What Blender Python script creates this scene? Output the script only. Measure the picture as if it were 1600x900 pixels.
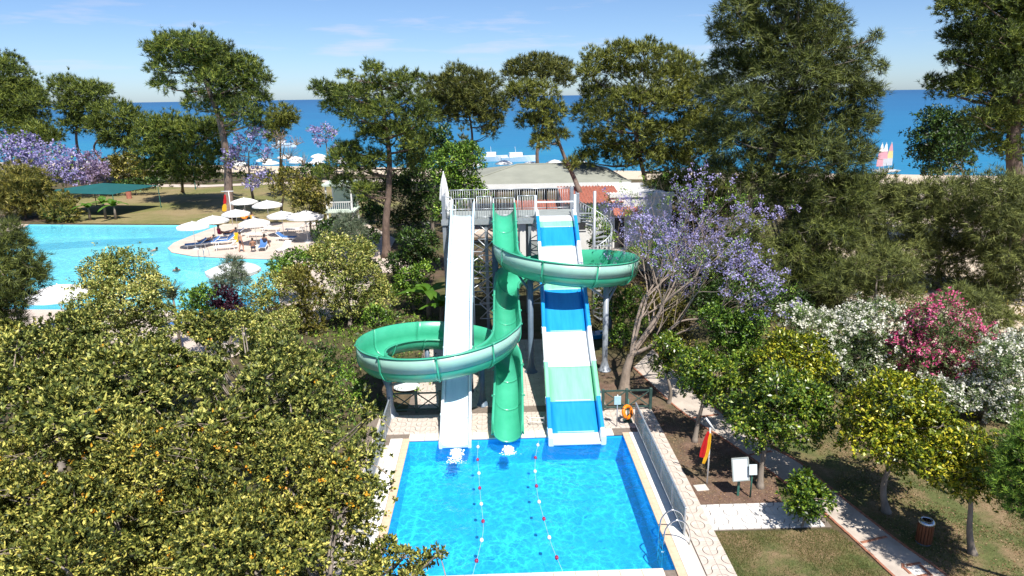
import bpy, bmesh, math, random
import numpy as np
from mathutils import Vector, Matrix, geometry

for o in list(bpy.data.objects):
    bpy.data.objects.remove(o)
S = bpy.context.scene
COL = S.collection
R = math.radians
RNG = np.random.default_rng(7)
random.seed(7)

# ------------------------------------------------------------------ camera
cam = bpy.data.cameras.new('camera')
cam.lens = 24.0
cam.sensor_width = 36.0
cam.clip_start = 0.1
cam.clip_end = 60000
camo = bpy.data.objects.new('camera', cam)
COL.objects.link(camo)
camo.matrix_world = (Matrix.Translation((0, 0, 12.5)) @ Matrix.Rotation(R(-1.5), 4, 'Z')
                     @ Matrix.Rotation(R(90 - 15.7), 4, 'X') @ Matrix.Rotation(R(-0.94), 4, 'Z'))
S.camera = camo

# ------------------------------------------------------------------ sky, sun, exposure
SUN_EL = 58.0
SUN_DIR = Vector((0.40, -1.0, 0)).normalized() * math.cos(R(SUN_EL)) + Vector((0, 0, math.sin(R(SUN_EL))))
w = bpy.data.worlds.new('World')
S.world = w
w.use_nodes = True
nt = w.node_tree
nt.nodes.clear()
wo = nt.nodes.new('ShaderNodeOutputWorld')
bg = nt.nodes.new('ShaderNodeBackground')
bg.inputs['Strength'].default_value = 0.104
sky = nt.nodes.new('ShaderNodeTexSky')
sky.sky_type = 'NISHITA'
sky.sun_disc = False
sky.sun_elevation = R(SUN_EL)
sky.sun_rotation = math.atan2(SUN_DIR.x, SUN_DIR.y)
sky.altitude = 0
sky.air_density = 0.68
sky.dust_density = 0.48
sky.ozone_density = 6.5
# thin streaks of cloud low over the sea
tc = nt.nodes.new('ShaderNodeTexCoord')
mp = nt.nodes.new('ShaderNodeMapping')
mp.inputs['Scale'].default_value = (3.2, 3.2, 26.0)
mp.inputs['Location'].default_value = (0.35, 0.1, 0.55)
nz = nt.nodes.new('ShaderNodeTexNoise')
nz.inputs['Scale'].default_value = 1.5
nz.inputs['Detail'].default_value = 7
nz.inputs['Roughness'].default_value = 0.58
rp = nt.nodes.new('ShaderNodeValToRGB')
rp.color_ramp.elements[0].position = 0.55
rp.color_ramp.elements[0].color = (0, 0, 0, 1)
rp.color_ramp.elements[1].position = 0.72
rp.color_ramp.elements[1].color = (0.5, 0.5, 0.5, 1)
sepx = nt.nodes.new('ShaderNodeSeparateXYZ')
band = nt.nodes.new('ShaderNodeValToRGB')
be = band.color_ramp.elements
be[0].position = 0.01; be[0].color = (0.25, 0.25, 0.25, 1)
be[1].position = 0.22; be[1].color = (0.10, 0.10, 0.10, 1)
e = be.new(0.085); e.color = (1, 1, 1, 1)
e = be.new(0.13); e.color = (0.35, 0.35, 0.35, 1)
mul = nt.nodes.new('ShaderNodeMath'); mul.operation = 'MULTIPLY'
mx = nt.nodes.new('ShaderNodeMixRGB')
mx.inputs['Color2'].default_value = (6.6, 5.9, 6.4, 1)
L = nt.links.new
L(tc.outputs['Generated'], mp.inputs['Vector'])
L(mp.outputs['Vector'], nz.inputs['Vector'])
L(nz.outputs['Fac'], rp.inputs['Fac'])
L(tc.outputs['Generated'], sepx.inputs['Vector'])
L(sepx.outputs['Z'], band.inputs['Fac'])
L(rp.outputs['Color'], mul.inputs[0])
L(band.outputs['Color'], mul.inputs[1])
L(mul.outputs[0], mx.inputs['Fac'])
L(sky.outputs['Color'], mx.inputs['Color1'])
L(mx.outputs['Color'], bg.inputs['Color'])
L(bg.outputs['Background'], wo.inputs['Surface'])

sun = bpy.data.lights.new('sun', 'SUN')
sun.energy = 5.0
sun.angle = R(0.53)
sun.color = (1.0, 0.955, 0.88)
suno = bpy.data.objects.new('sun', sun)
COL.objects.link(suno)
suno.rotation_euler = SUN_DIR.to_track_quat('Z', 'Y').to_euler()
suno.location = (10, -30, 60)

S.render.engine = 'CYCLES'
S.view_settings.view_transform = 'Standard'
S.view_settings.look = 'None'
S.view_settings.exposure = 0.52
S.view_settings.gamma = 1.0
S.view_settings.use_curve_mapping = False
S.cycles.max_bounces = 5
S.cycles.transparent_max_bounces = 6
S.cycles.caustics_reflective = False
S.cycles.caustics_refractive = False

# ------------------------------------------------------------------ materials
MATS = {}


def new_mat(name):
    m = bpy.data.materials.new(name)
    m.use_nodes = True
    t = m.node_tree
    t.nodes.clear()
    out = t.nodes.new('ShaderNodeOutputMaterial')
    MATS[name] = m
    return m, t, out


def mat(name, col, rough=0.6, var=0.15, scale=4.0, bump=0.0, bscale=30.0, metal=0.0, col2=None, spec=0.5, trans=0.0, detail=6, stretch=None, coat=0.0):
    """Principled surface with two octaves of colour noise and fine bump."""
    m, t, out = new_mat(name)
    N = t.nodes.new
    p = N('ShaderNodeBsdfPrincipled')
    p.inputs['Roughness'].default_value = rough
    p.inputs['Metallic'].default_value = metal
    p.inputs['Specular IOR Level'].default_value = spec
    p.inputs['Coat Weight'].default_value = coat
    tcn = N('ShaderNodeTexCoord')
    mpn = N('ShaderNodeMapping')
    if stretch:
        mpn.inputs['Scale'].default_value = stretch
    n1 = N('ShaderNodeTexNoise')
    n1.inputs['Scale'].default_value = scale
    n1.inputs['Detail'].default_value = detail
    n1.inputs['Roughness'].default_value = 0.62
    cr = N('ShaderNodeValToRGB')
    c = np.array(col[:3])
    c2 = np.array(col2[:3]) if col2 is not None else c * (1 + var)
    c1 = c * (1 - var) if col2 is None else c
    cr.color_ramp.elements[0].position = 0.33
    cr.color_ramp.elements[1].position = 0.68
    cr.color_ramp.elements[0].color = (*np.clip(c1, 0, 1), 1)
    cr.color_ramp.elements[1].color = (*np.clip(c2, 0, 1), 1)
    lk = t.links.new
    lk(tcn.outputs['Object'], mpn.inputs['Vector'])
    lk(mpn.outputs['Vector'], n1.inputs['Vector'])
    lk(n1.outputs['Fac'], cr.inputs['Fac'])
    lk(cr.outputs['Color'], p.inputs['Base Color'])
    if bump:
        n2 = N('ShaderNodeTexNoise')
        n2.inputs['Scale'].default_value = bscale
        n2.inputs['Detail'].default_value = 4
        lk(mpn.outputs['Vector'], n2.inputs['Vector'])
        b = N('ShaderNodeBump')
        b.inputs['Strength'].default_value = bump
        b.inputs['Distance'].default_value = 0.02
        lk(n2.outputs['Fac'], b.inputs['Height'])
        lk(b.outputs['Normal'], p.inputs['Normal'])
    if trans:
        tr = N('ShaderNodeBsdfTranslucent')
        lk(cr.outputs['Color'], tr.inputs['Color'])
        ms = N('ShaderNodeMixShader')
        ms.inputs['Fac'].default_value = trans
        lk(p.outputs[0], ms.inputs[1])
        lk(tr.outputs[0], ms.inputs[2])
        lk(ms.outputs[0], out.inputs['Surface'])
    else:
        lk(p.outputs[0], out.inputs['Surface'])
    return m


def ground_mat(name, cols, s1=0.35, s2=3.0, s3=40.0, rough=0.9, bump=0.4):
    """Three noise scales over four colours: patches, clods, grains."""
    m, t, out = new_mat(name)
    N = t.nodes.new
    lk = t.links.new
    p = N('ShaderNodeBsdfPrincipled')
    p.inputs['Roughness'].default_value = rough
    p.inputs['Specular IOR Level'].default_value = 0.2
    tcn = N('ShaderNodeTexCoord')
    ns = []
    for s in (s1, s2, s3):
        n = N('ShaderNodeTexNoise')
        n.inputs['Scale'].default_value = s
        n.inputs['Detail'].default_value = 8
        n.inputs['Roughness'].default_value = 0.65
        lk(tcn.outputs['Object'], n.inputs['Vector'])
        ns.append(n)

    def ramp(n, a, b, lo=.36, hi=.64):
        r = N('ShaderNodeValToRGB')
        r.color_ramp.elements[0].position = lo
        r.color_ramp.elements[1].position = hi
        r.color_ramp.elements[0].color = (*a, 1)
        r.color_ramp.elements[1].color = (*b, 1)
        lk(n.outputs['Fac'], r.inputs['Fac'])
        return r
    ra = ramp(ns[1], cols[0], cols[1])
    rb = ramp(ns[1], cols[2], cols[3])
    fm = ramp(ns[0], (0, 0, 0), (1, 1, 1), .42, .58)
    mxn = N('ShaderNodeMixRGB')
    lk(fm.outputs['Color'], mxn.inputs['Fac'])
    lk(ra.outputs['Color'], mxn.inputs['Color1'])
    lk(rb.outputs['Color'], mxn.inputs['Color2'])
    gr = ramp(ns[2], (.55, .55, .55), (1.35, 1.35, 1.35), .3, .7)
    m2 = N('ShaderNodeMixRGB')
    m2.blend_type = 'MULTIPLY'
    m2.inputs['Fac'].default_value = 1
    lk(mxn.outputs['Color'], m2.inputs['Color1'])
    lk(gr.outputs['Color'], m2.inputs['Color2'])
    lk(m2.outputs['Color'], p.inputs['Base Color'])
    b = N('ShaderNodeBump')
    b.inputs['Strength'].default_value = bump
    b.inputs['Distance'].default_value = 0.05
    lk(ns[2].outputs['Fac'], b.inputs['Height'])
    lk(b.outputs['Normal'], p.inputs['Normal'])
    lk(p.outputs[0], out.inputs['Surface'])
    return m


def leaf_mat(name, cols, trans=0.3, rough=0.5, patch=0.5, pscale=0.9, spec=0.35, dark=0.70):
    """cols: dark ... light; every leaf takes its own tone, boughs drift between tones."""
    m, t, out = new_mat(name)
    N = t.nodes.new
    lk = t.links.new
    geo = N('ShaderNodeNewGeometry')
    tcn = N('ShaderNodeTexCoord')
    n = N('ShaderNodeTexNoise')
    n.inputs['Scale'].default_value = pscale
    n.inputs['Detail'].default_value = 3
    lk(tcn.outputs['Object'], n.inputs['Vector'])
    sub = N('ShaderNodeMath'); sub.operation = 'MULTIPLY_ADD'
    sub.inputs[1].default_value = 2.4 * patch
    sub.inputs[2].default_value = -1.2 * patch
    lk(n.outputs['Fac'], sub.inputs[0])
    add = N('ShaderNodeMath'); add.operation = 'ADD'
    add.use_clamp = True
    lk(geo.outputs['Random Per Island'], add.inputs[0])
    lk(sub.outputs[0], add.inputs[1])
    cr = N('ShaderNodeValToRGB')
    el = cr.color_ramp.elements
    k = len(cols)
    el[0].color = (*cols[0], 1); el[0].position = 0
    el[1].color = (*cols[-1], 1); el[1].position = 1
    for i in range(1, k - 1):
        e2 = el.new((i / (k - 1)) ** dark)
        e2.color = (*cols[i], 1)
    lk(add.outputs[0], cr.inputs['Fac'])
    p = N('ShaderNodeBsdfPrincipled')
    p.inputs['Roughness'].default_value = rough
    p.inputs['Specular IOR Level'].default_value = spec
    lk(cr.outputs['Color'], p.inputs['Base Color'])
    tr = N('ShaderNodeBsdfTranslucent')
    hs = N('ShaderNodeHueSaturation')
    hs.inputs['Hue'].default_value = 0.485
    hs.inputs['Saturation'].default_value = 1.1
    hs.inputs['Value'].default_value = 1.2
    lk(cr.outputs['Color'], hs.inputs['Color'])
    lk(hs.outputs['Color'], tr.inputs['Color'])
    ms = N('ShaderNodeMixShader')
    ms.inputs['Fac'].default_value = trans
    lk(p.outputs[0], ms.inputs[1])
    lk(tr.outputs[0], ms.inputs[2])
    lk(ms.outputs[0], out.inputs['Surface'])
    return m


def water_mat(name, tint, scale=2.2, lo=0.62, bump=0.35, veil=0.0, vcol=(.2, .7, .85), hi=1.0):
    """Clear pool water: Fresnel reflection over a tinted see-through sheet with a net of caustic light painted into its tint."""
    m, t, out = new_mat(name)
    N = t.nodes.new
    lk = t.links.new
    tcn = N('ShaderNodeTexCoord')
    nd = N('ShaderNodeTexNoise')
    nd.inputs['Scale'].default_value = scale * 0.9
    nd.inputs['Detail'].default_value = 3
    lk(tcn.outputs['Object'], nd.inputs['Vector'])
    mixv = N('ShaderNodeMixRGB')
    mixv.blend_type = 'ADD'
    mixv.inputs['Fac'].default_value = 0.55
    lk(tcn.outputs['Object'], mixv.inputs['Color1'])
    lk(nd.outputs['Color'], mixv.inputs['Color2'])
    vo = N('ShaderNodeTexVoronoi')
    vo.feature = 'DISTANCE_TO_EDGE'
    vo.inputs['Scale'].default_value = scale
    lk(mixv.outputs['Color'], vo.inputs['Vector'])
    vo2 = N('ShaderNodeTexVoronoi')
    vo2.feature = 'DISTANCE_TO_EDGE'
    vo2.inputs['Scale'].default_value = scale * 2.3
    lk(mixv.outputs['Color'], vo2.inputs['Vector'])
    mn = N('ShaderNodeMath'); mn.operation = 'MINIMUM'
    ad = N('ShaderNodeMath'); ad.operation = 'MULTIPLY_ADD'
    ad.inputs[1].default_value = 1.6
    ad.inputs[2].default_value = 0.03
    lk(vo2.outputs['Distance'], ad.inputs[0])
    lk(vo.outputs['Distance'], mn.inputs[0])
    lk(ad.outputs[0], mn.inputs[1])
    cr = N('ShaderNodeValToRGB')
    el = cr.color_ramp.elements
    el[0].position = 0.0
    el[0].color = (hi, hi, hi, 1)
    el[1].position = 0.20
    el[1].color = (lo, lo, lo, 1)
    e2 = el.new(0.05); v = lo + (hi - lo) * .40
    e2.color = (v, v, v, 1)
    # the painted caustic light lines come and go in patches
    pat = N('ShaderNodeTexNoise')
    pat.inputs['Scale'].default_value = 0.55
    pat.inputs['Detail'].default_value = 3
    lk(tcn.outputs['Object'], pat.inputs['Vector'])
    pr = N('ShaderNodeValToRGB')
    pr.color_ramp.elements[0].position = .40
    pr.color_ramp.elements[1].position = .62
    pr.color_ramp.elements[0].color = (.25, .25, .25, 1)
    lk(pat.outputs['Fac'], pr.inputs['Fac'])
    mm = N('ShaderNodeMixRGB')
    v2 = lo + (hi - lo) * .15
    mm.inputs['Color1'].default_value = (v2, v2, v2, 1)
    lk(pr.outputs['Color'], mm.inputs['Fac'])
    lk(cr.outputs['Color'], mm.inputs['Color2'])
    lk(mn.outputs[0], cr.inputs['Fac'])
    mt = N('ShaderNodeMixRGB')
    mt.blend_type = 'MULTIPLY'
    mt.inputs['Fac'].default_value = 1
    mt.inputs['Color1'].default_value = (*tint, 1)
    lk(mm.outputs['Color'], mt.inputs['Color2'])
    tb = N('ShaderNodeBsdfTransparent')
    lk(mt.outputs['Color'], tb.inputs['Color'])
    nb = N('ShaderNodeTexNoise')
    nb.inputs['Scale'].default_value = scale * 2.2
    nb.inputs['Detail'].default_value = 4
    lk(tcn.outputs['Object'], nb.inputs['Vector'])
    bp = N('ShaderNodeBump')
    bp.inputs['Strength'].default_value = bump
    bp.inputs['Distance'].default_value = 0.12
    lk(nb.outputs['Fac'], bp.inputs['Height'])
    gl = N('ShaderNodeBsdfGlossy')
    gl.inputs['Roughness'].default_value = 0.04
    lk(bp.outputs['Normal'], gl.inputs['Normal'])
    fr = N('ShaderNodeFresnel')
    fr.inputs['IOR'].default_value = 1.33
    lk(bp.outputs['Normal'], fr.inputs['Normal'])
    ms = N('ShaderNodeMixShader')
    lk(fr.outputs[0], ms.inputs['Fac'])
    dv = N('ShaderNodeBsdfDiffuse')
    dv.inputs['Color'].default_value = (*vcol, 1)
    mv = N('ShaderNodeMixShader')
    mv.inputs['Fac'].default_value = veil              # light scattered back by the water itself
    lk(tb.outputs[0], mv.inputs[1])
    lk(dv.outputs[0], mv.inputs[2])
    lk(mv.outputs[0], ms.inputs[1])
    lk(gl.outputs[0], ms.inputs[2])
    lk(ms.outputs[0], out.inputs['Surface'])
    return m


def glass_mat(name, tint, refl=0.12):
    m, t, out = new_mat(name)
    N = t.nodes.new
    lk = t.links.new
    tb = N('ShaderNodeBsdfTransparent')
    tb.inputs['Color'].default_value = (*tint, 1)
    gl = N('ShaderNodeBsdfGlossy')
    gl.inputs['Roughness'].default_value = 0.03
    lw = N('ShaderNodeLayerWeight')
    lw.inputs['Blend'].default_value = 0.06
    ms = N('ShaderNodeMixShader')
    lk(lw.outputs['Fresnel'], ms.inputs['Fac'])
    lk(tb.outputs[0], ms.inputs[1])
    lk(gl.outputs[0], ms.inputs[2])
    df = N('ShaderNodeBsdfDiffuse')
    df.inputs['Color'].default_value = (.62, .64, .62, 1)
    m2 = N('ShaderNodeMixShader')
    m2.inputs['Fac'].default_value = .30            # lime film on the pane
    lk(ms.outputs[0], m2.inputs[1])
    lk(df.outputs[0], m2.inputs[2])
    lk(m2.outputs[0], out.inputs['Surface'])
    return m


mat('white_gel', (.74, .77, .79), .30, .04, 2.2, coat=.3, col2=(.82, .85, .87), stretch=(3, .35, .35))
mat('aqua_white', (.58, .73, .80), .28, .05, 2.2, coat=.3, col2=(.68, .82, .88), stretch=(3, .35, .35))
mat('pale_gel', (.62, .78, .86), .28, .05, 1.2, coat=.3)
mat('green_gel', (.05, .44, .26), .3, .10, .9, col2=(.08, .53, .33), coat=.4, trans=.12)
mat('mint_gel', (.19, .57, .34), .35, .06, 2.2, coat=.2, col2=(.26, .67, .43), stretch=(3, .35, .35))
mat('pale_green', (.36, .62, .52), .4, .08, 1.1, trans=.15, coat=.2)
mat('blue_gel', (.01, .25, .62), .3, .06, 2.2, coat=.3, col2=(.02, .33, .72), stretch=(3, .35, .35))
mat('teal_gel', (.03, .42, .50), .3, .06, 1.0, coat=.3)
mat('steel_grey', (.30, .33, .37), .45, .12, 3.0, metal=.2)
mat('steel_blue', (.10, .15, .21), .5, .15, 3.0)
mat('galvanised', (.52, .55, .58), .4, .12, 5.0, metal=.5)
mat('stainless', (.62, .63, .65), .18, .05, 5.0, metal=1.0)
mat('concrete', (.52, .48, .43), .85, .15, 2.0, bump=.25, bscale=60, col2=(.64, .59, .52))
mat('concrete_path', (.40, .34, .29), .9, .2, 1.3, bump=.3, bscale=60, col2=(.56, .49, .42))
mat('terracotta_brick', (.36, .15, .09), .9, .25, 9.0, bump=.4, bscale=70)
mat('travertine', (.66, .56, .44), .7, .12, 5.0, bump=.2, bscale=50, col2=(.80, .72, .62))
mat('peach_stone', (.62, .42, .28), .7, .1, 5.0, bump=.2, bscale=50, col2=(.70, .52, .37))
mat('white_stone', (.78, .75, .70), .7, .06, 3.0, bump=.15, bscale=50)
mat('paver', (.50, .42, .36), .85, .2, 2.2, bump=.35, bscale=60, col2=(.64, .56, .49))
mat('paver_white', (.60, .57, .54), .85, .12, 3.0, bump=.35, bscale=60, col2=(.74, .71, .67))
mat('joint', (.20, .16, .13), .95, .2, 8.0)
mat('pool_tile', (.02, .45, .90), .35, .10, .5, col2=(.03, .51, .93))
mat('pool_tile_pale', (.24, .80, .92), .35, .10, .15, col2=(.30, .84, .94))
mat('pool_tile_deep', (.01, .30, .62), .35, .10, .3)
mat('deck_pale', (.50, .41, .34), .85, .08, .8, bump=.2, bscale=40, col2=(.60, .51, .44))
mat('white_paint', (.80, .80, .78), .5, .05, 2.0)
mat('canvas', (.84, .84, .83), .85, .04, 3.0, trans=.18)
mat('pole_white', (.74, .74, .73), .4, .05, 3.0)
mat('blue_fabric', (.06, .17, .42), .85, .15, 8.0)
mat('navy_fabric', (.03, .06, .16), .85, .15, 8.0)
mat('fence_green', (.035, .075, .065), .6, .2, 6.0)
mat('post_green', (.04, .14, .11), .5, .15, 6.0)
mat('orange_plastic', (.86, .24, .012), .4, .06, 5.0)
mat('red_cloth', (.60, .012, .015), .8, .12, 6.0, trans=.25)
mat('yellow_cloth', (.85, .48, .02), .8, .1, 6.0, trans=.25)
mat('board_white', (.60, .66, .70), .35, .05, 2.0)
mat('sign_aqua', (.40, .60, .64), .4, .05, 2.0)
mat('wood_bin', (.17, .055, .02), .6, .3, 5.0, stretch=(6, 6, .6))
mat('bin_metal', (.55, .58, .62), .25, .05, 3.0, metal=.9)
mat('rope', (.72, .75, .76), .7, .05, 8.0)
mat('float_red', (.33, .02, .07), .45, .1, 8.0)
mat('float_white', (.82, .82, .82), .4, .05, 8.0)
mat('bark_pine', (.17, .12, .095), .95, .35, 5.0, bump=.7, bscale=14, stretch=(1, 1, .35))
mat('bark_grey', (.24, .20, .165), .95, .3, 5.0, bump=.5, bscale=18, stretch=(1, 1, .4))
mat('bark_jac', (.28, .22, .175), .95, .3, 5.0, bump=.5, bscale=18, stretch=(1, 1, .4))
mat('twig_bleached', (.30, .24, .185), .95, .3, 8.0)
mat('roof_grey', (.24, .25, .21), .85, .10, .6, bump=.2, bscale=20, col2=(.30, .31, .26))
mat('roof_red', (.34, .11, .075), .85, .25, 3.0, bump=.2, bscale=30, col2=(.48, .20, .14))
mat('wall_white', (.72, .71, .68), .9, .06, 1.5, bump=.1, bscale=40)
mat('wall_beige', (.50, .40, .29), .9, .12, 1.0, bump=.1, bscale=40)
mat('wall_mint', (.58, .68, .58), .8, .06, 2.0)
mat('dark_inside', (.03, .03, .032), .7, .2, 3.0)
mat('grey_panel', (.30, .33, .32), .7, .1, 2.0)
mat('canopy_green', (.006, .10, .105), .85, .12, .5, trans=.1)
mat('skin', (.48, .26, .17), .6, .1, 8.0)
mat('skin_tan', (.33, .165, .10), .6, .1, 8.0)
mat('hair_dark', (.02, .014, .010), .6, .2, 20.0)
mat('swim_dark', (.02, .025, .05), .7, .2, 10.0)
mat('swim_red', (.45, .02, .10), .7, .2, 10.0)
mat('foam', (.86, .90, .92), .6, .04, 8.0)
mat('sand', (.52, .42, .31), .95, .12, 1.0, bump=.3, bscale=10, col2=(.62, .52, .40))
mat('sail_pink', (.76, .42, .50), .6, .08, 2.0, trans=.3)
mat('sail_yellow', (.80, .70, .35), .6, .08, 2.0, trans=.3)
mat('sail_blue', (.62, .66, .72), .6, .08, 2.0, trans=.3)
ground_mat('dirt', [(.075, .055, .036), (.15, .105, .07), (.055, .062, .024), (.12, .115, .045)], .16, 1.3, 18)
ground_mat('bed_soil', [(.13, .08, .06), (.21, .135, .10), (.10, .085, .05), (.18, .13, .08)], .6, 2.6, 26)
ground_mat('dry_lawn', [(.15, .16, .05), (.21, .20, .075), (.26, .20, .10), (.30, .235, .125)], .09, .8, 9)
ground_mat('near_grass', [(.07, .09, .028), (.13, .14, .05), (.27, .19, .11), (.17, .13, .065)], .75, 3.2, 30)
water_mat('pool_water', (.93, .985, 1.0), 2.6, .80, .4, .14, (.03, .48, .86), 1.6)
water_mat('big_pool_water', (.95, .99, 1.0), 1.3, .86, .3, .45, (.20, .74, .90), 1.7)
glass_mat('panel_glass', (.86, .90, .90))

leaf_mat('lf_pine', [(0.0149, 0.0285, 0.0052), (0.0582, 0.0902, 0.0126), (0.1524, 0.2054, 0.0275), (0.2905, 0.324, 0.0479)], .10, .55, .45, .35)
leaf_mat('lf_pine_warm', [(0.0213, 0.0324, 0.0052), (0.085, 0.1078, 0.0152), (0.199, 0.2244, 0.0316), (0.3361, 0.3367, 0.0568)], .10, .55, .45, .4)
leaf_mat('lf_umbrella', [(0.0129, 0.0215, 0.0044), (0.056, 0.0726, 0.0123), (0.1343, 0.1498, 0.0236), (0.229, 0.2247, 0.0411)], .10, .55, .4, .4)
leaf_mat('lf_casuarina', [(0.0124, 0.0192, 0.0045), (0.0541, 0.0744, 0.014), (0.1278, 0.1581, 0.0281), (0.2348, 0.2598, 0.0547)], .10, .6, .4, .5)
leaf_mat('lf_scrub', [(0.028, 0.0377, 0.0086), (0.0926, 0.1138, 0.0265), (0.1961, 0.2244, 0.0554), (0.3083, 0.3292, 0.0897)], .10, .65, .35, .6)
leaf_mat('lf_dark', [(0.0058, 0.0157, 0.0034), (0.022, 0.0529, 0.0089), (0.059, 0.1203, 0.0186), (0.1202, 0.1976, 0.0322)], .10, .45, .4, .8)
leaf_mat('lf_bright', [(0.0228, 0.0572, 0.0078), (0.0795, 0.1663, 0.0204), (0.1934, 0.3324, 0.0409), (0.3534, 0.4877, 0.0644)], .10, .42, .4, .8)
leaf_mat('lf_citrus', [(0.0167, 0.0435, 0.0046), (0.0649, 0.1328, 0.0117), (0.1802, 0.2721, 0.0243), (0.3893, 0.4213, 0.0485)], .10, .35, .45, 1.1, .5)
leaf_mat('lf_citrus_yellow', [(0.0288, 0.057, 0.0043), (0.1271, 0.1804, 0.0109), (0.3344, 0.3629, 0.0227), (0.6465, 0.5702, 0.0454)], .10, .35, .5, 1.1, .5)
leaf_mat('lf_pitto', [(0.0259, 0.0418, 0.01), (0.1184, 0.1473, 0.0311), (0.3606, 0.3652, 0.0771), (0.7211, 0.628, 0.1474)], .10, .5, .42, 1.2, .3)
leaf_mat('lf_pitto_grey', [(0.0242, 0.0417, 0.0109), (0.1107, 0.147, 0.0342), (0.3369, 0.3645, 0.0848), (0.6737, 0.6268, 0.1622)], .10, .5, .42, 1.2, .3)
leaf_mat('lf_pale', [(0.0796, 0.1186, 0.025), (0.2218, 0.2697, 0.0582), (0.3856, 0.3906, 0.0915), (0.7403, 0.6695, 0.2196)], .14, .45, .45, .9)
leaf_mat('lf_golden', [(0.0316, 0.0385, 0.0063), (0.1103, 0.112, 0.0184), (0.2426, 0.2241, 0.0383), (0.3983, 0.3287, 0.0766)], .10, .5, .4, .9)
leaf_mat('lf_silver', [(.07, .10, .06), (.12, .16, .09), (.19, .23, .14), (.25, .28, .19)], .25, .6, .3, .9)
leaf_mat('lf_purple', [(.012, .006, .010), (.035, .010, .022), (.07, .018, .04), (.10, .03, .05)], .2, .4, .4, .9)
leaf_mat('lf_banana', [(.04, .12, .015), (.08, .19, .02), (.13, .25, .03), (.20, .28, .05)], .35, .4, .3, .9)
leaf_mat('lf_oleander', [(0.0588, 0.1078, 0.0353), (0.1176, 0.1862, 0.0588), (0.196, 0.2744, 0.098), (0.294, 0.3528, 0.1372)], .25, .5, .4, .9)
leaf_mat('fl_lilac', [(.24, .20, .42), (.33, .29, .54), (.42, .38, .64), (.54, .50, .74)], .3, .7, .3, .7, dark=1.0)
leaf_mat('fl_mauve', [(0.168, 0.114, 0.168), (0.264, 0.192, 0.288), (0.336, 0.252, 0.396), (0.408, 0.336, 0.552)], .25, .7, .4, .7, dark=1.0)
leaf_mat('fl_white', [(.60, .60, .46), (.76, .75, .62), (.82, .81, .72), (.85, .84, .78)], .25, .7, .2, 1, dark=1.0)
leaf_mat('fl_pink', [(.50, .03, .14), (.70, .07, .25), (.80, .18, .36), (.85, .40, .52)], .25, .7, .3, 1, dark=1.0)
leaf_mat('fruit_orange', [(.50, .20, .015), (.68, .32, .02), (.78, .42, .03), (.82, .55, .08)], .12, .45, .3, 1, dark=1.0)
leaf_mat('grass_blade', [(.05, .08, .018), (.10, .13, .03), (.17, .165, .05), (.26, .20, .09)], .25, .6, .5, 1.2, dark=1.0)
leaf_mat('litter', [(.12, .06, .03), (.22, .12, .06), (.34, .22, .12), (.42, .30, .18)], .05, .8, .2, 1, dark=1.0)


def sea_mat():
    m, t, out = new_mat('sea')
    N = t.nodes.new
    lk = t.links.new
    geo = N('ShaderNodeNewGeometry')
    sp = N('ShaderNodeSeparateXYZ')
    lk(geo.outputs['Position'], sp.inputs[0])
    # water over sand is turquoise, over the deep shelf blue
    off = N('ShaderNodeMath'); off.operation = 'MULTIPLY_ADD'
    off.inputs[1].default_value = .32
    lk(sp.outputs['X'], off.inputs[0])
    lk(sp.outputs['Y'], off.inputs[2])
    lg = N('ShaderNodeMath'); lg.operation = 'LOGARITHM'
    lg.inputs[1].default_value = 10
    lk(off.outputs[0], lg.inputs[0])
    n = N('ShaderNodeTexNoise')
    n.inputs['Scale'].default_value = 0.012
    n.inputs['Detail'].default_value = 4
    mpn = N('ShaderNodeMapping')
    mpn.inputs['Scale'].default_value = (.12, 1, 1)
    lk(geo.outputs['Position'], mpn.inputs['Vector'])
    lk(mpn.outputs['Vector'], n.inputs['Vector'])
    ad = N('ShaderNodeMath'); ad.operation = 'MULTIPLY_ADD'
    ad.inputs[1].default_value = .75
    lk(n.outputs['Fac'], ad.inputs[0])
    lk(lg.outputs[0], ad.inputs[2])
    mr = N('ShaderNodeMapRange')
    mr.inputs['From Min'].default_value = 2.42
    mr.inputs['From Max'].default_value = 4.1
    lk(ad.outputs[0], mr.inputs['Value'])
    cr = N('ShaderNodeValToRGB')
    el = cr.color_ramp.elements
    el[0].position = 0; el[0].color = (.02, .24, .36, 1)
    el[1].position = 1; el[1].color = (.008, .085, .22, 1)
    e2 = el.new(.16); e2.color = (.008, .17, .34, 1)
    e2 = el.new(.5); e2.color = (.008, .12, .28, 1)
    lk(mr.outputs[0], cr.inputs['Fac'])
    p = N('ShaderNodeBsdfPrincipled')
    p.inputs['Roughness'].default_value = .35
    p.inputs['Specular IOR Level'].default_value = .18
    lk(cr.outputs['Color'], p.inputs['Base Color'])
    nb = N('ShaderNodeTexNoise')
    nb.inputs['Scale'].default_value = .35
    nb.inputs['Detail'].default_value = 6
    mp2 = N('ShaderNodeMapping')
    mp2.inputs['Scale'].default_value = (.4, 1, 1)
    lk(geo.outputs['Position'], mp2.inputs['Vector'])
    lk(mp2.outputs['Vector'], nb.inputs['Vector'])
    bp = N('ShaderNodeBump')
    bp.inputs['Strength'].default_value = .6
    bp.inputs['Distance'].default_value = .5
    lk(nb.outputs['Fac'], bp.inputs['Height'])
    lk(bp.outputs['Normal'], p.inputs['Normal'])
    lk(p.outputs[0], out.inputs['Surface'])


sea_mat()


# ------------------------------------------------------------------ object helpers
def link(name, me, m=None, parent=None, loc=None, rz=0.0):
    o = bpy.data.objects.new(name, me)
    COL.objects.link(o)
    if m is not None and me is not None and len(me.materials) == 0:
        me.materials.append(MATS[m])
    if parent is not None:
        o.parent = parent
    if loc is not None:
        o.location = loc
    if rz:
        o.rotation_euler = (0, 0, rz)
    return o


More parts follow.
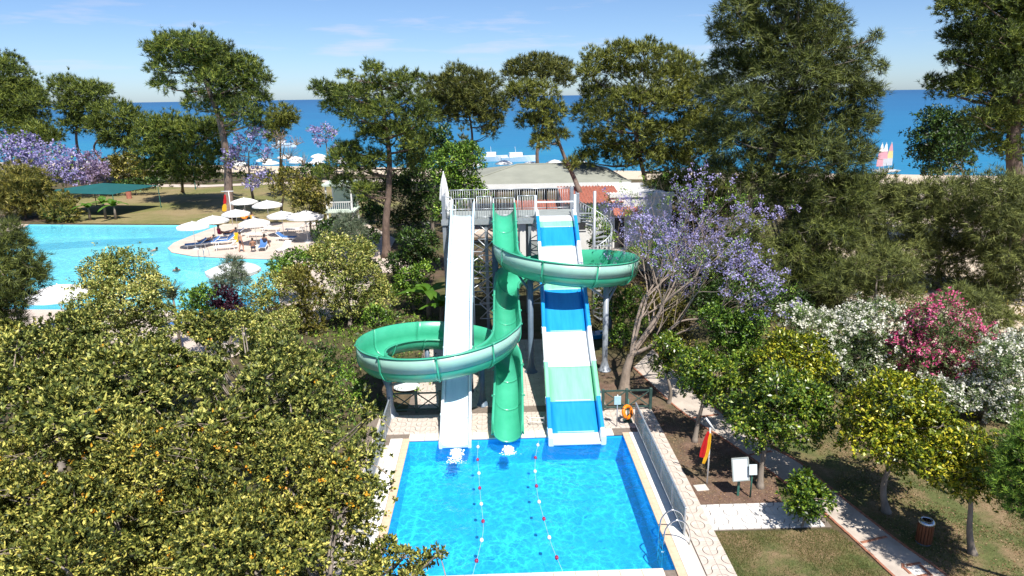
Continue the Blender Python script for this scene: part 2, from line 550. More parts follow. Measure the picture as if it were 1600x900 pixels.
def tag(o, label=None, cat=None, group=None, kind=None):
    if label: o['label'] = label
    if cat: o['category'] = cat
    if group: o['group'] = group
    if kind: o['kind'] = kind
    return o


def thing(name, label, cat, loc=(0, 0, 0), rz=0.0, group=None):
    o = link(name, None, loc=loc, rz=rz)
    o.empty_display_size = .2
    return tag(o, label, cat, group)


def copy_tree(o, parent=None):
    c = o.copy()
    COL.objects.link(c)
    c.parent = parent
    for ch in [x for x in KIDS.get(o.name, [])]:
        pass
    for ch in list(o.children):
        copy_tree(ch, c)
    return c


KIDS = {}


def mesh_arr(name, V, F, smooth=False):
    V = np.ascontiguousarray(V, dtype=np.float32)
    F = np.ascontiguousarray(F, dtype=np.int32)
    me = bpy.data.meshes.new(name)
    k = F.shape[1]
    me.vertices.add(len(V))
    me.vertices.foreach_set('co', V.ravel())
    me.loops.add(F.size)
    me.loops.foreach_set('vertex_index', F.ravel())
    me.polygons.add(len(F))
    me.polygons.foreach_set('loop_start', np.arange(0, F.size, k, dtype=np.int32))
    if smooth:
        me.polygons.foreach_set('use_smooth', np.ones(len(F), dtype=bool))
    me.update(calc_edges=True)
    return me


class MB:
    """Collects shapes; build() links them as one mesh object."""

    def __init__(s):
        s.v = []; s.f = []; s.m = []; s.cur = 0

    def add(s, vs, fs):
        n = len(s.v)
        s.v.extend([tuple(map(float, p)) for p in vs])
        s.f.extend([tuple(i + n for i in f) for f in fs])
        s.m.extend([s.cur] * len(fs))
        return s

    def box(s, cx, cy, cz, sx, sy, sz, rz=0.0, bev=0.0):
        c, sn = math.cos(rz), math.sin(rz)
        hx, hy, hz = sx / 2, sy / 2, sz / 2
        if bev:
            b = min(bev, hx * .8, hy * .8, hz * .8)
            vs = []
            for z, i in ((-hz, b), (-hz + b, 0), (hz - b, 0), (hz, b)):
                for x, y in ((-hx + i, -hy + i), (hx - i, -hy + i), (hx - i, hy - i), (-hx + i, hy - i)):
                    vs.append((cx + x * c - y * sn, cy + x * sn + y * c, cz + z))
            fs = [(3, 2, 1, 0), (12, 13, 14, 15)]
            for r in range(3):
                for k in range(4):
                    a = r * 4 + k; b2 = r * 4 + (k + 1) % 4
                    fs.append((a, b2, b2 + 4, a + 4))
            return s.add(vs, fs)
        vs = []
        for z in (-hz, hz):
            for x, y in ((-hx, -hy), (hx, -hy), (hx, hy), (-hx, hy)):
                vs.append((cx + x * c - y * sn, cy + x * sn + y * c, cz + z))
        return s.add(vs, [(3, 2, 1, 0), (4, 5, 6, 7), (0, 1, 5, 4), (1, 2, 6, 5), (2, 3, 7, 6), (3, 0, 4, 7)])

    def tube(s, pts, rad, n=8, cap=True):
        P = np.array(pts, float)
        k = len(P)
        r = np.full(k, rad, float) if np.isscalar(rad) else np.array(rad, float)
        T = np.gradient(P, axis=0) if k > 2 else np.repeat((P[1:] - P[:1]), 2, 0)
        T /= np.linalg.norm(T, axis=1)[:, None] + 1e-9
        ref = np.array([0, 0, 1.]) if abs(T[0][2]) < .9 else np.array([1., 0, 0])
        u = np.cross(T[0], ref); u /= np.linalg.norm(u)
        vs = []
        a = np.arange(n) * 2 * math.pi / n
        for i in range(k):
            u = u - T[i] * np.dot(u, T[i])
            u /= np.linalg.norm(u) + 1e-9
            w2 = np.cross(T[i], u)
            ring = P[i] + r[i] * (np.cos(a)[:, None] * u + np.sin(a)[:, None] * w2)
            vs.extend(ring.tolist())
        fs = []
        for i in range(k - 1):
            for j in range(n):
                j2 = (j + 1) % n
                fs.append((i * n + j, i * n + j2, (i + 1) * n + j2, (i + 1) * n + j))
        if cap:
            fs.append(tuple(range(n - 1, -1, -1)))
            fs.append(tuple((k - 1) * n + j for j in range(n)))
        return s.add(vs, fs)

    def lathe(s, prof, n=16, c=(0, 0, 0), cap=True):
        vs = []
        for r, z in prof:
            for j in range(n):
                a = 2 * math.pi * j / n
                vs.append((c[0] + r * math.cos(a), c[1] + r * math.sin(a), c[2] + z))
        fs = []
        for i in range(len(prof) - 1):
            for j in range(n):
                j2 = (j + 1) % n
                fs.append((i * n + j, i * n + j2, (i + 1) * n + j2, (i + 1) * n + j))
        if cap:
            fs.append(tuple(range(n - 1, -1, -1)))
            fs.append(tuple((len(prof) - 1) * n + j for j in range(n)))
        return s.add(vs, fs)

    def torus(s, c, R0, r0, n=24, k=8, M=None):
        vs = []; fs = []
        for i in range(n):
            a = 2 * math.pi * i / n
            for j in range(k):
                b = 2 * math.pi * j / k
                p = Vector(((R0 + r0 * math.cos(b)) * math.cos(a), (R0 + r0 * math.cos(b)) * math.sin(a), r0 * math.sin(b)))
                if M is not None: p = M @ p
                vs.append((p.x + c[0], p.y + c[1], p.z + c[2]))
        for i in range(n):
            for j in range(k):
                i2, j2 = (i + 1) % n, (j + 1) % k
                fs.append((i * k + j, i2 * k + j, i2 * k + j2, i * k + j2))
        return s.add(vs, fs)

    def prism(s, poly, z0, z1):
        n = len(poly)
        vs = [(x, y, z0) for x, y in poly] + [(x, y, z1) for x, y in poly]
        fs = [tuple(range(n - 1, -1, -1)), tuple(range(n, 2 * n))]
        for i in range(n):
            j = (i + 1) % n
            fs.append((i, j, n + j, n + i))
        return s.add(vs, fs)

    def ball(s, c, r, n=10, sq=(1, 1, 1)):
        k = n // 2 + 1
        vs = []
        for i in range(1, k):
            th = math.pi * i / k
            for j in range(n):
                a = 2 * math.pi * j / n
                vs.append((c[0] + r * sq[0] * math.sin(th) * math.cos(a), c[1] + r * sq[1] * math.sin(th) * math.sin(a), c[2] + r * sq[2] * math.cos(th)))
        vs.append((c[0], c[1], c[2] + r * sq[2])); vs.append((c[0], c[1], c[2] - r * sq[2]))
        top = len(vs) - 2; bot = len(vs) - 1
        fs = []
        for i in range(k - 2):
            for j in range(n):
                j2 = (j + 1) % n
                fs.append((i * n + j, (i + 1) * n + j, (i + 1) * n + j2, i * n + j2))
        for j in range(n):
            j2 = (j + 1) % n
            fs.append((top, j, j2)); fs.append((bot, (k - 2) * n + j2, (k - 2) * n + j))
        return s.add(vs, fs)

    def mesh(s, name='m', smooth=False):
        me = bpy.data.meshes.new(name)
        me.from_pydata(s.v, [], s.f)
        me.update()
        if smooth:
            me.polygons.foreach_set('use_smooth', [True] * len(me.polygons))
        return me

    def build(s, name, m, parent=None, smooth=False, loc=None, rz=0.0, mats=None):
        me = s.mesh(name, smooth)
        if mats:
            for x in mats: me.materials.append(MATS[x])
            me.polygons.foreach_set('material_index', s.m)
        return link(name, me, m, parent, loc, rz)


def fill_poly(name, outer, holes, z, m, parent=None):
    polys = [[Vector((x, y, 0)) for x, y in outer]] + [[Vector((x, y, 0)) for x, y in h] for h in holes]
    tris = geometry.tessellate_polygon(polys)
    flat = [p for pl in polys for p in pl]
    V = [(p.x, p.y, z) for p in flat]
    F = []
    for a, b, c in tris:
        pa, pb, pc = flat[a], flat[b], flat[c]
        cr = (pb.x - pa.x) * (pc.y - pa.y) - (pb.y - pa.y) * (pc.x - pa.x)
        F.append((a, b, c) if cr > 0 else (a, c, b))
    me = bpy.data.meshes.new(name)
    me.from_pydata(V, [], F)
    me.update()
    return link(name, me, m, parent)


def catmull(pts, n=8):
    P = [np.array(p, float) for p in pts]
    P = [2 * P[0] - P[1]] + P + [2 * P[-1] - P[-2]]
    out = []
    for i in range(1, len(P) - 2):
        for k in range(n):
            t = k / n
            out.append(.5 * ((2 * P[i]) + (-P[i - 1] + P[i + 1]) * t + (2 * P[i - 1] - 5 * P[i] + 4 * P[i + 1] - P[i + 2]) * t * t + (-P[i - 1] + 3 * P[i] - 3 * P[i + 1] + P[i + 2]) * t ** 3))
    out.append(P[-2])
    return np.array(out)

# ================================================================== THE SETTING
POOL = (-3.38, 4.76, 15.7, 23.38)          # landing pool x0 x1 y0 y1
px0, px1, py0, py1 = POOL
LP = [(px0, py0), (px1, py0), (px1, py1), (px0, py1)]
MP = [(-50, 74.3), (-47.5, 66), (-43, 56), (-36.5, 48), (-31, 42.2), (-26, 41.7), (-21, 41.3), (-15.5, 38.5), (-13.7, 42), (-15.6, 47.6),
      (-16.5, 53.1), (-17.6, 54.6), (-21.7, 55.4), (-25.2, 56.5), (-27.7, 58.2), (-28.9, 60.1), (-29.4, 62.5), (-29.2, 65.5), (-28.7, 69.8), (-28.4, 71.3), (-38, 72.6)]


def shore(x):
    return 133 - .32 * max(-150, min(120, x))


outer = [(-420, -70), (420, -70), (420, shore(420) - 22), (120, shore(120) - 22), (-150, shore(-150) - 22), (-420, shore(-420) - 22)]
tag(fill_poly('ground', outer, [LP, MP], 0.0, 'dirt'), kind='structure')
# beach: sloping sheet down under the sea
bv = []; bf = []
xs = [-420, -150, -60, 20, 120, 420]
for i, x in enumerate(xs):
    bv += [(x, shore(x) - 22, 0.0), (x, shore(x) - 6, -.35), (x, shore(x) + 4, -1.5), (x, shore(x) + 60, -6)]
for i in range(len(xs) - 1):
    for k in range(3):
        a = i * 4 + k
        bf.append((a, a + 4, a + 5, a + 1))
b = MB(); b.add(bv, bf)
tag(b.build('beach', 'sand'), kind='structure')
b = MB(); b.add([(-40000, 82, -1.2), (40000, 82, -1.2), (40000, 45000, -1.2), (-40000, 45000, -1.2)], [(0, 1, 2, 3)])
tag(b.build('sea', 'sea'), kind='structure')
# a band of sand drifts inland on the right behind the scrub
tag(fill_poly('sand_track', [(22, 26), (34, 30), (60, 52), (90, 70), (110, 73), (110, 96), (60, 92), (30, 60), (20, 36)], [], .006, 'sand'), kind='structure')

tag(fill_poly('lawn', [(-47, 74.9), (-38, 73.2), (-28.4, 71.9), (-16, 72.5), (-11, 84), (-24, 108), (-44, 104), (-56, 108), (-62, 92)], [], .012, 'dry_lawn'), kind='structure')
tag(fill_poly('garden_path', [(-62, 108.5), (-44, 104.5), (-24, 108.5), (-10, 106), (-10, 109), (-24, 111.5), (-44, 107.5), (-62, 112)], [], .02, 'deck_pale'), kind='structure')
tag(fill_poly('pool_terrace', [(-28.4, 71.9), (-28.4, 71.3), (-28.7, 69.8), (-29.2, 65.5), (-29.4, 62.5), (-28.9, 60.1), (-27.7, 58.2), (-25.2, 56.5), (-21.7, 55.4), (-17.6, 54.6), (-16.5, 53.1),
                       (-15.6, 47.6), (-13.7, 42), (-15.5, 38.5), (-12, 36), (-8.5, 40), (-9, 62), (-14, 72.2)], [], .024, 'deck_pale'), kind='structure')
tag(fill_poly('near_terrace', [(-31, 42.2), (-26, 41.7), (-21, 41.3), (-15.5, 38.5), (-12, 36), (-14, 31), (-26, 31), (-38, 37), (-42, 46), (-36.5, 48)], [], .02, 'deck_pale'), kind='structure')
tag(fill_poly('bank_terrace', [(-60, 77), (-50, 74.3), (-47.5, 66), (-43, 56), (-50, 54), (-60, 66)], [], .02, 'deck_pale'), kind='structure')
tag(fill_poly('plaza', [(-13, 50.5), (-6.3, 49), (-5.5, 53), (-12, 56)], [], .02, 'deck_pale'), kind='structure')
tag(fill_poly('soil_bed', [(6.22, 18.7), (8.9, 18.6), (9.3, 20.2), (8.4, 22.9), (7.35, 25.5), (6.6, 29.5), (4.4, 29.5), (4.2, 25.7), (6.22, 25.7)], [], .008, 'bed_soil'), kind='structure')
tag(fill_poly('orchard_soil', [(10.75, 19.1), (11.3, 16.6), (12.1, 13), (24, 13), (26, 24), (16, 30), (9, 32), (8.7, 26.6), (9.85, 22.6), (10.6, 21)], [], .008, 'near_grass'), kind='structure')
GRASS = [(6.25, 17.28), (9.9, 17.2), (10.38, 15.2), (10.65, 13), (6.2, 13)]
tag(fill_poly('grass_plot', GRASS, [], .012, 'near_grass'), kind='structure')


def basin(name, poly, depth, m, zt=-.02):
    n = len(poly)
    area = sum(poly[i][0] * poly[(i + 1) % n][1] - poly[(i + 1) % n][0] * poly[i][1] for i in range(n))
    if area < 0: poly = poly[::-1]
    o = fill_poly(name, poly, [], -depth, m)
    me = o.data
    bm = bmesh.new(); bm.from_mesh(me)
    for i in range(n):
        a = poly[i]; c = poly[(i + 1) % n]
        vs = [bm.verts.new((a[0], a[1], -depth)), bm.verts.new((c[0], c[1], -depth)), bm.verts.new((c[0], c[1], zt)), bm.verts.new((a[0], a[1], zt))]
        bm.faces.new(vs[::-1])
    bm.to_mesh(me); bm.free()
    return tag(o, kind='structure')


basin('landing_pool_basin', LP, 1.05, 'pool_tile')
basin('main_pool_basin', MP, 1.3, 'pool_tile_pale')
tag(fill_poly('deep_end_floor', [(-49.5, 68.5), (-46, 70), (-41, 71.3), (-35.2, 72.1), (-31.5, 71.6), (-34.5, 69.2), (-39.5, 68.2), (-44.5, 66.2), (-46.3, 62.4), (-47.6, 66.2)], [], -1.295, 'pool_tile_deep'), kind='structure')
tag(fill_poly('deep_step_floor', [(-35, 47.5), (-30, 48), (-24, 46.2), (-17, 47.2), (-14.8, 43.8), (-16, 39.5), (-21, 41.6), (-30.5, 42.6)], [], -1.294, 'pool_tile'), kind='structure')
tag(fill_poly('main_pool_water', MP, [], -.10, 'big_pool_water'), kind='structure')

# water of the landing pool: a rippled sheet, waves run out from the foot of the wide slide
NX, NY = 130, 124
gx, gy = np.meshgrid(np.linspace(px0, px1, NX), np.linspace(py0, py1, NY))
z = np.zeros_like(gx)
for k in range(26):
    a = RNG.uniform(0, 6.28); wl = RNG.uniform(.35, 1.5); ph = RNG.uniform(0, 6.28)
    z += .004 * wl * np.sin((gx * math.cos(a) + gy * math.sin(a)) * 6.28 / wl + ph)
for cx, cy, am, dec in ((3.0, 23.9, .022, 2.6), (-1.6, 23.0, .012, 1.2), (.35, 23.0, .010, 1.2)):
    d = np.hypot(gx - cx, gy - cy)
    z += am * np.exp(-d / dec) * np.sin(d * 6.28 / .42)
V = np.stack([gx.ravel(), gy.ravel(), (-.12 + z).ravel()], 1)
ii = (np.arange(NY - 1)[:, None] * NX + np.arange(NX - 1)[None]).ravel()
F = np.stack([ii, ii + 1, ii + NX + 1, ii + NX], 1)
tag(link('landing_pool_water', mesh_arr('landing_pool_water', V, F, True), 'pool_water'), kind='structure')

# ---- kerb of the pool: single coping stones on a bed
surround = MB()
for x0, x1, y0, y1 in ((-5.2, px0 - .02, 13.2, 25.9), (px1 + .02, 6.22, 13.2, 25.9), (px0 - .02, px1 + .02, py1 + .02, 25.9), (px0 - .02, px1 + .02, 13.2, py0 - .02)):
    surround.box((x0 + x1) / 2, (y0 + y1) / 2, -.06, x1 - x0, y1 - y0, .14)
surround = tag(surround.build('pool_surround', 'joint'), kind='structure')


def stone_row(name, m, x0, y0, dx, dy, n, wx, wy, top, th=.06):
    b = MB(); b.box(0, 0, 0, wx, wy, th, bev=.008)
    me = b.mesh(name)
    me.materials.append(MATS[m])
    for i in range(n):
        o = link(name, me, None, surround, (x0 + dx * i, y0 + dy * i, top - th / 2 + random.uniform(-.002, .002)))
        o.rotation_euler = (random.uniform(-.004, .004), random.uniform(-.004, .004), 0)


L_ = .60
ny = int((25.2 - 13.3) / L_)
stone_row('edge_stone', 'peach_stone', px1 + .10, 13.6, 0, L_, 17, .25, L_ - .008, .062)
stone_row('coping_stone', 'white_stone', px1 + .10 + .315, 13.6, 0, L_, 17, .37, L_ - .008, .070)
stone_row('edge_stone', 'peach_stone', px0 - .10, 13.6, 0, L_, 17, .25, L_ - .008, .062)
stone_row('coping_stone', 'white_stone', px0 - .10 - .365, 13.6, 0, L_, 17, .46, L_ - .008, .070)
stone_row('edge_stone', 'travertine', px0 + .28, py1 + .10, L_, 0, 13, L_ - .008, .25, .062)
stone_row('edge_stone', 'travertine', px0 + .28, py1 + .36, L_, 0, 13, L_ - .008, .26, .060)
stone_row('edge_stone', 'travertine', px0 + .28, py0 - .14, L_, 0, 13, L_ - .008, .30, .062)
stone_row('channel_slab', 'concrete', px0 - .82, 13.6, 0, .9, 11, .22, .892, .045)
stone_row('channel_slab', 'concrete', px1 + .66, 13.6, 0, .9, 11, .12, .892, .045)

# ---- curved-joint pavers
TS = .40


def paver_mesh(s, flip, g=.022, h=.03):
    hs = s / 2 - .004
    b = MB()
    q = lambda a: (math.cos(a), math.sin(a))

    def corner(cx, cy, a0):
        poly = [(cx, cy)] + [(cx + (s / 2 - g / 2) * q(a0 + i * math.pi / 12)[0], cy + (s / 2 - g / 2) * q(a0 + i * math.pi / 12)[1]) for i in range(7)]
        b.prism(poly, 0, h)
    corner(-hs, -hs, 0); corner(hs, hs, math.pi)
    r2 = s / 2 + g / 2
    A = [(-hs + r2 * q(i * math.pi / 12)[0], -hs + r2 * q(i * math.pi / 12)[1]) for i in range(7)]
    B = [(hs + r2 * q(math.pi + i * math.pi / 12)[0], hs + r2 * q(math.pi + i * math.pi / 12)[1]) for i in range(7)]
    poly = [(hs, -hs)] + A[::1] + [(-hs, hs)] + B
    # band between the arcs
    poly = A + [(-hs, hs)] + B + [(hs, -hs)]
    b.prism(poly, 0, h)
    if flip:
        b.v = [(-y, x, z) for x, y, z in b.v]
    return b


def pavers(name, m, parent, cells, ztop, single=True, ts=TS):
    ms = []
    for fl in (0, 1):
        me = paver_mesh(ts, fl).mesh(name)
        me.materials.append(MATS[m])
        ms.append(me)
    if single:
        for x, y, rz in cells:
            o = link(name, ms[random.random() < .5], None, parent, (x, y, ztop - .03 + random.uniform(-.003, .003)), rz)
    else:
        V = []; Fs = []
        acc = MB()
        src = [paver_mesh(ts, 0), paver_mesh(ts, 1)]
        for x, y, rz in cells:
            sb = src[random.random() < .5]
            dz = ztop - .03 + random.uniform(-.003, .003)
            acc.add([(vx + x, vy + y, vz + dz) for vx, vy, vz in sb.v], sb.f)
        tag(acc.build(name, m, parent), kind='stuff')


cells = []
for j in range(29):
    for i in range(2):
        cells.append((px1 + .72 + .03 + TS * (i + .5), 14.0 + TS * (j + .5), 0))
for j in range(29):
    cells.append((-4.64 - TS * .5 + .25, 14.0 + TS * (j + .5), 0))
for j in range(4):
    for i in range(25):
        if px0 - 1.25 + TS * (i + .5) > px1 + .7: continue
        cells.append((px0 - 1.25 + TS * (i + .5), py1 + .51 + TS * (j + .5), 0))
pavers('paver', 'paver', surround, cells, .050)
b = MB(); b.box(.4, 30.1, -.04, 8.3, 8.4, .10)
plaza2 = tag(b.build('slide_court', 'joint'), kind='structure')
cells = [(-3.5 + TS * (i + .5), 26.1 + TS * (j + .5), 0) for i in range(20) for j in range(20)]
pavers('paver', 'paver', plaza2, cells, .045, False)
# white cross path
b = MB(); b.box(8.05, 17.97, -.02, 3.62, 1.27, .06)
wp = tag(b.build('white_path', 'joint'), kind='structure')
t2 = .425
cells = [(6.26 + t2 * (i + .5), 17.35 + t2 * (j + .5), 0) for i in range(8) for j in range(3)]
pavers('paver', 'paver_white', wp, cells, .045, True, t2)

# ---- concrete path with brick edging
PL = [(6.49, 29.95), (7.42, 25.42), (8.5, 22.64), (9.4, 20.0), (9.95, 18.1), (10.44, 15.16), (10.7, 12.5)]
PR = [(7.97, 32.4), (8.7, 26.56), (9.77, 22.58), (10.5, 21.0), (10.85, 19.1), (11.4, 16.62), (11.86, 15.09), (12.3, 12.5)]
cl = catmull([(x, y, 0) for x, y in PL], 6); crr = catmull([(x, y, 0) for x, y in PR], 6)
path = tag(fill_poly('brick_edged_path', [(p[0], p[1]) for p in cl] + [(p[0], p[1]) for p in crr[::-1]], [], .02, 'concrete_path'), kind='structure')
b = MB(); b.box(0, 0, 0, .215, .075, .07, bev=.008)
brick = b.mesh('brick'); brick.materials.append(MATS['terracotta_brick'])


def brick_run(P, step=.228):
    seg = np.linalg.norm(np.diff(P[:, :2], axis=0), axis=1)
    s = np.concatenate([[0], np.cumsum(seg)])
    t = .1
    while t < s[-1] - .1:
        x = np.interp(t, s, P[:, 0]); y = np.interp(t, s, P[:, 1])
        x2 = np.interp(t + .05, s, P[:, 0]); y2 = np.interp(t + .05, s, P[:, 1])
        o = link('brick', brick, None, path, (x, y, .012 + random.uniform(-.006, .006)), math.atan2(y2 - y, x2 - x) + random.uniform(-.05, .05))
        t += step


brick_run(cl); brick_run(crr)
for ya in (16.55, 18.95, 21.6, 24.6):
    xa = np.interp(-ya, -cl[:, 1], cl[:, 0]); xb = np.interp(-ya - .25, -crr[:, 1], crr[:, 0])
    brick_run(np.array([[xa + .1, ya, 0], [xb - .1, ya + .25, 0]]), .228)
# square inset with a pale middle
sq = np.array([[10.95, 15.05, 0], [11.45, 15.15, 0], [11.4, 15.6, 0], [10.9, 15.5, 0], [10.95, 15.05, 0]])
brick_run(sq, .225)
b = MB(); b.box(11.17, 15.32, .015, .36, .34, .03, .2, bev=.005)
b.build('inset_slab', 'white_stone', path)
b = MB(); b.box(6.62, 19.62, .015, .42, .34, .05, .1, bev=.01)
tag(b.build('stepping_slab', 'concrete'), kind='structure')


# ---- grass blades, leaf litter
def in_poly(P, poly):
    x, y = P[:, 0], P[:, 1]
    ins = np.zeros(len(P), bool)
    j = len(poly) - 1
    for i in range(len(poly)):
        xi, yi = poly[i]; xj, yj = poly[j]
        c = ((yi > y) != (yj > y)) & (x < (xj - xi) * (y - yi) / (yj - yi + 1e-12) + xi)
        ins ^= c
        j = i
    return ins


def blades_on(name, poly, dens, h, wd, m, label, cat, zb=.012, flat=False):
    P = np.array(poly)
    lo, hi = P.min(0), P.max(0)
    n = int(dens * (hi - lo).prod())
    Q = RNG.uniform(lo, hi, (n, 2))
    keep = in_poly(Q, poly)
    nz2 = np.sin(Q[:, 0] * 2.1 + 1.3 * np.sin(Q[:, 1] * 1.7)) + np.sin(Q[:, 1] * 2.7 + 1.1 * np.sin(Q[:, 0] * 3.1)) + RNG.normal(0, .8, n)
    keep &= nz2 > -.7
    Q = Q[keep]; n = len(Q)
    a = RNG.uniform(0, 6.28, n); hh = h * RNG.uniform(.5, 1.3, n)
    side = np.stack([np.cos(a), np.sin(a), np.zeros(n)], 1) * (wd * RNG.uniform(.6, 1.3, n))[:, None]
    B = np.stack([Q[:, 0], Q[:, 1], np.full(n, zb)], 1)
    if flat:
        a2 = a + RNG.uniform(.8, 2.2, n)
        tip = B + np.stack([np.cos(a2) * wd * 1.5, np.sin(a2) * wd * 1.5, RNG.uniform(0, h, n)], 1)
        B[:, 2] += RNG.uniform(.002, h, n)
    else:
        tip = B + np.stack([RNG.normal(0, .5, n) * hh, RNG.normal(0, .5, n) * hh, hh], 1)
    V = np.stack([B - side, B + side, tip], 1).reshape(-1, 3)
    F = np.arange(3 * n).reshape(-1, 3)
    tag(link(name, mesh_arr(name, V, F), m), label, cat, kind='stuff')


blades_on('grass', GRASS, 2600, .045, .007, 'grass_blade', 'short patchy grass beside the white paved path', 'grass')
blades_on('grass', [(12.0, 13), (20, 13), (20, 22), (12, 24), (11, 19.5)], 420, .06, .012, 'grass_blade', 'thin dry grass under the citrus trees', 'grass', .01)
blades_on('leaf_litter', [(6.3, 18.8), (9.0, 18.7), (9.2, 20.2), (8.3, 22.9), (7.3, 25.4), (6.3, 25.6)], 130, .02, .025, 'litter', 'dry fallen leaves on the brown soil bed', 'leaves', .01, True)
blades_on('leaf_litter', [(11.2, 17), (12.2, 13), (20, 13), (20, 25), (10.9, 21)], 70, .02, .03, 'litter', 'pale fallen leaves under the citrus trees', 'leaves', .01, True)

# ================================================================== WATER SLIDES
def frames(P):
    T = np.gradient(P, axis=0)
    T /= np.linalg.norm(T, axis=1)[:, None]
    Rt = np.cross(T, np.array([0, 0, 1.]))
    Rt /= np.linalg.norm(Rt, axis=1)[:, None]
    U = np.cross(Rt, T)
    return T, Rt, U


def resample(P, step):
    s = np.concatenate([[0], np.cumsum(np.linalg.norm(np.diff(P, axis=0), axis=1))])
    n = max(2, int(round(s[-1] / step)) + 1)
    t = np.linspace(0, s[-1], n)
    return np.stack([np.interp(t, s, P[:, k]) for k in range(3)], 1), t


def sweep(P, Rt, U, prof_at, closed=True):
    """prof_at(i) -> list of (u, v); returns MB skin along P."""
    b = MB()
    vs = []
    for i in range(len(P)):
        pr = prof_at(i)
        n = len(pr)
        for u, v in pr:
            vs.append(P[i] + Rt[i] * u + U[i] * v)
    fs = []
    for i in range(len(P) - 1):
        for j in range(n if closed else n - 1):
            j2 = (j + 1) % n
            fs.append((i * n + j, (i + 1) * n + j, (i + 1) * n + j2, i * n + j2))
    if closed:
        fs.append(tuple(range(n)))
        fs.append(tuple((len(P) - 1) * n + j for j in range(n - 1, -1, -1)))
    b.add(vs, fs)
    return b


def post(name, x, y, top, parent, r=.13, m='steel_grey', arms=()):
    b = MB()
    b.lathe([(r * 2.4, 0), (r * 2.4, .05), (r * 1.9, .06), (r * 1.15, .42), (r, .55), (r, top)], 14)
    o = b.build(name, m, parent, True, (x, y, 0))
    for (x2, y2, z2, zs) in arms:
        a = MB(); a.tube([(x, y, zs), (x2, y2, z2)], .055, 8)
        a.build('support_arm', m, parent, True)
    return o


# ---------------- green double-helix slide
C1 = (3.44, 31.9); R1 = 2.87
C2 = (-2.37, 27.2); R2 = 2.86
ctl = [(.59, 36.25, 6.32), (.59, 35.8, 6.30), (.585, 35.2, 6.08), (.58, 34.0, 5.58), (.575, 33.0, 5.20)]
ctl += [(C1[0] + R1 * math.cos(R(180 + a)), C1[1] + R1 * math.sin(R(180 + a)), 4.86 - 1.95 * a / 360) for a in range(0, 361, 15)]
ctl += [(.53, 30.6, 2.80), (.51, 29.2, 2.70), (.50, 28.2, 2.62)]
ctl += [(C2[0] + R2 * math.cos(R(-a)), C2[1] + R2 * math.sin(R(-a)), 2.52 - 1.78 * a / 360) for a in range(0, 361, 15)]
ctl += [(.47, 26.0, .52), (.44, 25.0, .38), (.40, 24.1, .25), (.37, 23.5, .16), (.36, 23.0, .06)]
GP, gs = resample(catmull(ctl, 6), .12)
gT, gR, gU = frames(GP)
hd = np.unwrap(np.arctan2(gT[:, 1], gT[:, 0]))
curv = np.gradient(hd, gs)
ker = np.ones(15) / 15
cs = np.convolve(np.pad(curv, 7, 'edge'), ker, 'valid') / .36          # +1 full left turn, -1 full right turn
hr = .20 + np.clip(cs, 0, 1) * .42 - np.clip(-cs, 0, 1) * .10
hl = .20 + np.clip(-cs, 0, 1) * .42 - np.clip(cs, 0, 1) * .10
lead = np.clip((gs[-1] - gs) / 1.4, 0, 1)
hr = hr * lead - .12 * (1 - lead); hl = hl * lead - .12 * (1 - lead)
gr_ = .52


def green_prof(i, grow=0.0, th=.035):
    r = gr_
    inn = [(-r, r + hl[i])] + [(r * math.cos(a), r + r * math.sin(a)) for a in np.linspace(math.pi, 2 * math.pi, 13)] + [(r, r + hr[i])]
    ro = r + th + grow
    out = [(r + .09 + grow, r + hr[i]), (r + .09 + grow, r + hr[i] - .05), (ro, r + hr[i] - .06)]
    out += [(ro * math.cos(a), r + ro * math.sin(a)) for a in np.linspace(2 * math.pi, math.pi, 13)]
    out += [(-ro, r + hl[i] - .06), (-r - .09 - grow, r + hl[i] - .05), (-r - .09 - grow, r + hl[i])]
    return (inn + out)[::-1]


gs_root = thing('spiral_slide', 'green spiral tube-like trough slide looping round both straight slides', 'water slide', (.5, 30, 0))
NSEC = 25
edges = np.linspace(0, len(GP) - 1, NSEC + 1).astype(int)


def shift(b, root):
    l = root.location
    b.v = [(x - l.x, y - l.y, z - l.z) for x, y, z in b.v]
    return b


for k in range(NSEC):
    i0, i1 = edges[k], edges[k + 1]
    sl = slice(i0, i1 + 1)
    Pk = GP[sl].copy()
    if k < NSEC - 1: Pk[-1] = GP[i1] - gT[i1] * .008
    b = sweep(Pk, gR[sl], gU[sl], lambda i: green_prof(i + i0))
    o = shift(b, gs_root).build('trough_section', 'green_gel', gs_root, True)
    # bolted flange at the joint
    if 0 < k:
        Pf = np.array([GP[i0] - gT[i0] * .035, GP[i0] + gT[i0] * .035])
        n = len(green_prof(i0))
        half = 15
        def fl(i, q=i0):
            p = green_prof(q, .05)[0:19]
            p2 = green_prof(q, .004)[0:19]
            return p + p2[::-1]
        b = sweep(Pf, np.array([gR[i0]] * 2), np.array([gU[i0]] * 2), fl)
        shift(b, gs_root).build('joint_flange', 'green_gel', o)
    # pale raised outer wall on the bends
    mid = (i0 + i1) // 2
    for sgn, hh in ((1, hr), (-1, hl)):
        if hh[mid] > .30:
            def sp(i, s=sgn, h=hh, q=i0):
                t = i + q
                z0 = gr_ - .02; z1 = gr_ + h[t] - .065
                a = gr_ + .04; c = gr_ + .062
                return [(s * a, z0), (s * c, z0), (s * c, z1), (s * a, z1)]
            sl2 = slice(i0, i1 + 1)
            b = sweep(GP[sl2], gR[sl2], gU[sl2], sp)
            shift(b, gs_root).build('side_wall', 'pale_green', o, True)
p0 = gs_root.location


def gpost(x, y, top, arms, m='steel_grey', r=.13):
    post('support_post', x - p0.x, y - p0.y, top, gs_root, r, m, [(a - p0.x, c - p0.y, z1, z2) for a, c, z1, z2 in arms])


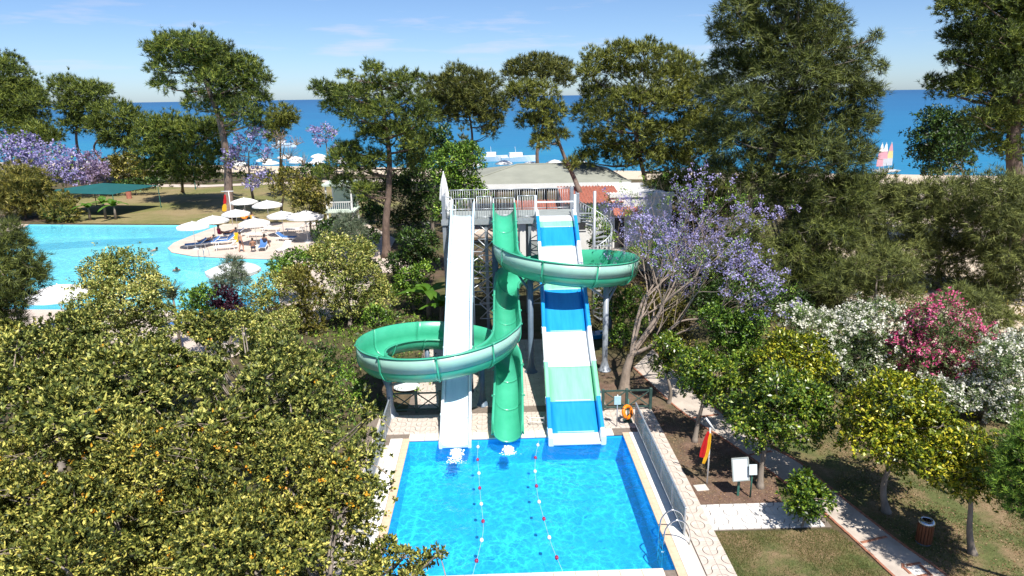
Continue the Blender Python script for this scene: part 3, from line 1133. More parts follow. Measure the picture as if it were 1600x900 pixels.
gpost(5.07, 29.75, 4.15, [(6.0, 31.2, 4.15, 3.2), (4.0, 29.2, 4.42, 3.5), (5.6, 30.3, 4.2, 3.6)])
gpost(1.61, 29.75, 4.62, [(1.0, 30.6, 4.7, 3.9), (2.4, 29.3, 4.55, 3.9)], 'steel_blue')
gpost(-4.35, 25.55, 1.72, [(-4.9, 26.6, 1.62, 1.0), (-3.4, 24.75, 1.9, 1.35), (-4.75, 26.2, 1.6, 1.5)])
gpost(-.62, 26.35, 2.05, [(-.6, 25.3, 2.3, 1.9), (.3, 26.0, 2.35, 1.9)], 'steel_blue', .11)
gpost(.05, 33.6, 5.2, [(.5, 33.6, 5.35, 4.9)], 'steel_blue', .15)
gpost(5.9, 33.3, 3.5, [(5.4, 33.7, 3.9, 3.3)], 'steel_blue', .12)
gpost(-3.2, 29.7, 1.3, [], 'steel_blue', .11)


# ---------------- white straight slide
def straight_slide(root, P, widths, wall, thick, secs, floor_round=0.0, flare=None):
    """secs: list of (Y_from, Y_to, floor_mat, wall_mat)"""
    Pr, s = resample(catmull(P, 10), .10)
    T, Rt, U = frames(Pr)
    # travel towards the pool: keep +u on the viewer's right
    Rt = np.repeat(np.array([[1., 0, 0]]), len(Pr), 0)
    U = np.cross(Rt, T); U /= np.linalg.norm(U, axis=1)[:, None]
    U *= np.sign(U[:, 2:3])
    l = root.location
    for ya, yb, mf, mw in secs:
        idx = [i for i in range(len(Pr)) if yb - .06 <= Pr[i][1] <= ya + .06]
        Ps = Pr[idx].copy()
        W = np.interp(Ps[:, 1], [x[0] for x in widths], [x[1] for x in widths]) / 2
        H = np.interp(Ps[:, 1], [x[0] for x in wall], [x[1] for x in wall])
        t = thick

        def fp(i):
            a = W[i] - t
            top = [(a * k / 4, floor_round * (k / 4.) ** 2) for k in range(-4, 5)]
            return [(a, -.06), (-a, -.06)] + top
        b = sweep(Ps, Rt[idx], U[idx], fp)
        fo = shift(b, root).build('slide_floor', mf, root, True)
        fo.data.polygons.foreach_set('use_smooth', [len(p.vertices) == 4 and abs(p.normal.z) > .3 for p in fo.data.polygons])
        for sg in (-1, 1):
            def wpf(i, sg=sg):
                a = W[i] - t + .002; c = W[i]; h = H[i]
                pts = [(a, -.10), (c - .02, -.10), (c, -.05), (c, h - .03), (c - .03, h), (a + .05, h), (a + .02, h - .03), (a, .02)]
                pts = [(sg * u, v) for u, v in pts]
                return pts if sg > 0 else pts[::-1]
            b = sweep(Ps, Rt[idx], U[idx], wpf)
            shift(b, root).build('slide_wall', mw, root)


def seam_plates(root, P, bounds, widths, m):
    Pr = catmull(P, 10); l = root.location
    for yb in bounds:
        i = int(np.argmin(abs(Pr[:, 1] - yb)))
        d = Pr[min(i + 1, len(Pr) - 1)] - Pr[max(i - 1, 0)]
        a = math.atan2(d[2], -d[1])
        w_ = np.interp(yb, [q[0] for q in widths], [q[1] for q in widths])
        for sg in (-1, 1):
            b = MB(); b.box(0, 0, 0, .022, .07, .40, bev=.004)
            for k in range(3): b.ball((sg * .012, 0, -.13 + .13 * k), .012, 6)
            o = b.build('joint_flange', m, root)
            o.location = (Pr[i][0] - l.x + sg * (w_ / 2 + .009), Pr[i][1] - l.y, Pr[i][2] - l.z + .09)
            o.rotation_euler = (-a, 0, 0)
        b = MB(); b.box(Pr[i][0] - l.x, Pr[i][1] - l.y, Pr[i][2] - l.z - .085, w_ - .1, .06, .03); b.build('joint_bar', m, root)


ws = thing('straight_slide', 'narrow white straight slide with pale blue edges on the left', 'water slide', (-1.6, 30, 0))
Pw = [(-1.60, 36.4, 6.36), (-1.60, 35.7, 6.34), (-1.60, 35.0, 6.18), (-1.60, 34.0, 5.82), (-1.60, 32.5, 5.18), (-1.605, 31.0, 4.45), (-1.605, 29.3, 3.55), (-1.61, 27.5, 2.48), (-1.61, 26.0, 1.55), (-1.61, 25.0, .95), (-1.61, 24.2, .48), (-1.61, 23.6, .18), (-1.61, 23.2, .04), (-1.61, 22.9, .0)]
sw = []
ys = [36.4, 34.2, 31.8, 29.4, 27.0, 25.9, 24.2, 22.9]
for a, c in zip(ys[:-1], ys[1:]):
    sw.append((a, c, 'aqua_white', 'pale_gel' if a > 25.95 else 'white_gel'))
straight_slide(ws, Pw, [(22.9, 1.22), (23.6, 1.18), (30, 1.20), (35, 1.24), (36.4, 1.32)], [(22.9, .22), (24, .30), (34, .32), (35.6, .42), (36.0, .75), (36.4, .78)], .13, sw, .07)
seam_plates(ws, Pw, ys[1:-1], [(22.9, 1.22), (23.6, 1.18), (30, 1.20), (35, 1.24), (36.4, 1.32)], 'pale_gel')
for y, zt in ((33.2, 5.3), (30.2, 3.85), (27.6, 2.4)):
    for sx in (-.52, .52):
        b = MB(); b.tube([(sx, y - 30, .0), (sx, y - 30, zt)], .05, 8)
        b.build('support_post', 'steel_blue', ws, True)
    b = MB(); b.box(0, y - 30, zt - .05, 1.2, .08, .08)
    b.build('cross_beam', 'steel_blue', ws)

# ---------------- wide multi-colour slide
wd = thing('wide_slide', 'wide straight slide in blue, white and mint panels on the right', 'water slide', (3.1, 30, 0))
Pb = [(3.33, 36.5, 6.26), (3.33, 35.9, 6.24), (3.32, 35.4, 6.06), (3.31, 34.8, 5.70), (3.28, 33.7, 5.10), (3.24, 32.3, 4.44), (3.20, 31.2, 3.95), (3.17, 30.2, 3.55), (3.13, 29.2, 3.02), (3.09, 28.2, 2.46), (3.06, 27.2, 1.98), (3.03, 26.2, 1.56), (3.0, 25.2, 1.04), (2.98, 24.5, .66), (2.96, 23.8, .32), (2.95, 23.4, .12), (2.945, 23.1, .03), (2.945, 22.85, .0)]
sb = [(36.5, 35.55, 'white_gel', 'white_gel'), (35.55, 35.1, 'mint_gel', 'blue_gel'), (35.1, 33.75, 'blue_gel', 'blue_gel'), (33.75, 31.35, 'white_gel', 'white_gel'), (31.35, 30.7, 'mint_gel', 'blue_gel'),
      (30.7, 28.3, 'blue_gel', 'blue_gel'), (28.3, 26.35, 'white_gel', 'white_gel'), (26.35, 24.75, 'mint_gel', 'mint_gel'), (24.75, 23.45, 'blue_gel', 'blue_gel'), (23.45, 22.85, 'white_gel', 'white_gel')]
straight_slide(wd, Pb, [(22.8, 2.16), (36.5, 2.14)], [(22.8, .26), (24, .32), (35.5, .36), (36.5, .40)], .19, sb)
seam_plates(wd, Pb, [q[1] for q in sb[1:-1]], [(22.8, 2.16), (36.5, 2.14)], 'pale_gel')
for y, zt in ((33.0, 4.7), (30.6, 3.65), (27.4, 2.0), (25.3, 1.0)):
    for sx in (-.8, .8):
        b = MB(); b.tube([(sx + .15, y - 30, 0), (sx + .15, y - 30, zt)], .055, 8)
        b.build('support_post', 'steel_blue', wd, True)
    b = MB(); b.box(.15, y - 30, zt - .06, 1.9, .08, .08)
    b.build('cross_beam', 'steel_blue', wd)
# white start gate of the wide slide
for sx in (-.83, 1.27):
    b = MB(); b.box(sx, 6.1, 6.75, .13, .13, 1.35, bev=.02); b.build('gate_post', 'white_gel', wd)
b = MB(); b.box(.22, 6.1, 7.05, 1.96, .07, .08, bev=.01); b.build('gate_bar', 'white_gel', wd)

# foam where the slides run into the pool
for i, (fx, fy, fl_, fw) in enumerate(((-1.55, 22.46, 1.0, .17), (.38, 22.56, .6, .14))):
    b = MB()
    for k in range(420):
        t = random.random() ** 1.3
        b.ball((fx + random.gauss(0, fw * (.45 + .55 * t)), fy - fl_ * t + .38, -.115 + random.uniform(0, .04) * (1 - t)), random.uniform(.012, .05) * (1.05 - .7 * t), 6, (1, 1.4, .5))
    tag(b.build('foam', 'foam', None, True), ['white churned foam below the white straight slide', 'small white splash below the green spiral slide'][i], 'foam', kind='stuff')

# ---------------- start tower
TZ = 6.18
tw = thing('start_tower', 'grey steel start platform with railings above the three slides', 'tower', (.95, 37.5, 0))
tx0, tx1, ty0, ty1 = -2.72 - .95, 4.62 - .95, 36.12 - 37.5, 39.0 - 37.5
b = MB(); b.box((tx0 + tx1) / 2, (ty0 + ty1) / 2, TZ - .10, tx1 - tx0, ty1 - ty0, .20, bev=.01); b.build('platform', 'galvanised', tw)
b = MB(); b.box((tx0 + tx1) / 2, ty0 - .03, TZ - .12, tx1 - tx0 + .1, .05, .30); b.build('platform_edge', 'galvanised', tw)
b = MB(); b.box((tx0 + tx1) / 2, (ty0 + ty1) / 2, TZ + .012, tx1 - tx0 - .1, ty1 - ty0 - .1, .02); b.build('deck_plate', 'grey_panel', tw)
for x in (tx0 + .1, -1.35, 1.0, tx1 - .1):
    for y in (ty0 + .12, ty1 - .12):
        corner = x in (tx0 + .1, tx1 - .1)
        b = MB(); b.box(x, y, (TZ + (1.3 if corner else -.2)) / 2, .19 if corner else .16, .19 if corner else .16, TZ + (1.3 if corner else -.2), bev=.015)
        b.build('tower_post', 'steel_grey', tw)


def brace(p, q, r=.028, m='galvanised'):
    b = MB(); b.tube([p, q], r, 6); b.build('brace', m, tw, True)


for zz in (1.4, 2.9, 4.4):
    for y in (ty0 + .12, ty1 - .12):
        for xa, xb in ((tx0 + .1, -1.35), (1.0, tx1 - .1)):
            brace((xa, y, zz), (xb, y, zz), .035)
            brace((xa, y, zz), (xb, y, zz + 1.45)); brace((xb, y, zz), (xa, y, zz + 1.45))
    for x in (tx0 + .1, -1.35, tx1 - .1):
        brace((x, ty0 + .12, zz), (x, ty1 - .12, zz), .035)
        brace((x, ty0 + .12, zz), (x, ty1 - .12, zz + 1.45)); brace((x, ty1 - .12, zz), (x, ty0 + .12, zz + 1.45))
for zz in (.6, 1.5, 2.4, 3.3, 4.2, 5.1):                       # lattice bay between the white and the green slide
    for xa, xb, y in ((-1.35 - .45, -1.35 + .45, ty0 + .05),):
        brace((xa, y, zz), (xb, y, zz + .9), .032); brace((xb, y, zz), (xa, y, zz + .9), .032); brace((xa, y, zz), (xb, y, zz), .03)


def railing(p, q, parent, h=1.22, z=TZ, gap=.125, name='railing_panel', m='galvanised', mid=True):
    p = np.array(p, float); q = np.array(q, float)
    d = np.linalg.norm(q - p); n = max(2, int(d / gap))
    b = MB()
    b.tube([(*p, z + h), (*q, z + h)], .028, 6)
    b.tube([(*p, z + .12), (*q, z + .12)], .022, 6)
    for i in range(n + 1):
        x, y = p + (q - p) * i / n
        r = .03 if i in (0, n) else .011
        b.tube([(x, y, z), (x, y, z + h)], r, 5)
    return b.build(name, m, parent, True)


for xa, xb in ((tx0 + .25, -3.15), (-1.80, -1.05), (.38, 1.28), (3.55, tx1 - .15)):
    railing((xa, ty0 + .06), (xb, ty0 + .06), tw)
for xa, xb in ((-3.1, -1.95), (-.92, .20)):                       # gates over the starts
    railing((xa, ty0 + .55), (xb, ty0 + .55), tw, 1.05, gap=.16)
xs_ = np.linspace(tx0 + .1, tx1 - .1, 6)
for a, c in zip(xs_[:-1], xs_[1:]):
    railing((a, ty1 - .06), (c, ty1 - .06), tw)
railing((tx0 + .06, ty0 + .2), (tx0 + .06, ty1 - .2), tw)
railing((tx1 - .06, ty0 + .2), (tx1 - .06, ty0 + 1.2), tw)

# ---------------- spiral stair beside the tower
st = thing('spiral_stair', 'grey spiral stair with barred railing beside the start tower', 'stair', (5.65, 37.6, 0))
b = MB(); b.tube([(0, 0, 0), (0, 0, TZ + 1.2)], .09, 12); b.build('centre_pole', 'galvanised', st, True)
NS = 30
for i in range(NS):
    a0 = R(195) - i * R(21); a1 = a0 - R(20)
    zt = TZ - i * TZ / NS
    poly = [(0.08 * math.cos(a0), .08 * math.sin(a0)), (.98 * math.cos(a0), .98 * math.sin(a0)), (1.0 * math.cos((a0 + a1) / 2), 1.0 * math.sin((a0 + a1) / 2)), (.98 * math.cos(a1), .98 * math.sin(a1)), (.08 * math.cos(a1), .08 * math.sin(a1))][::-1]
    b = MB(); b.prism(poly, zt - .05, zt); b.build('tread', 'galvanised', st)
b = MB()
hp = []
for i in range(NS * 2 + 1):
    a = R(195) - i * R(10.5); zt = TZ - i * TZ / NS / 2
    hp.append((math.cos(a), math.sin(a), zt + 1.1))
    b.tube([(math.cos(a), math.sin(a), zt - .05), (math.cos(a), math.sin(a), zt + 1.1)], .012, 5)
b.tube(hp, .03, 6)
b.build('railing_panel', 'galvanised', st, True)

# ================================================================== OBJECTS ROUND THE LANDING POOL
# ---- glass balustrades
def balustrade(label, x, y0, y1, n, h=.92):
    t = thing('glass_balustrade', label, 'balustrade', (x, y0, .045), 0, 'glass balustrades beside the landing pool')
    d = (y1 - y0) / n
    for i in range(n):
        b = MB(); b.box(0, d * (i + .5), h / 2 + .04, .012, d - .06, h - .12); b.build('glass_panel', 'panel_glass', t)
    for i in range(n + 1):
        b = MB(); b.box(0, d * i, h / 2, .04, .04, h, bev=.005); b.build('baluster_post', 'galvanised', t)
    b = MB(); b.box(0, (y1 - y0) / 2, h + .015, .055, y1 - y0 + .05, .05, bev=.008); b.build('top_rail', 'steel_grey', t)
    b = MB(); b.box(0, (y1 - y0) / 2, .03, .05, y1 - y0 + .05, .05); b.build('base_rail', 'steel_grey', t)


balustrade('long glass balustrade with grey rail along the right pool edge', 5.36, 17.1, 24.1, 5)
balustrade('long glass balustrade with grey rail along the left pool edge', -4.30, 17.6, 25.2, 5)


# ---- pool ladder
def ladder(label, x, y, z, sgn, rz, group=None, w=.5):
    t = thing('pool_ladder', label, 'ladder', (x, y, z), rz, group)
    for s in (-1, 1):
        pts = catmull([(-.12, s * w / 2, -1.0), (-.12, s * w / 2, .25), (-.02, s * w / 2, .62), (.22, s * w / 2, .80), (.5, s * w / 2, .66), (.62, s * w / 2, .3), (.62, s * w / 2, 0)], 5)
        b = MB(); b.tube(pts, .024, 8); b.build('handrail', 'stainless', t, True)
    for k in range(3):
        b = MB(); b.box(-.12, 0, -.25 - .28 * k, .09, w, .03, bev=.006); b.build('rung', 'stainless', t)
    return t


ladder('curved steel pool ladder on the near right pool edge', 4.78, 16.95, .06, 1, 0)

# ---- lane ropes with floats
fm = {}
for m in ('float_red', 'float_white'):
    b = MB(); b.lathe([(.02, -.06), (.045, -.052), (.056, -.025), (.056, .025), (.045, .052), (.02, .06)], 12)
    b.v = [(x, z, y) for x, y, z in b.v]
    fm[m] = b.mesh('float', True); fm[m].materials.append(MATS[m])
for li, (lab, pts) in enumerate((
        ('float rope between the white and green slide lanes', [(-.76, 23.4), (-.77, 22.21), (-.71, 21.28), (-.67, 20.34), (-.62, 19.54), (-.55, 18.62), (-.52, 17.84), (-.62, 16.94), (-.8, 15.8)]),
        ('float rope between the green and wide slide lanes', [(1.55, 23.4), (1.33, 22.08), (1.25, 21.08), (1.24, 20.31), (1.25, 19.44), (1.33, 18.55), (1.4, 17.74), (1.5, 16.89), (1.7, 15.8)]))):
    t = thing('lane_rope', lab, 'rope', (pts[0][0], pts[0][1], -.08), 0, 'lane ropes in the landing pool')
    P = catmull([(x - pts[0][0], y - pts[0][1], 0) for x, y in pts], 6)
    b = MB(); b.tube(P, .0035, 5); b.build('rope', 'rope', t, True)
    m0 = .45
    s = np.concatenate([[0], np.cumsum(np.linalg.norm(np.diff(P, axis=0), axis=1))])
    k = 0
    while m0 < s[-1] - .3:
        o = link('float', fm['float_white' if k % 2 == 0 else 'float_red'], None, t, tuple(np.interp(m0, s, P[:, c]) for c in range(3)))
        m0 += .93; k += 1


# ---- lattice fences
def cross_fence(label, x0, x1, y, n, h=.95):
    t = thing('lattice_fence', label, 'fence', (x0, y, .04), 0, 'dark green lattice fences behind the pool deck')
    d = (x1 - x0) / n
    for i in range(n + 1):
        b = MB(); b.box(d * i, 0, h / 2, .11, .11, h, bev=.015); b.build('fence_post', 'fence_green', t)
    for i in range(n):
        a = d * i + .055; c = d * (i + 1) - .055
        for z in (.14, h - .09):
            b = MB(); b.box((a + c) / 2, 0, z, c - a, .05, .06); b.build('fence_rail', 'fence_green', t)
        for p, q in (((a, -.012, .17), (c, -.012, h - .12)), ((a, .012, h - .12), (c, .012, .17))):
            b = MB(); b.tube([p, q], .024, 6); b.build('cross_bar', 'fence_green', t)


cross_fence('dark lattice fence under the left slide loop', -4.3, -2.35, 25.75, 2)
cross_fence('dark green lattice fence behind the lifebuoy', 4.3, 6.25, 25.45, 2)

# ---- sign on a thin post, lifebuoy on its stand, cone
t = thing('post_sign', 'small blank aqua sign on a thin post beside the wide slide', 'sign', (4.62, 24.0, .05))
b = MB(); b.tube([(0, 0, 0), (0, 0, 1.35)], .022, 8); b.build('post', 'galvanised', t, True)
b = MB(); b.box(0, -.03, 1.12, .26, .02, .36, bev=.006); b.build('panel', 'sign_aqua', t)
t = thing('lifebuoy', 'orange ring lifebuoy hanging on a short stand by the pool', 'lifebuoy', (5.08, 24.3, .05))
M = Matrix.Rotation(R(72), 3, 'X') @ Matrix.Rotation(R(0), 3, 'Z')
M = Matrix.Rotation(R(40), 3, 'Z') @ M
b = MB(); b.torus((0, 0, .46), .225, .075, 24, 10, M); b.build('ring', 'orange_plastic', t, True)
for a in (45, 135, 225, 315):
    c = M @ Vector((.225 * math.cos(R(a)), .225 * math.sin(R(a)), 0))
    b = MB(); b.torus((c.x, c.y, c.z + .46), .078, .012, 14, 6, M @ Matrix.Rotation(R(a), 3, 'Z') @ Matrix.Rotation(R(90), 3, 'X')); b.build('band', 'swim_dark', t, True)
b = MB(); b.tube([(.05, .12, 0), (.05, .12, .95)], .03, 8); b.build('stand', 'post_green', t, True)
b = MB(); b.box(.05, .12, .02, .34, .3, .04); b.build('base', 'fence_green', t)
t = thing('marker_cone', 'small orange cone on the corner of the pool deck', 'cone', (5.56, 23.95, .05))
b = MB(); b.lathe([(.09, .03), (.075, .06), (.02, .30), (.0, .31)], 12); b.build('cone', 'orange_plastic', t, True)
b = MB(); b.box(0, 0, .015, .24, .24, .03); b.build('base', 'fence_green', t)
t = thing('hose_rail', 'low white pipe rail on the deck beside the wide slide', 'rail', (1.48, 24.3, .05))
for z in (.16, .34):
    b = MB(); b.tube([(-.25, 0, z), (.38, -.03, z - .03)], .014, 6); b.build('pipe', 'white_paint', t, True)
for x in (-.22, .33):
    b = MB(); b.tube([(x, 0, 0), (x, 0, .36)], .014, 6); b.build('leg', 'white_paint', t, True)

# ---- flag on a pole
t = thing('beach_flag', 'red and yellow flag drooping on a white pole in the soil bed', 'flag', (6.88, 19.83, 0))
b = MB(); b.tube([(0, 0, 0), (.0, 0, 1.15), (-.02, 0, 2.08)], .026, 8); b.build('pole', 'pole_white', t, True)
b = MB(); b.tube([(-.18, .02, 2.42), (.13, -.04, 1.98)], .03, 8); b.build('cross_bar', 'pole_white', t, True)


def droop(name, m, rows, t):
    """rows: (z, [(x, y) ...]) hung folds"""
    b = MB(); vs = []; fs = []
    n = len(rows[0][1])
    for z, xy in rows:
        for x, y in xy: vs.append((x, y, z))
    for i in range(len(rows) - 1):
        for j in range(n - 1):
            a = i * n + j
            fs.append((a, a + 1, a + n + 1, a + n))
    b.add(vs, fs)
    o = b.build(name, m, t, True)
    md = o.modifiers.new('th', 'SOLIDIFY'); md.thickness = .006
    md = o.modifiers.new('ss', 'SUBSURF'); md.levels = 2; md.render_levels = 2
    return o


droop('red_half', 'red_cloth', [(1.98, [(-.03, -.02), (-.07, -.06), (-.10, -.01), (-.13, -.05)]), (1.6, [(-.06, -.03), (-.14, -.09), (-.19, .0), (-.26, -.06)]), (1.25, [(-.10, -.03), (-.18, -.10), (-.25, .01), (-.33, -.05)]), (1.02, [(-.15, -.03), (-.22, -.09), (-.28, .0), (-.34, -.05)])], t)
droop('yellow_half', 'yellow_cloth', [(1.92, [(.02, -.035), (.0, -.06), (-.02, -.03), (-.05, -.05)]), (1.55, [(.03, -.04), (-.02, -.09), (-.05, -.02), (-.11, -.06)]), (1.15, [(.0, -.04), (-.06, -.09), (-.10, -.02), (-.16, -.06)]), (.78, [(-.12, -.03), (-.17, -.08), (-.20, -.02), (-.25, -.05)])], t)

# ---- notice boards
t = thing('notice_board', 'large blank white notice board on a green post in the soil bed', 'sign', (7.66, 19.08, 0))
b = MB(); b.box(0, .05, .55, .07, .05, 1.1, bev=.008); b.build('post', 'post_green', t)
b = MB(); b.box(0, 0, 0, .50, .03, .70, bev=.006); o = b.build('panel', 'board_white', t); o.location = (0, 0, .98); o.rotation_euler = (R(-14), R(-3), 0)
for q in ((0, .36, .54, .04), (0, -.36, .54, .04), (-.255, 0, .04, .70), (.255, 0, .04, .70)):
    b = MB(); b.box(q[0], -.006, q[1], q[2], .045, q[3], bev=.006); o2 = b.build('frame_bar', 'grey_panel', t); o2.location = (0, 0, .98); o2.rotation_euler = (R(-14), R(-3), 0)
t = thing('info_sign', 'small blank white sign on a thin green post beside the notice board', 'sign', (8.02, 18.98, 0))
b = MB(); b.tube([(0, .03, 0), (0, .03, 1.1)], .028, 8); b.build('post', 'post_green', t, True)
b = MB(); b.box(0, 0, 0, .25, .025, .34, bev=.006); o = b.build('panel', 'board_white', t); o.location = (0, -.01, 1.02); o.rotation_euler = (R(-14), 0, 0)

# ---- slatted wooden litter bin
t = thing('litter_bin', 'round brown slatted litter bin with steel rim beside the path', 'bin', (12.1, 16.5, 0))
b = MB(); b.lathe([(.17, .05), (.17, .60), (.16, .60), (.16, .05)], 18); b.build('liner', 'dark_inside', t, True)
for k in range(16):
    a = 2 * math.pi * k / 16
    b = MB(); b.box(.195 * math.cos(a), .195 * math.sin(a), .345, .022, .062, .60, a, bev=.006); b.build('slat', 'wood_bin', t)
b = MB(); b.lathe([(.205, .64), (.215, .66), (.215, .70), (.16, .76), (.13, .76), (.13, .70), (.17, .66)], 20, cap=False); b.build('rim', 'bin_metal', t, True)
b = MB(); b.lathe([(.2, 0), (.2, .045), (.19, .05)], 18); b.build('base', 'steel_blue', t)

# ---- oval board, blue mats
t = thing('oval_board', 'white oval board lying on grass under the left slide loop', 'board', (-4.0, 28.0, 0))
b = MB(); b.ball((0, 0, 0), .62, 16, (1, .45, .12)); o = b.build('hull', 'white_gel', t, True); o.location = (0, 0, .22); o.rotation_euler = (R(24), R(-6), R(-12))
b = MB(); b.tube([(0, .1, 0), (0, .1, .2)], .05, 8); b.build('stand', 'steel_grey', t)
for i, lab in enumerate(('bottom blue foam mat of the pile behind the wide slide', 'top blue foam mat of the pile behind the wide slide')):
    b = MB(); b.box(5.5 + .08 * i, 34.4, .05 + .13 * i, 1.3, .7, .12, .25 + .1 * i, bev=.03)
    tag(b.build('foam_mat', 'blue_gel'), lab, 'mat', 'blue mats behind the wide slide')


# ================================================================== PARASOLS, LOUNGERS, CHAIRS
def make_parasol(rad=1.5, ht=2.62):
    root = thing('parasol', 'x', 'parasol')
    n = 8
    b = MB(); vs = [(0, 0, ht)]; fs = []
    rings = ((.35, -.12), (.7, -.27), (1.0, -.46))
    for q, dz in rings:
        for j in range(n * 2):
            a = math.pi * j / n
            sag = 1.0 if j % 2 == 0 else .955
            vs.append((rad * q * sag * math.cos(a), rad * q * sag * math.sin(a), ht + dz - (0 if j % 2 == 0 else .02)))
    m2 = n * 2
    for j in range(m2):
        fs.append((0, 1 + j, 1 + (j + 1) % m2))
        for r in range(2):
            a = 1 + r * m2 + j; c = 1 + r * m2 + (j + 1) % m2
            fs.append((a, a + m2, c + m2, c))
    b.add(vs, fs)
    o = b.build('canopy', 'canvas', root)
    b = MB(); vs = []; fs = []
    for z in (0, -.17):
        for j in range(m2):
            a = math.pi * j / n
            sag = 1.0 if j % 2 == 0 else .955
            vs.append(((rad + .005) * sag * math.cos(a), (rad + .005) * sag * math.sin(a), ht - .46 + z - (0 if j % 2 == 0 else .02)))
    for j in range(m2):
        fs.append((j, m2 + j, m2 + (j + 1) % m2, (j + 1) % m2))
    b.add(vs, fs); b.build('valance', 'canvas', o)
    b = MB(); b.tube([(0, 0, 0), (0, 0, ht + .06)], .026, 8); b.build('pole', 'pole_white', root, True)
    b = MB(); b.lathe([(.30, 0), (.30, .06), (.08, .10), (.05, .28)], 14); b.build('base', 'white_paint', root)
    b = MB()
    for j in range(n):
        a = 2 * math.pi * j / n
        b.tube([(0, 0, ht - .75), (rad * .6 * math.cos(a), rad * .6 * math.sin(a), ht - .25)], .010, 5)
    b.build('ribs', 'pole_white', root)
    return root


par = make_parasol()
PARS = [(-26.2, 59.6, 0, .92, 'white parasol at the tip of the pool terrace, nearest the water'), (-25.6, 62.6, .3, .92, 'white parasol second from the tip of the pool terrace'),
        (-24.9, 66.4, .6, .9, 'white parasol third from the tip of the pool terrace'),
        (-26.6, 73.7, .2, .95, 'small white parasol on grass behind the lifeguard post'), (-23.08, 70.3, .5, 1.0, 'white parasol upright in the middle at the back of the terrace'),
        (-19.9, 64.4, .1, .92, 'white parasol at the right of the terrace above white loungers'), (-21.2, 60.6, .7, .92, 'white parasol over the centre of the terrace'),
        (-16.9, 61.5, .4, 1.1, 'white parasol at the right end of the terrace beside shrubs'), (-16.2, 41.6, .2, 1.1, 'white parasol rising behind the purple bush at the near pool bank'),
        (-24.1, 37.0, .5, 1.1, 'white parasol on the near left pool bank'), (.60, 12.42, .35, .80, 'white parasol just in front of the near pool edge')]
for i, (x, y, rz, sc, lab) in enumerate(PARS):
    o = par if i == 0 else copy_tree(par)
    o.location = (x, y, .024); o.rotation_euler = (0, 0, rz); o.scale = (sc, sc, sc)
    o['label'] = lab; o['group'] = 'white parasols'

# closed parasol and plastic chair on the platform
t = thing('closed_parasol', 'closed white parasol standing on the left of the start platform', 'parasol', (-2.70, 38.2, TZ + .03))
b = MB(); b.tube([(0, 0, 0), (0, 0, 2.35)], .03, 8); b.build('pole', 'pole_white', t, True)
b = MB()
prf = [(.24, .75), (.26, .85), (.21, 1.4), (.12, 1.9), (.04, 2.2), (.012, 2.3)]
vs = []; fs = []
for r, z_ in prf:
    for j in range(16):
        a = 2 * math.pi * j / 16
        q = r * (1.12 if j % 2 else .82)
        vs.append((q * math.cos(a), q * math.sin(a), z_))
for i in range(len(prf) - 1):
    for j in range(16):
        fs.append((i * 16 + j, i * 16 + (j + 1) % 16, (i + 1) * 16 + (j + 1) % 16, (i + 1) * 16 + j))
b.add(vs, fs); b.build('folded_canopy', 'canvas', t)
b = MB(); b.lathe([(.25, 0), (.25, .06), (.06, .1)], 12); b.build('base', 'white_paint', t)


def chair(label, loc, rz, m='white_paint'):
    t = thing('plastic_chair', label, 'chair', loc, rz)
    b = MB(); b.box(0, 0, .43, .46, .44, .04, bev=.012); b.build('seat', m, t)
    for x in (-.2, .2):
        for y in (-.18, .18):
            b = MB(); b.tube([(x * 1.1, y * 1.1, 0), (x, y, .42)], .022, 6); b.build('leg', m, t)
        b = MB(); b.tube([(x * 1.15, -.2, .42), (x * 1.15, -.2, .64), (x * 1.15, .2, .66)], .02, 6); b.build('armrest', m, t)
    for k in range(5):
        b = MB(); b.box(-.18 + .09 * k, .22, .66, .06, .025, .42, bev=.008); b.build('back_slat', m, t)
    b = MB(); b.box(0, .225, .88, .46, .035, .06, bev=.01); b.build('back_rail', m, t)
    return t


chair('white plastic chair on the left end of the start platform', (-2.3, 36.75, TZ + .03), .4)


def make_lounger(fab):
    root = thing('sun_lounger', 'x', 'lounger')
    for s in (-1, 1):
        b = MB(); b.box(.0, s * .31, .30, 1.9, .05, .06, bev=.01); b.build('side_rail', 'white_paint', root)
    for x in (-.75, .7):
        for s in (-1, 1):
            b = MB(); b.tube([(x, s * .31, 0), (x * .96, s * .30, .30)], .03, 6); b.build('leg', 'white_paint', root)
    for k in range(7):
        b = MB(); b.box(-.85 + .17 * k, 0, .335, .13, .58, .025, bev=.006); b.build('slat', 'white_paint', root)
    b = MB(); b.box(0, 0, 0, .75, .60, .04, bev=.01); bk = b.build('backrest', 'white_paint', root); bk.location = (.62, 0, .54); bk.rotation_euler = (0, R(-36), 0)
    if fab:
        b = MB(); b.box(-.33, 0, .385, 1.16, .57, .07, bev=.025); b.build('mattress', fab, root)
        b = MB(); b.box(0, 0, .05, .72, .57, .07, bev=.025); q = b.build('back_cushion', fab, root); q.location = (.62, 0, .54); q.rotation_euler = (0, R(-36), 0)
    return root


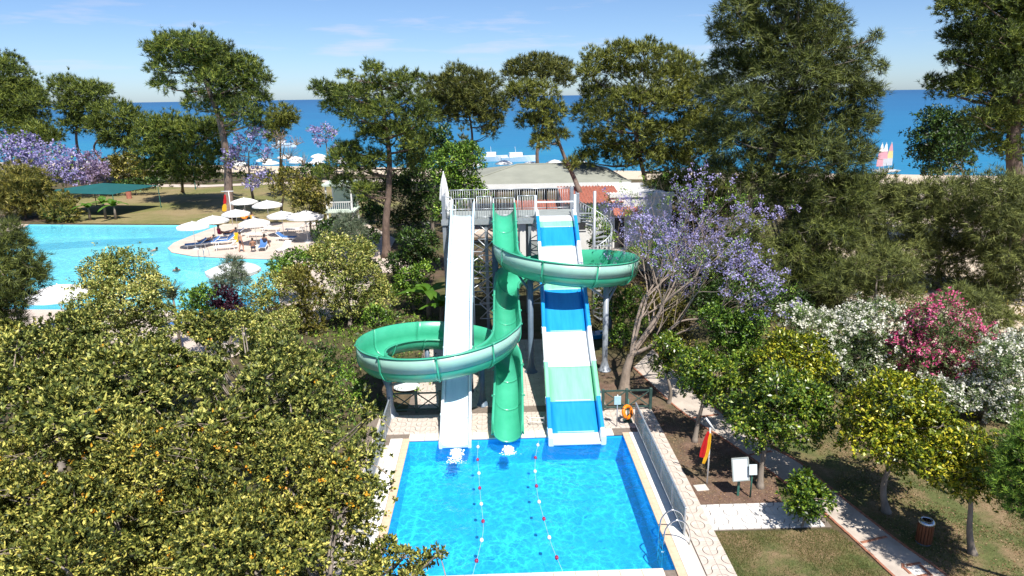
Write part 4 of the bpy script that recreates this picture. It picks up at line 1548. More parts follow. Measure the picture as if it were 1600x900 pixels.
lb = make_lounger('blue_fabric'); lw = make_lounger(None); ln = make_lounger('navy_fabric')
used = {id(lb): 0, id(lw): 0, id(ln): 0}
LNG = [(lb, -26.3, 60.0, 25, 'blue lounger at the tip of the terrace, nearest the water'), (lb, -25.4, 60.7, 25, 'blue lounger second from the tip of the terrace'),
       (ln, -24.7, 62.3, 20, 'navy lounger under the paired parasols'), (ln, -24.6, 64.6, 10, 'navy lounger beside the parasols, partly in shade'), (lb, -24.3, 61.2, 25, 'blue lounger third from the tip of the terrace'),
       (lb, -20.0, 58.6, 100, 'blue lounger end-on in the middle of the terrace'), (lb, -19.0, 62.2, 170, 'blue lounger under the right terrace parasol'),
       (lw, -23.3, 58.9, 15, 'bare white lounger at the front edge of the terrace'), (lw, -22.4, 64.4, 5, 'bare white lounger in the centre of the terrace'),
       (lw, -22.0, 67.2, 170, 'bare white lounger under the middle back parasol'), (lw, -17.9, 57.6, 80, 'bare white lounger at the right front of the terrace'),
       (lw, -19.4, 66.6, 10, 'bare white lounger at the right back of the terrace'), (lw, -23.9, 68.9, 15, 'bare white lounger at the back left of the terrace'), (lw, -18.3, 69.6, 35, 'bare white lounger beside the shrubs at the back'),
       (lb, -25.2, 37.6, 75, 'blue lounger on the near left pool bank'), (lw, -23.6, 37.0, 80, 'white lounger on the near left pool bank'), (lb, -18.2, 37.4, 60, 'blue lounger on the near pool bank behind the yucca')]
for src, x, y, a, lab in LNG:
    o = src if not used[id(src)] else copy_tree(src)
    used[id(src)] = 1
    o.location = (x, y, .024); o.rotation_euler = (0, 0, R(a))
    o['label'] = lab; o['group'] = 'sun loungers on the pool terrace'

# lifeguard post: flag frame, ring, yellow chair, wet-floor sign
t = thing('lifeguard_flag', 'red and yellow flag on a white T pole behind the paired parasols', 'flag', (-27.2, 71.3, .02))
b = MB(); b.tube([(0, 0, 0), (0, 0, 3.5)], .04, 8); b.build('pole', 'pole_white', t, True)
b = MB(); b.tube([(-.75, 0, 3.5), (.5, 0, 3.5)], .04, 8); b.build('cross_bar', 'pole_white', t, True)
droop('red_half', 'red_cloth', [(3.2, [(-.3, 0), (-.42, .05), (-.5, -.03)]), (2.5, [(-.32, 0), (-.5, .08), (-.62, -.03)]), (2.2, [(-.35, 0), (-.55, .06), (-.75, -.03)])], t)
droop('yellow_half', 'yellow_cloth', [(2.2, [(-.35, 0), (-.55, .06), (-.75, -.03)]), (1.7, [(-.4, 0), (-.65, .06), (-.9, -.03)]), (1.4, [(-.45, 0), (-.7, .06), (-.9, -.03)])], t)
t = thing('ring_stand', 'orange ring buoy on a stand at the back of the pool terrace', 'lifebuoy', (-26.1, 71.8, .02))
b = MB(); b.torus((0, 0, .95), .36, .11, 20, 8, Matrix.Rotation(R(90), 3, 'X')); b.build('ring', 'orange_plastic', t, True)
b = MB(); b.tube([(0, .12, 0), (0, .12, 1.5)], .035, 8); b.build('stand', 'pole_white', t)
chair('white plastic chair behind the ring buoy on the terrace', (-24.8, 71.3, .024), 2.6)
t = thing('floor_sign', 'small yellow folding floor sign in the middle of the terrace', 'sign', (-23.6, 62.4, .024))
for s in (-1, 1):
    b = MB(); b.box(0, 0, 0, .38, .02, .85, bev=.005); o = b.build('panel', 'yellow_cloth', t); o.location = (0, s * .14, .42); o.rotation_euler = (R(18) * s, 0, 0)
ladder('steel pool ladder at the front of the pool terrace', -24.2, 56.0, .03, 1, R(80))


# ================================================================== PEOPLE
def skin_body(name, J, E):
    """J: name -> (x, y, z, radius); E: edges. One continuous skinned surface."""
    me = bpy.data.meshes.new(name)
    keys = list(J)
    me.from_pydata([J[k][:3] for k in keys], [(keys.index(a), keys.index(c)) for a, c in E], [])
    o = bpy.data.objects.new(name, me); COL.objects.link(o)
    md = o.modifiers.new('skin', 'SKIN')
    for i, k in enumerate(keys):
        r = J[k][3]
        me.skin_vertices[0].data[i].radius = (r, r * (.72 if k in ('pelvis', 'waist', 'chest') else 1))
    me.skin_vertices[0].data[0].use_root = True
    sb2 = o.modifiers.new('ss', 'SUBSURF'); sb2.levels = 1; sb2.render_levels = 1
    dg = bpy.context.evaluated_depsgraph_get()
    ev = o.evaluated_get(dg)
    m2 = bpy.data.meshes.new_from_object(ev)
    m2.polygons.foreach_set('use_smooth', [True] * len(m2.polygons))
    bpy.data.objects.remove(o)
    return m2


EDG = [('pelvis', 'waist'), ('waist', 'chest'), ('chest', 'neck'), ('neck', 'chin'), ('chin', 'head'), ('head', 'crown')]
for s in 'lr':
    EDG += [('pelvis', 'hip' + s), ('hip' + s, 'knee' + s), ('knee' + s, 'ankle' + s), ('ankle' + s, 'toe' + s), ('chest', 'sho' + s), ('sho' + s, 'elb' + s), ('elb' + s, 'wri' + s), ('wri' + s, 'han' + s)]


def pose(kind):
    J = {'pelvis': (0, 0, .95, .15), 'waist': (0, 0, 1.10, .13), 'chest': (0, 0, 1.32, .155), 'neck': (0, .0, 1.47, .055), 'chin': (0, -.02, 1.54, .065), 'head': (0, -.015, 1.62, .092), 'crown': (0, 0, 1.70, .07)}
    for s, q in (('l', -1), ('r', 1)):
        J['hip' + s] = (q * .10, 0, .88, .095); J['knee' + s] = (q * .11, -.02, .48, .062); J['ankle' + s] = (q * .11, .03, .09, .042); J['toe' + s] = (q * .12, -.12, .035, .035)
        J['sho' + s] = (q * .19, 0, 1.40, .062); J['elb' + s] = (q * .25, .03, 1.12, .044); J['wri' + s] = (q * .25, -.06, .88, .030); J['han' + s] = (q * .25, -.08, .79, .032)
    if kind == 'walk':
        J['kneel'] = (-.10, -.12, .50, .062); J['anklel'] = (-.10, -.08, .10, .042); J['toel'] = (-.10, -.24, .045, .035)
        J['kneer'] = (.10, .06, .49, .062); J['ankler'] = (.10, .22, .12, .042); J['toer'] = (.11, .10, .04, .035)
        J['elbl'] = (-.25, .12, 1.14, .044); J['wril'] = (-.24, .10, .92, .030); J['hanl'] = (-.24, .08, .83, .032)
    if kind == 'sit':
        d = -.50
        for k in list(J):
            x, y, z_, r = J[k]
            J[k] = (x, y, z_ + d, r)
        for s, q in (('l', -1), ('r', 1)):
            J['hip' + s] = (q * .10, -.05, .42, .095); J['knee' + s] = (q * .13, -.46, .47, .062); J['ankle' + s] = (q * .13, -.50, .09, .042); J['toe' + s] = (q * .14, -.64, .035, .035)
            J['elb' + s] = (q * .25, -.05, .64, .044); J['wri' + s] = (q * .2, -.28, .56, .030); J['han' + s] = (q * .18, -.36, .54, .032)
    if kind == 'lie':
        for k in list(J):
            x, y, z_, r = J[k]
            up = max(0, z_ - .95)
            J[k] = (x, (.95 - z_) if z_ < .95 else -.0 - 0, .50, r)
        for k, l in (('pelvis', 0), ('waist', .14), ('chest', .34), ('neck', .48), ('chin', .55), ('head', .62), ('crown', .70)):
            J[k] = (0, -l * .80, .50 + l * .6, J[k][3])
        for s, q in (('l', -1), ('r', 1)):
            J['hip' + s] = (q * .10, .07, .50, .095); J['knee' + s] = (q * .12, .45, .56, .062); J['ankle' + s] = (q * .12, .85, .50, .042); J['toe' + s] = (q * .14, .90, .58, .035)
            J['sho' + s] = (q * .19, -.30, .74, .062); J['elb' + s] = (q * .27, -.06, .60, .044); J['wri' + s] = (q * .24, .14, .56, .030); J['han' + s] = (q * .22, .22, .56, .032)
    return J


POSES = {k: pose(k) for k in ('stand', 'walk', 'sit', 'lie')}
BODY = {k: skin_body('body', POSES[k], EDG) for k in POSES}


def hand_fingers(b, w_, h_):
    d = np.array(h_) - np.array(w_); d = d / np.linalg.norm(d)
    sd = np.cross(d, [0, 1, 0]); sd /= np.linalg.norm(sd) + 1e-9
    sd = np.cross(d, sd)
    for k, ln in enumerate((.07, .08, .075, .06)):
        p = np.array(h_) + sd * (.018 * (k - 1.5))
        b.tube([p, p + d * ln * .6, p + d * ln + np.array([0, -.012, 0])], [.009, .009, .006], 5)
    p = np.array(w_) + d * .03 + sd * .028
    b.tube([p, p + sd * .03 + d * .03, p + sd * .035 + d * .06], [.010, .010, .007], 5)


def person(label, kind, loc, rz, skin='skin', suit='swim_dark', full=False, cap=None):
    J = POSES[kind]
    t = thing('person', label, 'person', loc, rz, 'people around the main pool')
    me = BODY[kind].copy()
    me.materials.clear(); me.materials.append(MATS[skin])
    link('body', me, None, t)
    b = MB()
    for s in 'lr': hand_fingers(b, J['wri' + s][:3], J['han' + s][:3])
    b.build('fingers', skin, t, True)
    h = np.array(J['head'][:3]); c = np.array(J['crown'][:3])
    up = (c - h) / np.linalg.norm(c - h)
    b = MB(); b.ball(tuple(h + up * .035 + np.array([0, .022, 0])), .108, 12, (.95, 1.0, 1.02))
    if full: b.ball(tuple(h + np.array([0, .07, -.10])), .085, 10, (1, .7, 1.5))
    b.build('hair', cap or 'hair_dark', t, True)
    fr = h + np.array([0, -.085, 0])
    b = MB(); b.ball(tuple(fr + np.array([0, -.012, -.015])), .016, 6, (.8, 1.2, 1.4)); b.ball(tuple(fr + np.array([-.032, .0, .012])), .011, 6); b.ball(tuple(fr + np.array([.032, .0, .012])), .011, 6)
    b.build('face', skin, t, True)
    b = MB()
    pv = np.array(J['pelvis'][:3])
    b.ball(tuple(pv + np.array([0, 0, -.02])), .175, 12, (1.0, .82, .72))
    for s in 'lr':
        hp_ = np.array(J['hip' + s][:3]); kn = np.array(J['knee' + s][:3])
        b.tube([hp_ + (hp_ - kn) * .05, hp_ + (kn - hp_) * .35], [.112, .100], 10)
    if full:
        ch = np.array(J['chest'][:3]); wa = np.array(J['waist'][:3])
        b.tube([pv, wa, ch, ch + (ch - wa) * .2], [.165, .15, .172, .15], 12)
    b.build('swimwear', suit, t, True)
    return t


person('person in dark trunks standing at the front of the terrace', 'walk', (-21.56, 57.8, .024), R(150), 'skin')
person('person sitting on a lounger edge beside the standing figure', 'sit', (-20.5, 57.6, .024), R(200), 'skin_tan')
person('person with long dark hair sitting on the end-on blue lounger', 'sit', (-20.0, 59.2, .05), R(170), 'skin_tan', 'swim_dark', True)
person('person in a red swimsuit sitting under the paired parasols', 'sit', (-25.9, 64.3, .05), R(140), 'skin_tan', 'swim_red', True)
person('person lying back on a blue lounger at the terrace tip', 'lie', (-25.6, 60.9, -.02), R(115), 'skin', 'swim_dark')
person('person lying on the navy lounger beside the parasols', 'lie', (-24.9, 64.5, -.02), R(100), 'skin_tan', 'swim_dark')
person('swimmer in the water off the tip of the terrace', 'lie', (-29.9, 59.6, -.70), R(60), 'skin')
person('swimmer in the water below the terrace, nearest the shrubs', 'lie', (-24.6, 52.0, -.70), R(30), 'skin_tan')
person('person in yellow shirt sitting beside the ring buoy', 'sit', (-25.3, 71.8, .05), R(160), 'skin_tan', 'yellow_cloth', True)

# ================================================================== BUILDINGS AND FAR THINGS
def part(name, m, parent, *boxes):
    b = MB()
    for q in boxes: b.box(*q)
    return b.build(name, m, parent)


# ---- restaurant pavilion with low hipped roof
t = thing('pavilion', 'open restaurant pavilion with low grey hipped roof behind the tower', 'building', (4, 67, 0))
ex0, ex1, ey0, ey1, ez, rz_ = -7, 8.6, -5, 8, 4.85, 6.0
b = MB()
b.add([(ex0, ey0, ez), (ex1, ey0, ez), (ex1, ey1, ez), (ex0, ey1, ez), (ex0 + 5.5, 1, rz_), (ex1 - 3, 1, rz_)],
      [(0, 1, 5, 4), (1, 2, 5), (2, 3, 4, 5), (3, 0, 4)])
rf = b.build('roof', 'roof_grey', t)
for (xa, ya, xb, yb) in ((ex0, ey0, ex0 + 5.5, 1), (ex1, ey0, ex1 - 3, 1), (ex0 + 5.5, 1, ex1 - 3, 1)):
    b = MB(); b.tube([(xa, ya, ez + .03 if (xa, ya) != (ex0 + 5.5, 1) else rz_ + .03), (xb, yb, rz_ + .03)], .07, 6); b.build('ridge_cap', 'roof_grey', rf)
part('fascia', 'white_paint', t, ((ex0 + ex1) / 2, ey0 + .05, ez - .22, ex1 - ex0, .12, .44), ((ex0 + ex1) / 2, ey1 - .05, ez - .22, ex1 - ex0, .12, .44), (ex0 + .05, 1.5, ez - .22, .12, ey1 - ey0 - .24, .44), (ex1 - .05, 1.5, ez - .22, .12, ey1 - ey0 - .24, .44))
part('ceiling', 'wall_beige', t, ((ex0 + ex1) / 2, 1.5, ez - .40, ex1 - ex0 - .3, ey1 - ey0 - .3, .06))
part('floor_slab', 'deck_pale', t, ((ex0 + ex1) / 2, 1.5, .15, ex1 - ex0, ey1 - ey0, .3))
for x in np.linspace(ex0 + .8, ex1 - .8, 7):
    for y in (ey0 + .8, ey1 - .8):
        part('column', 'dark_inside', t, (x, y, 2.3, .28, .28, 4.1))
part('end_wall', 'wall_beige', t, (4.6, ey0 + 1.2, 2.3, 3.6, .25, 4.1))
part('back_counter', 'white_paint', t, (-3, 4, 1.0, 7, .8, 1.4))
part('hanging_sign', 'dark_inside', t, (-2, 5.2, 3.3, 12, .2, 1.0))
k = 0
SET = [(-6.5, -3.5), (-3.6, -3.8), (-.8, -3.4), (2.0, -3.7), (-5.2, -.8), (-2.2, -1.0), (.9, -.9), (3.4, -1.2)]
names = ['far left front', 'left front', 'middle front', 'right front', 'left back', 'middle left back', 'middle right back', 'right back']
for (x, y), nm in zip(SET, names):
    q = thing('restaurant_table', 'white square table inside the pavilion, %s of the eight' % nm, 'table', (4 + x, 67 + y, .3), 0, 'tables inside the pavilion')
    part('tabletop', 'white_paint', q, (0, 0, .74, 1.0, 1.0, .05))
    b = MB(); b.tube([(0, 0, 0), (0, 0, .72)], .05, 8); b.build('leg', 'galvanised', q)
    b = MB(); b.lathe([(.28, 0), (.26, .04), (.05, .07)], 12); b.build('base', 'galvanised', q)


# ---- tiled-roof houses
def tile_roof(name, x0, x1, y0, y1, z0, z1, parent, pitch=.24):
    """barrel-tile slope rising from y0 to y1"""
    n = int((x1 - x0) / pitch); rows = int(math.hypot(y1 - y0, z1 - z0) / .38)
    b = MB(); vs = []; fs = []
    cols = n * 4 + 1
    for r in range(rows + 1):
        for lip in (0, 1):
            f = r / rows
            y = y0 + (y1 - y0) * f; zz = z0 + (z1 - z0) * f + (.035 if lip else 0)
            for c in range(cols):
                x = x0 + (x1 - x0) * c / (cols - 1)
                vs.append((x, y, zz + .05 * math.sin(math.pi * 2 * c / 4)))
    for r in range(2 * rows + 1):
        for c in range(cols - 1):
            a = r * cols + c
            fs.append((a, a + 1, a + cols + 1, a + cols))
    b.add(vs, fs)
    return b.build(name, 'roof_red', parent)


t = thing('tiled_house', 'low white house with red tiled roof behind the start tower', 'house', (5, 49, 0))
part('wall', 'wall_white', t, (-1.6, 1.2, 2.0, 3.0, 3.4, 4.0))
part('wall', 'wall_white', t, (2.0, 1.2, 2.55, 3.9, 3.4, 5.1))
part('wall_panel', 'grey_panel', t, (-1.4, -.53, 1.6, 2.0, .04, 1.6))
tile_roof('roof', -3.3, .15, -1.1, 3.2, 4.12, 4.75, t)
tile_roof('roof', -.05, 4.3, -1.1, 3.2, 5.15, 5.75, t)
w_ = part('window', 'dark_inside', t, (1.2, -.52, 3.6, .9, .05, 1.0))
part('window_frame', 'white_paint', w_, (1.2, -.54, 4.12, 1.0, .07, .06), (1.2, -.54, 3.08, 1.0, .07, .06), (.72, -.54, 3.6, .06, .07, .98), (1.68, -.54, 3.6, .06, .07, .98))
t = thing('white_house', 'white flat-roofed house with a dark door beside the tower', 'house', (10.4, 51, 0))
part('wall', 'wall_white', t, (.2, 0, 2.75, 4.4, 5.6, 5.5))
part('parapet', 'wall_white', t, (.2, -2.75, 5.6, 4.6, .3, .3))
part('parapet', 'wall_white', t, (.2, 2.75, 5.6, 4.6, .3, .3))
d_ = part('door', 'dark_inside', t, (-1.35, -2.82, 2.9, .7, .06, 2.2))
part('door_frame', 'white_paint', d_, (-1.74, -2.84, 2.9, .08, .1, 2.2), (-.96, -2.84, 2.9, .08, .1, 2.2), (-1.35, -2.84, 4.04, .86, .1, .08))
w_ = part('window', 'dark_inside', t, (.6, -2.82, 3.2, 1.0, .06, 1.0))
part('window_frame', 'white_paint', w_, (.07, -2.84, 3.2, .08, .1, 1.0), (1.13, -2.84, 3.2, .08, .1, 1.0), (.6, -2.84, 3.74, 1.14, .1, .08), (.6, -2.84, 2.66, 1.14, .1, .08))
tile_roof('awning', -1.9, .3, -3.7, -2.83, 4.3, 4.75, t)
part('landing', 'deck_pale', t, (-.6, -4.0, 1.6, 3.6, 2.2, .2))
for x in (-2.2, 1.0):
    part('landing_post', 'wall_white', t, (x, -4.9, .75, .25, .25, 1.5))

# ---- mint two-storey kiosk
t = thing('kiosk', 'pale mint two-storey wooden kiosk with balcony rail among shrubs', 'kiosk', (-14.8, 67.5, 0))
for x in (-1.2, 1.2):
    for y in (-1.4, 1.4):
        part('corner_post', 'white_paint', t, (x, y, 2.25, .14, .14, 4.5))
part('lower_wall', 'wall_mint', t, (0, .4, .95, 2.2, 1.8, 1.9))
part('floor_slab', 'wall_mint', t, (0, 0, 1.98, 2.8, 3.2, .16))
part('upper_wall', 'wall_mint', t, (0, 1.2, 3.2, 2.2, .1, 2.3))
part('roof', 'wall_mint', t, (0, 0, 4.58, 3.0, 3.4, .2))
for k in range(12):
    part('baluster', 'white_paint', t, (-1.1 + .2 * k, -1.42, 2.5, .05, .05, .75))
part('handrail', 'white_paint', t, (0, -1.42, 2.92, 2.4, .1, .08))

# ---- green shade sail over the lawn
t = thing('shade_canopy', 'dark green shade canopy on thin posts at the lawn edge', 'canopy', (-45, 81, 0))
A_ = [(-7.2, -1.2, 2.75), (2.6, -3.5, 2.65), (4.4, 3.4, 2.75), (-4.5, 5.5, 2.8)]
b = MB(); b.add([tuple(p) for p in A_] + [(-.6, .8, 3.45)], [(0, 1, 4), (1, 2, 4), (2, 3, 4), (3, 0, 4)])
o = b.build('sail', 'canopy_green', t); md = o.modifiers.new('th', 'SOLIDIFY'); md.thickness = .02
for p in A_:
    b = MB(); b.tube([(p[0], p[1], 0), p], .05, 8); b.build('pole', 'post_green', t)

# ---- lamps and bins in the park
for lab, x, y, h in (('tall teal lamp post at the far edge of the lawn', -43.7, 102.1, 3.6), ('leaning thin lamp post on the beach at the right', 65.9, 95.2, 6.5)):
    t = thing('lamp_post', lab, 'lamp', (x, y, 0), 0, 'lamp posts')
    b = MB(); b.tube([(0, 0, 0), (.02 * h, 0, h)], [.09, .05], 8); b.build('pole', 'post_green' if x < 0 else 'steel_grey', t)
    b = MB(); b.lathe([(.05, h), (.16, h + .08), (.2, h + .3), (.08, h + .42)], 10); b.build('lamp_head', 'white_paint', t)
t = thing('litter_bin', 'reddish litter bin on the far side of the shade canopy', 'bin', (-49, 93.5, 0))
b = MB(); b.lathe([(.32, 0), (.36, 1.0), (.3, 1.0)], 12); b.build('body', 'roof_red', t)
b = MB(); b.lathe([(.38, 1.0), (.38, 1.06), (.1, 1.2)], 12); b.build('lid', 'dark_inside', t)

# ---- three beached catamarans with striped sails
for i, (x, cols, lab) in enumerate(((61.7, ('sail_pink', 'sail_pink', 'white_paint'), 'leftmost beached catamaran with pink sail'), (62.7, ('sail_blue', 'sail_pink', 'white_paint'), 'middle beached catamaran with pink and white sail'), (63.9, ('sail_blue', 'sail_yellow', 'sail_pink'), 'rightmost beached catamaran with yellow and pink sail'))):
    y = 107.5 + .6 * i
    t = thing('catamaran', lab, 'catamaran', (x, y, -.1), 0, 'catamarans on the beach')
    for s in (-.45, .45):
        b = MB(); b.tube([(s, -2.0, .35), (s, -1.4, .22), (s, .6, .18), (s, 2.0, .3)], [.04, .15, .17, .08], 8); b.build('hull', 'white_gel', t, True)
    b = MB(); b.tube([(0, .6, .3), (0, .6, 4.6)], .05, 6); b.build('mast', 'pole_white', t)
    for k, c in enumerate(cols):
        z0 = .9 + 1.15 * k
        wv = lambda z_: .50 * (1 - ((z_ - .9) / 3.6) ** 2.2) + .08
        b = MB(); b.add([(-wv(z0), .5, z0), (wv(z0) * .8, .5, z0), (wv(z0 + 1.15) * .8, .5, z0 + 1.15), (-wv(z0 + 1.15), .5, z0 + 1.15)], [(0, 1, 2, 3)])
        o = b.build('sail_panel', c, t); md = o.modifiers.new('th', 'SOLIDIFY'); md.thickness = .03

# ---- moored boats
for i, (x, y, L2, lab) in enumerate(((.5, 152, 6.0, 'white motor boat left of the pair moored behind the pavilion'), (6.0, 150, 8.0, 'larger white motor boat moored behind the pavilion'), (-62, 210, 7, 'white motor boat at anchor beyond the left pines'), (-7.0, 151, 6.0, 'white motor boat farthest left behind the pavilion'))):
    t = thing('motor_boat', lab, 'boat', (x, y, -1.2), R(8 * i), 'white boats on the sea')
    b = MB(); n = 9; vs = []; fs = []
    for k in range(n):
        f = k / (n - 1); xx = (f - .5) * L2; hw = 1.1 * (1 - max(0, (f - .45) / .55) ** 2) + .03
        vs += [(xx, -hw, .95 + .35 * f), (xx, -hw * .6, -.2), (xx, hw * .6, -.2), (xx, hw, .95 + .35 * f)]
    for k in range(n - 1):
        for j in range(4):
            a = k * 4 + j; c = k * 4 + (j + 1) % 4
            fs.append((a, a + 4, c + 4, c))
    fs.append((0, 1, 2, 3)); b.add(vs, fs); b.build('hull', 'white_gel', t)
    part('cabin', 'white_paint', t, (-.1 * L2, 0, 1.5, .35 * L2, 1.5, .9)); part('windscreen', 'dark_inside', t, (.09 * L2, 0, 1.6, .06, 1.3, .5))
    b = MB(); b.tube([(-.1 * L2, 0, 1.9), (-.12 * L2, 0, 3.2)], .04, 6); b.build('mast', 'pole_white', t)

# ---- beach parasols seen through the pines
mini = None
ORD = {}
spots = [(-83, 128), (-79, 131), (-75, 129), (-88, 131), (-70, 130), (-38, 120), (-34, 122), (-30, 119), (-41, 126), (-36, 128), (-31, 126), (-27, 124), (-43, 119), (-25, 119), (-39, 132), (-33, 133), (6, 108), (10, 110), (14, 107), (2, 111), (-3, 109), (-46, 124)]
for i, (x, y) in enumerate(spots):
    if mini is None:
        mini = thing('beach_parasol', 'x', 'parasol', (x, y, 0))
        b = MB(); b.lathe([(1.45, 2.0), (1.4, 2.2), (.75, 2.48), (.02, 2.65)], 12, cap=False); b.build('canopy', 'canvas', mini)
        b = MB(); b.tube([(0, 0, 0), (0, 0, 2.65)], .03, 6); b.build('pole', 'pole_white', mini)
        o = mini
    else:
        o = copy_tree(mini)
    o.location = (x, y, 0 if y < 115 else -.1)
    o['group'] = 'beach parasols behind the left pines' if x < -60 else ('beach parasols beyond the bare tree' if x < -20 else 'beach parasols behind the pavilion')
    ORD.setdefault(o['group'], []).append((x / y, o))
WORDS = ('first', 'second', 'third', 'fourth', 'fifth', 'sixth', 'seventh', 'eighth', 'ninth', 'tenth', 'eleventh', 'twelfth')
for gname, lst in ORD.items():
    lst.sort(key=lambda q: q[0])
    for k, (_, o) in enumerate(lst):
        o['label'] = '%s white beach parasol from the left among those %s' % (WORDS[k], gname.replace('beach parasols ', ''))
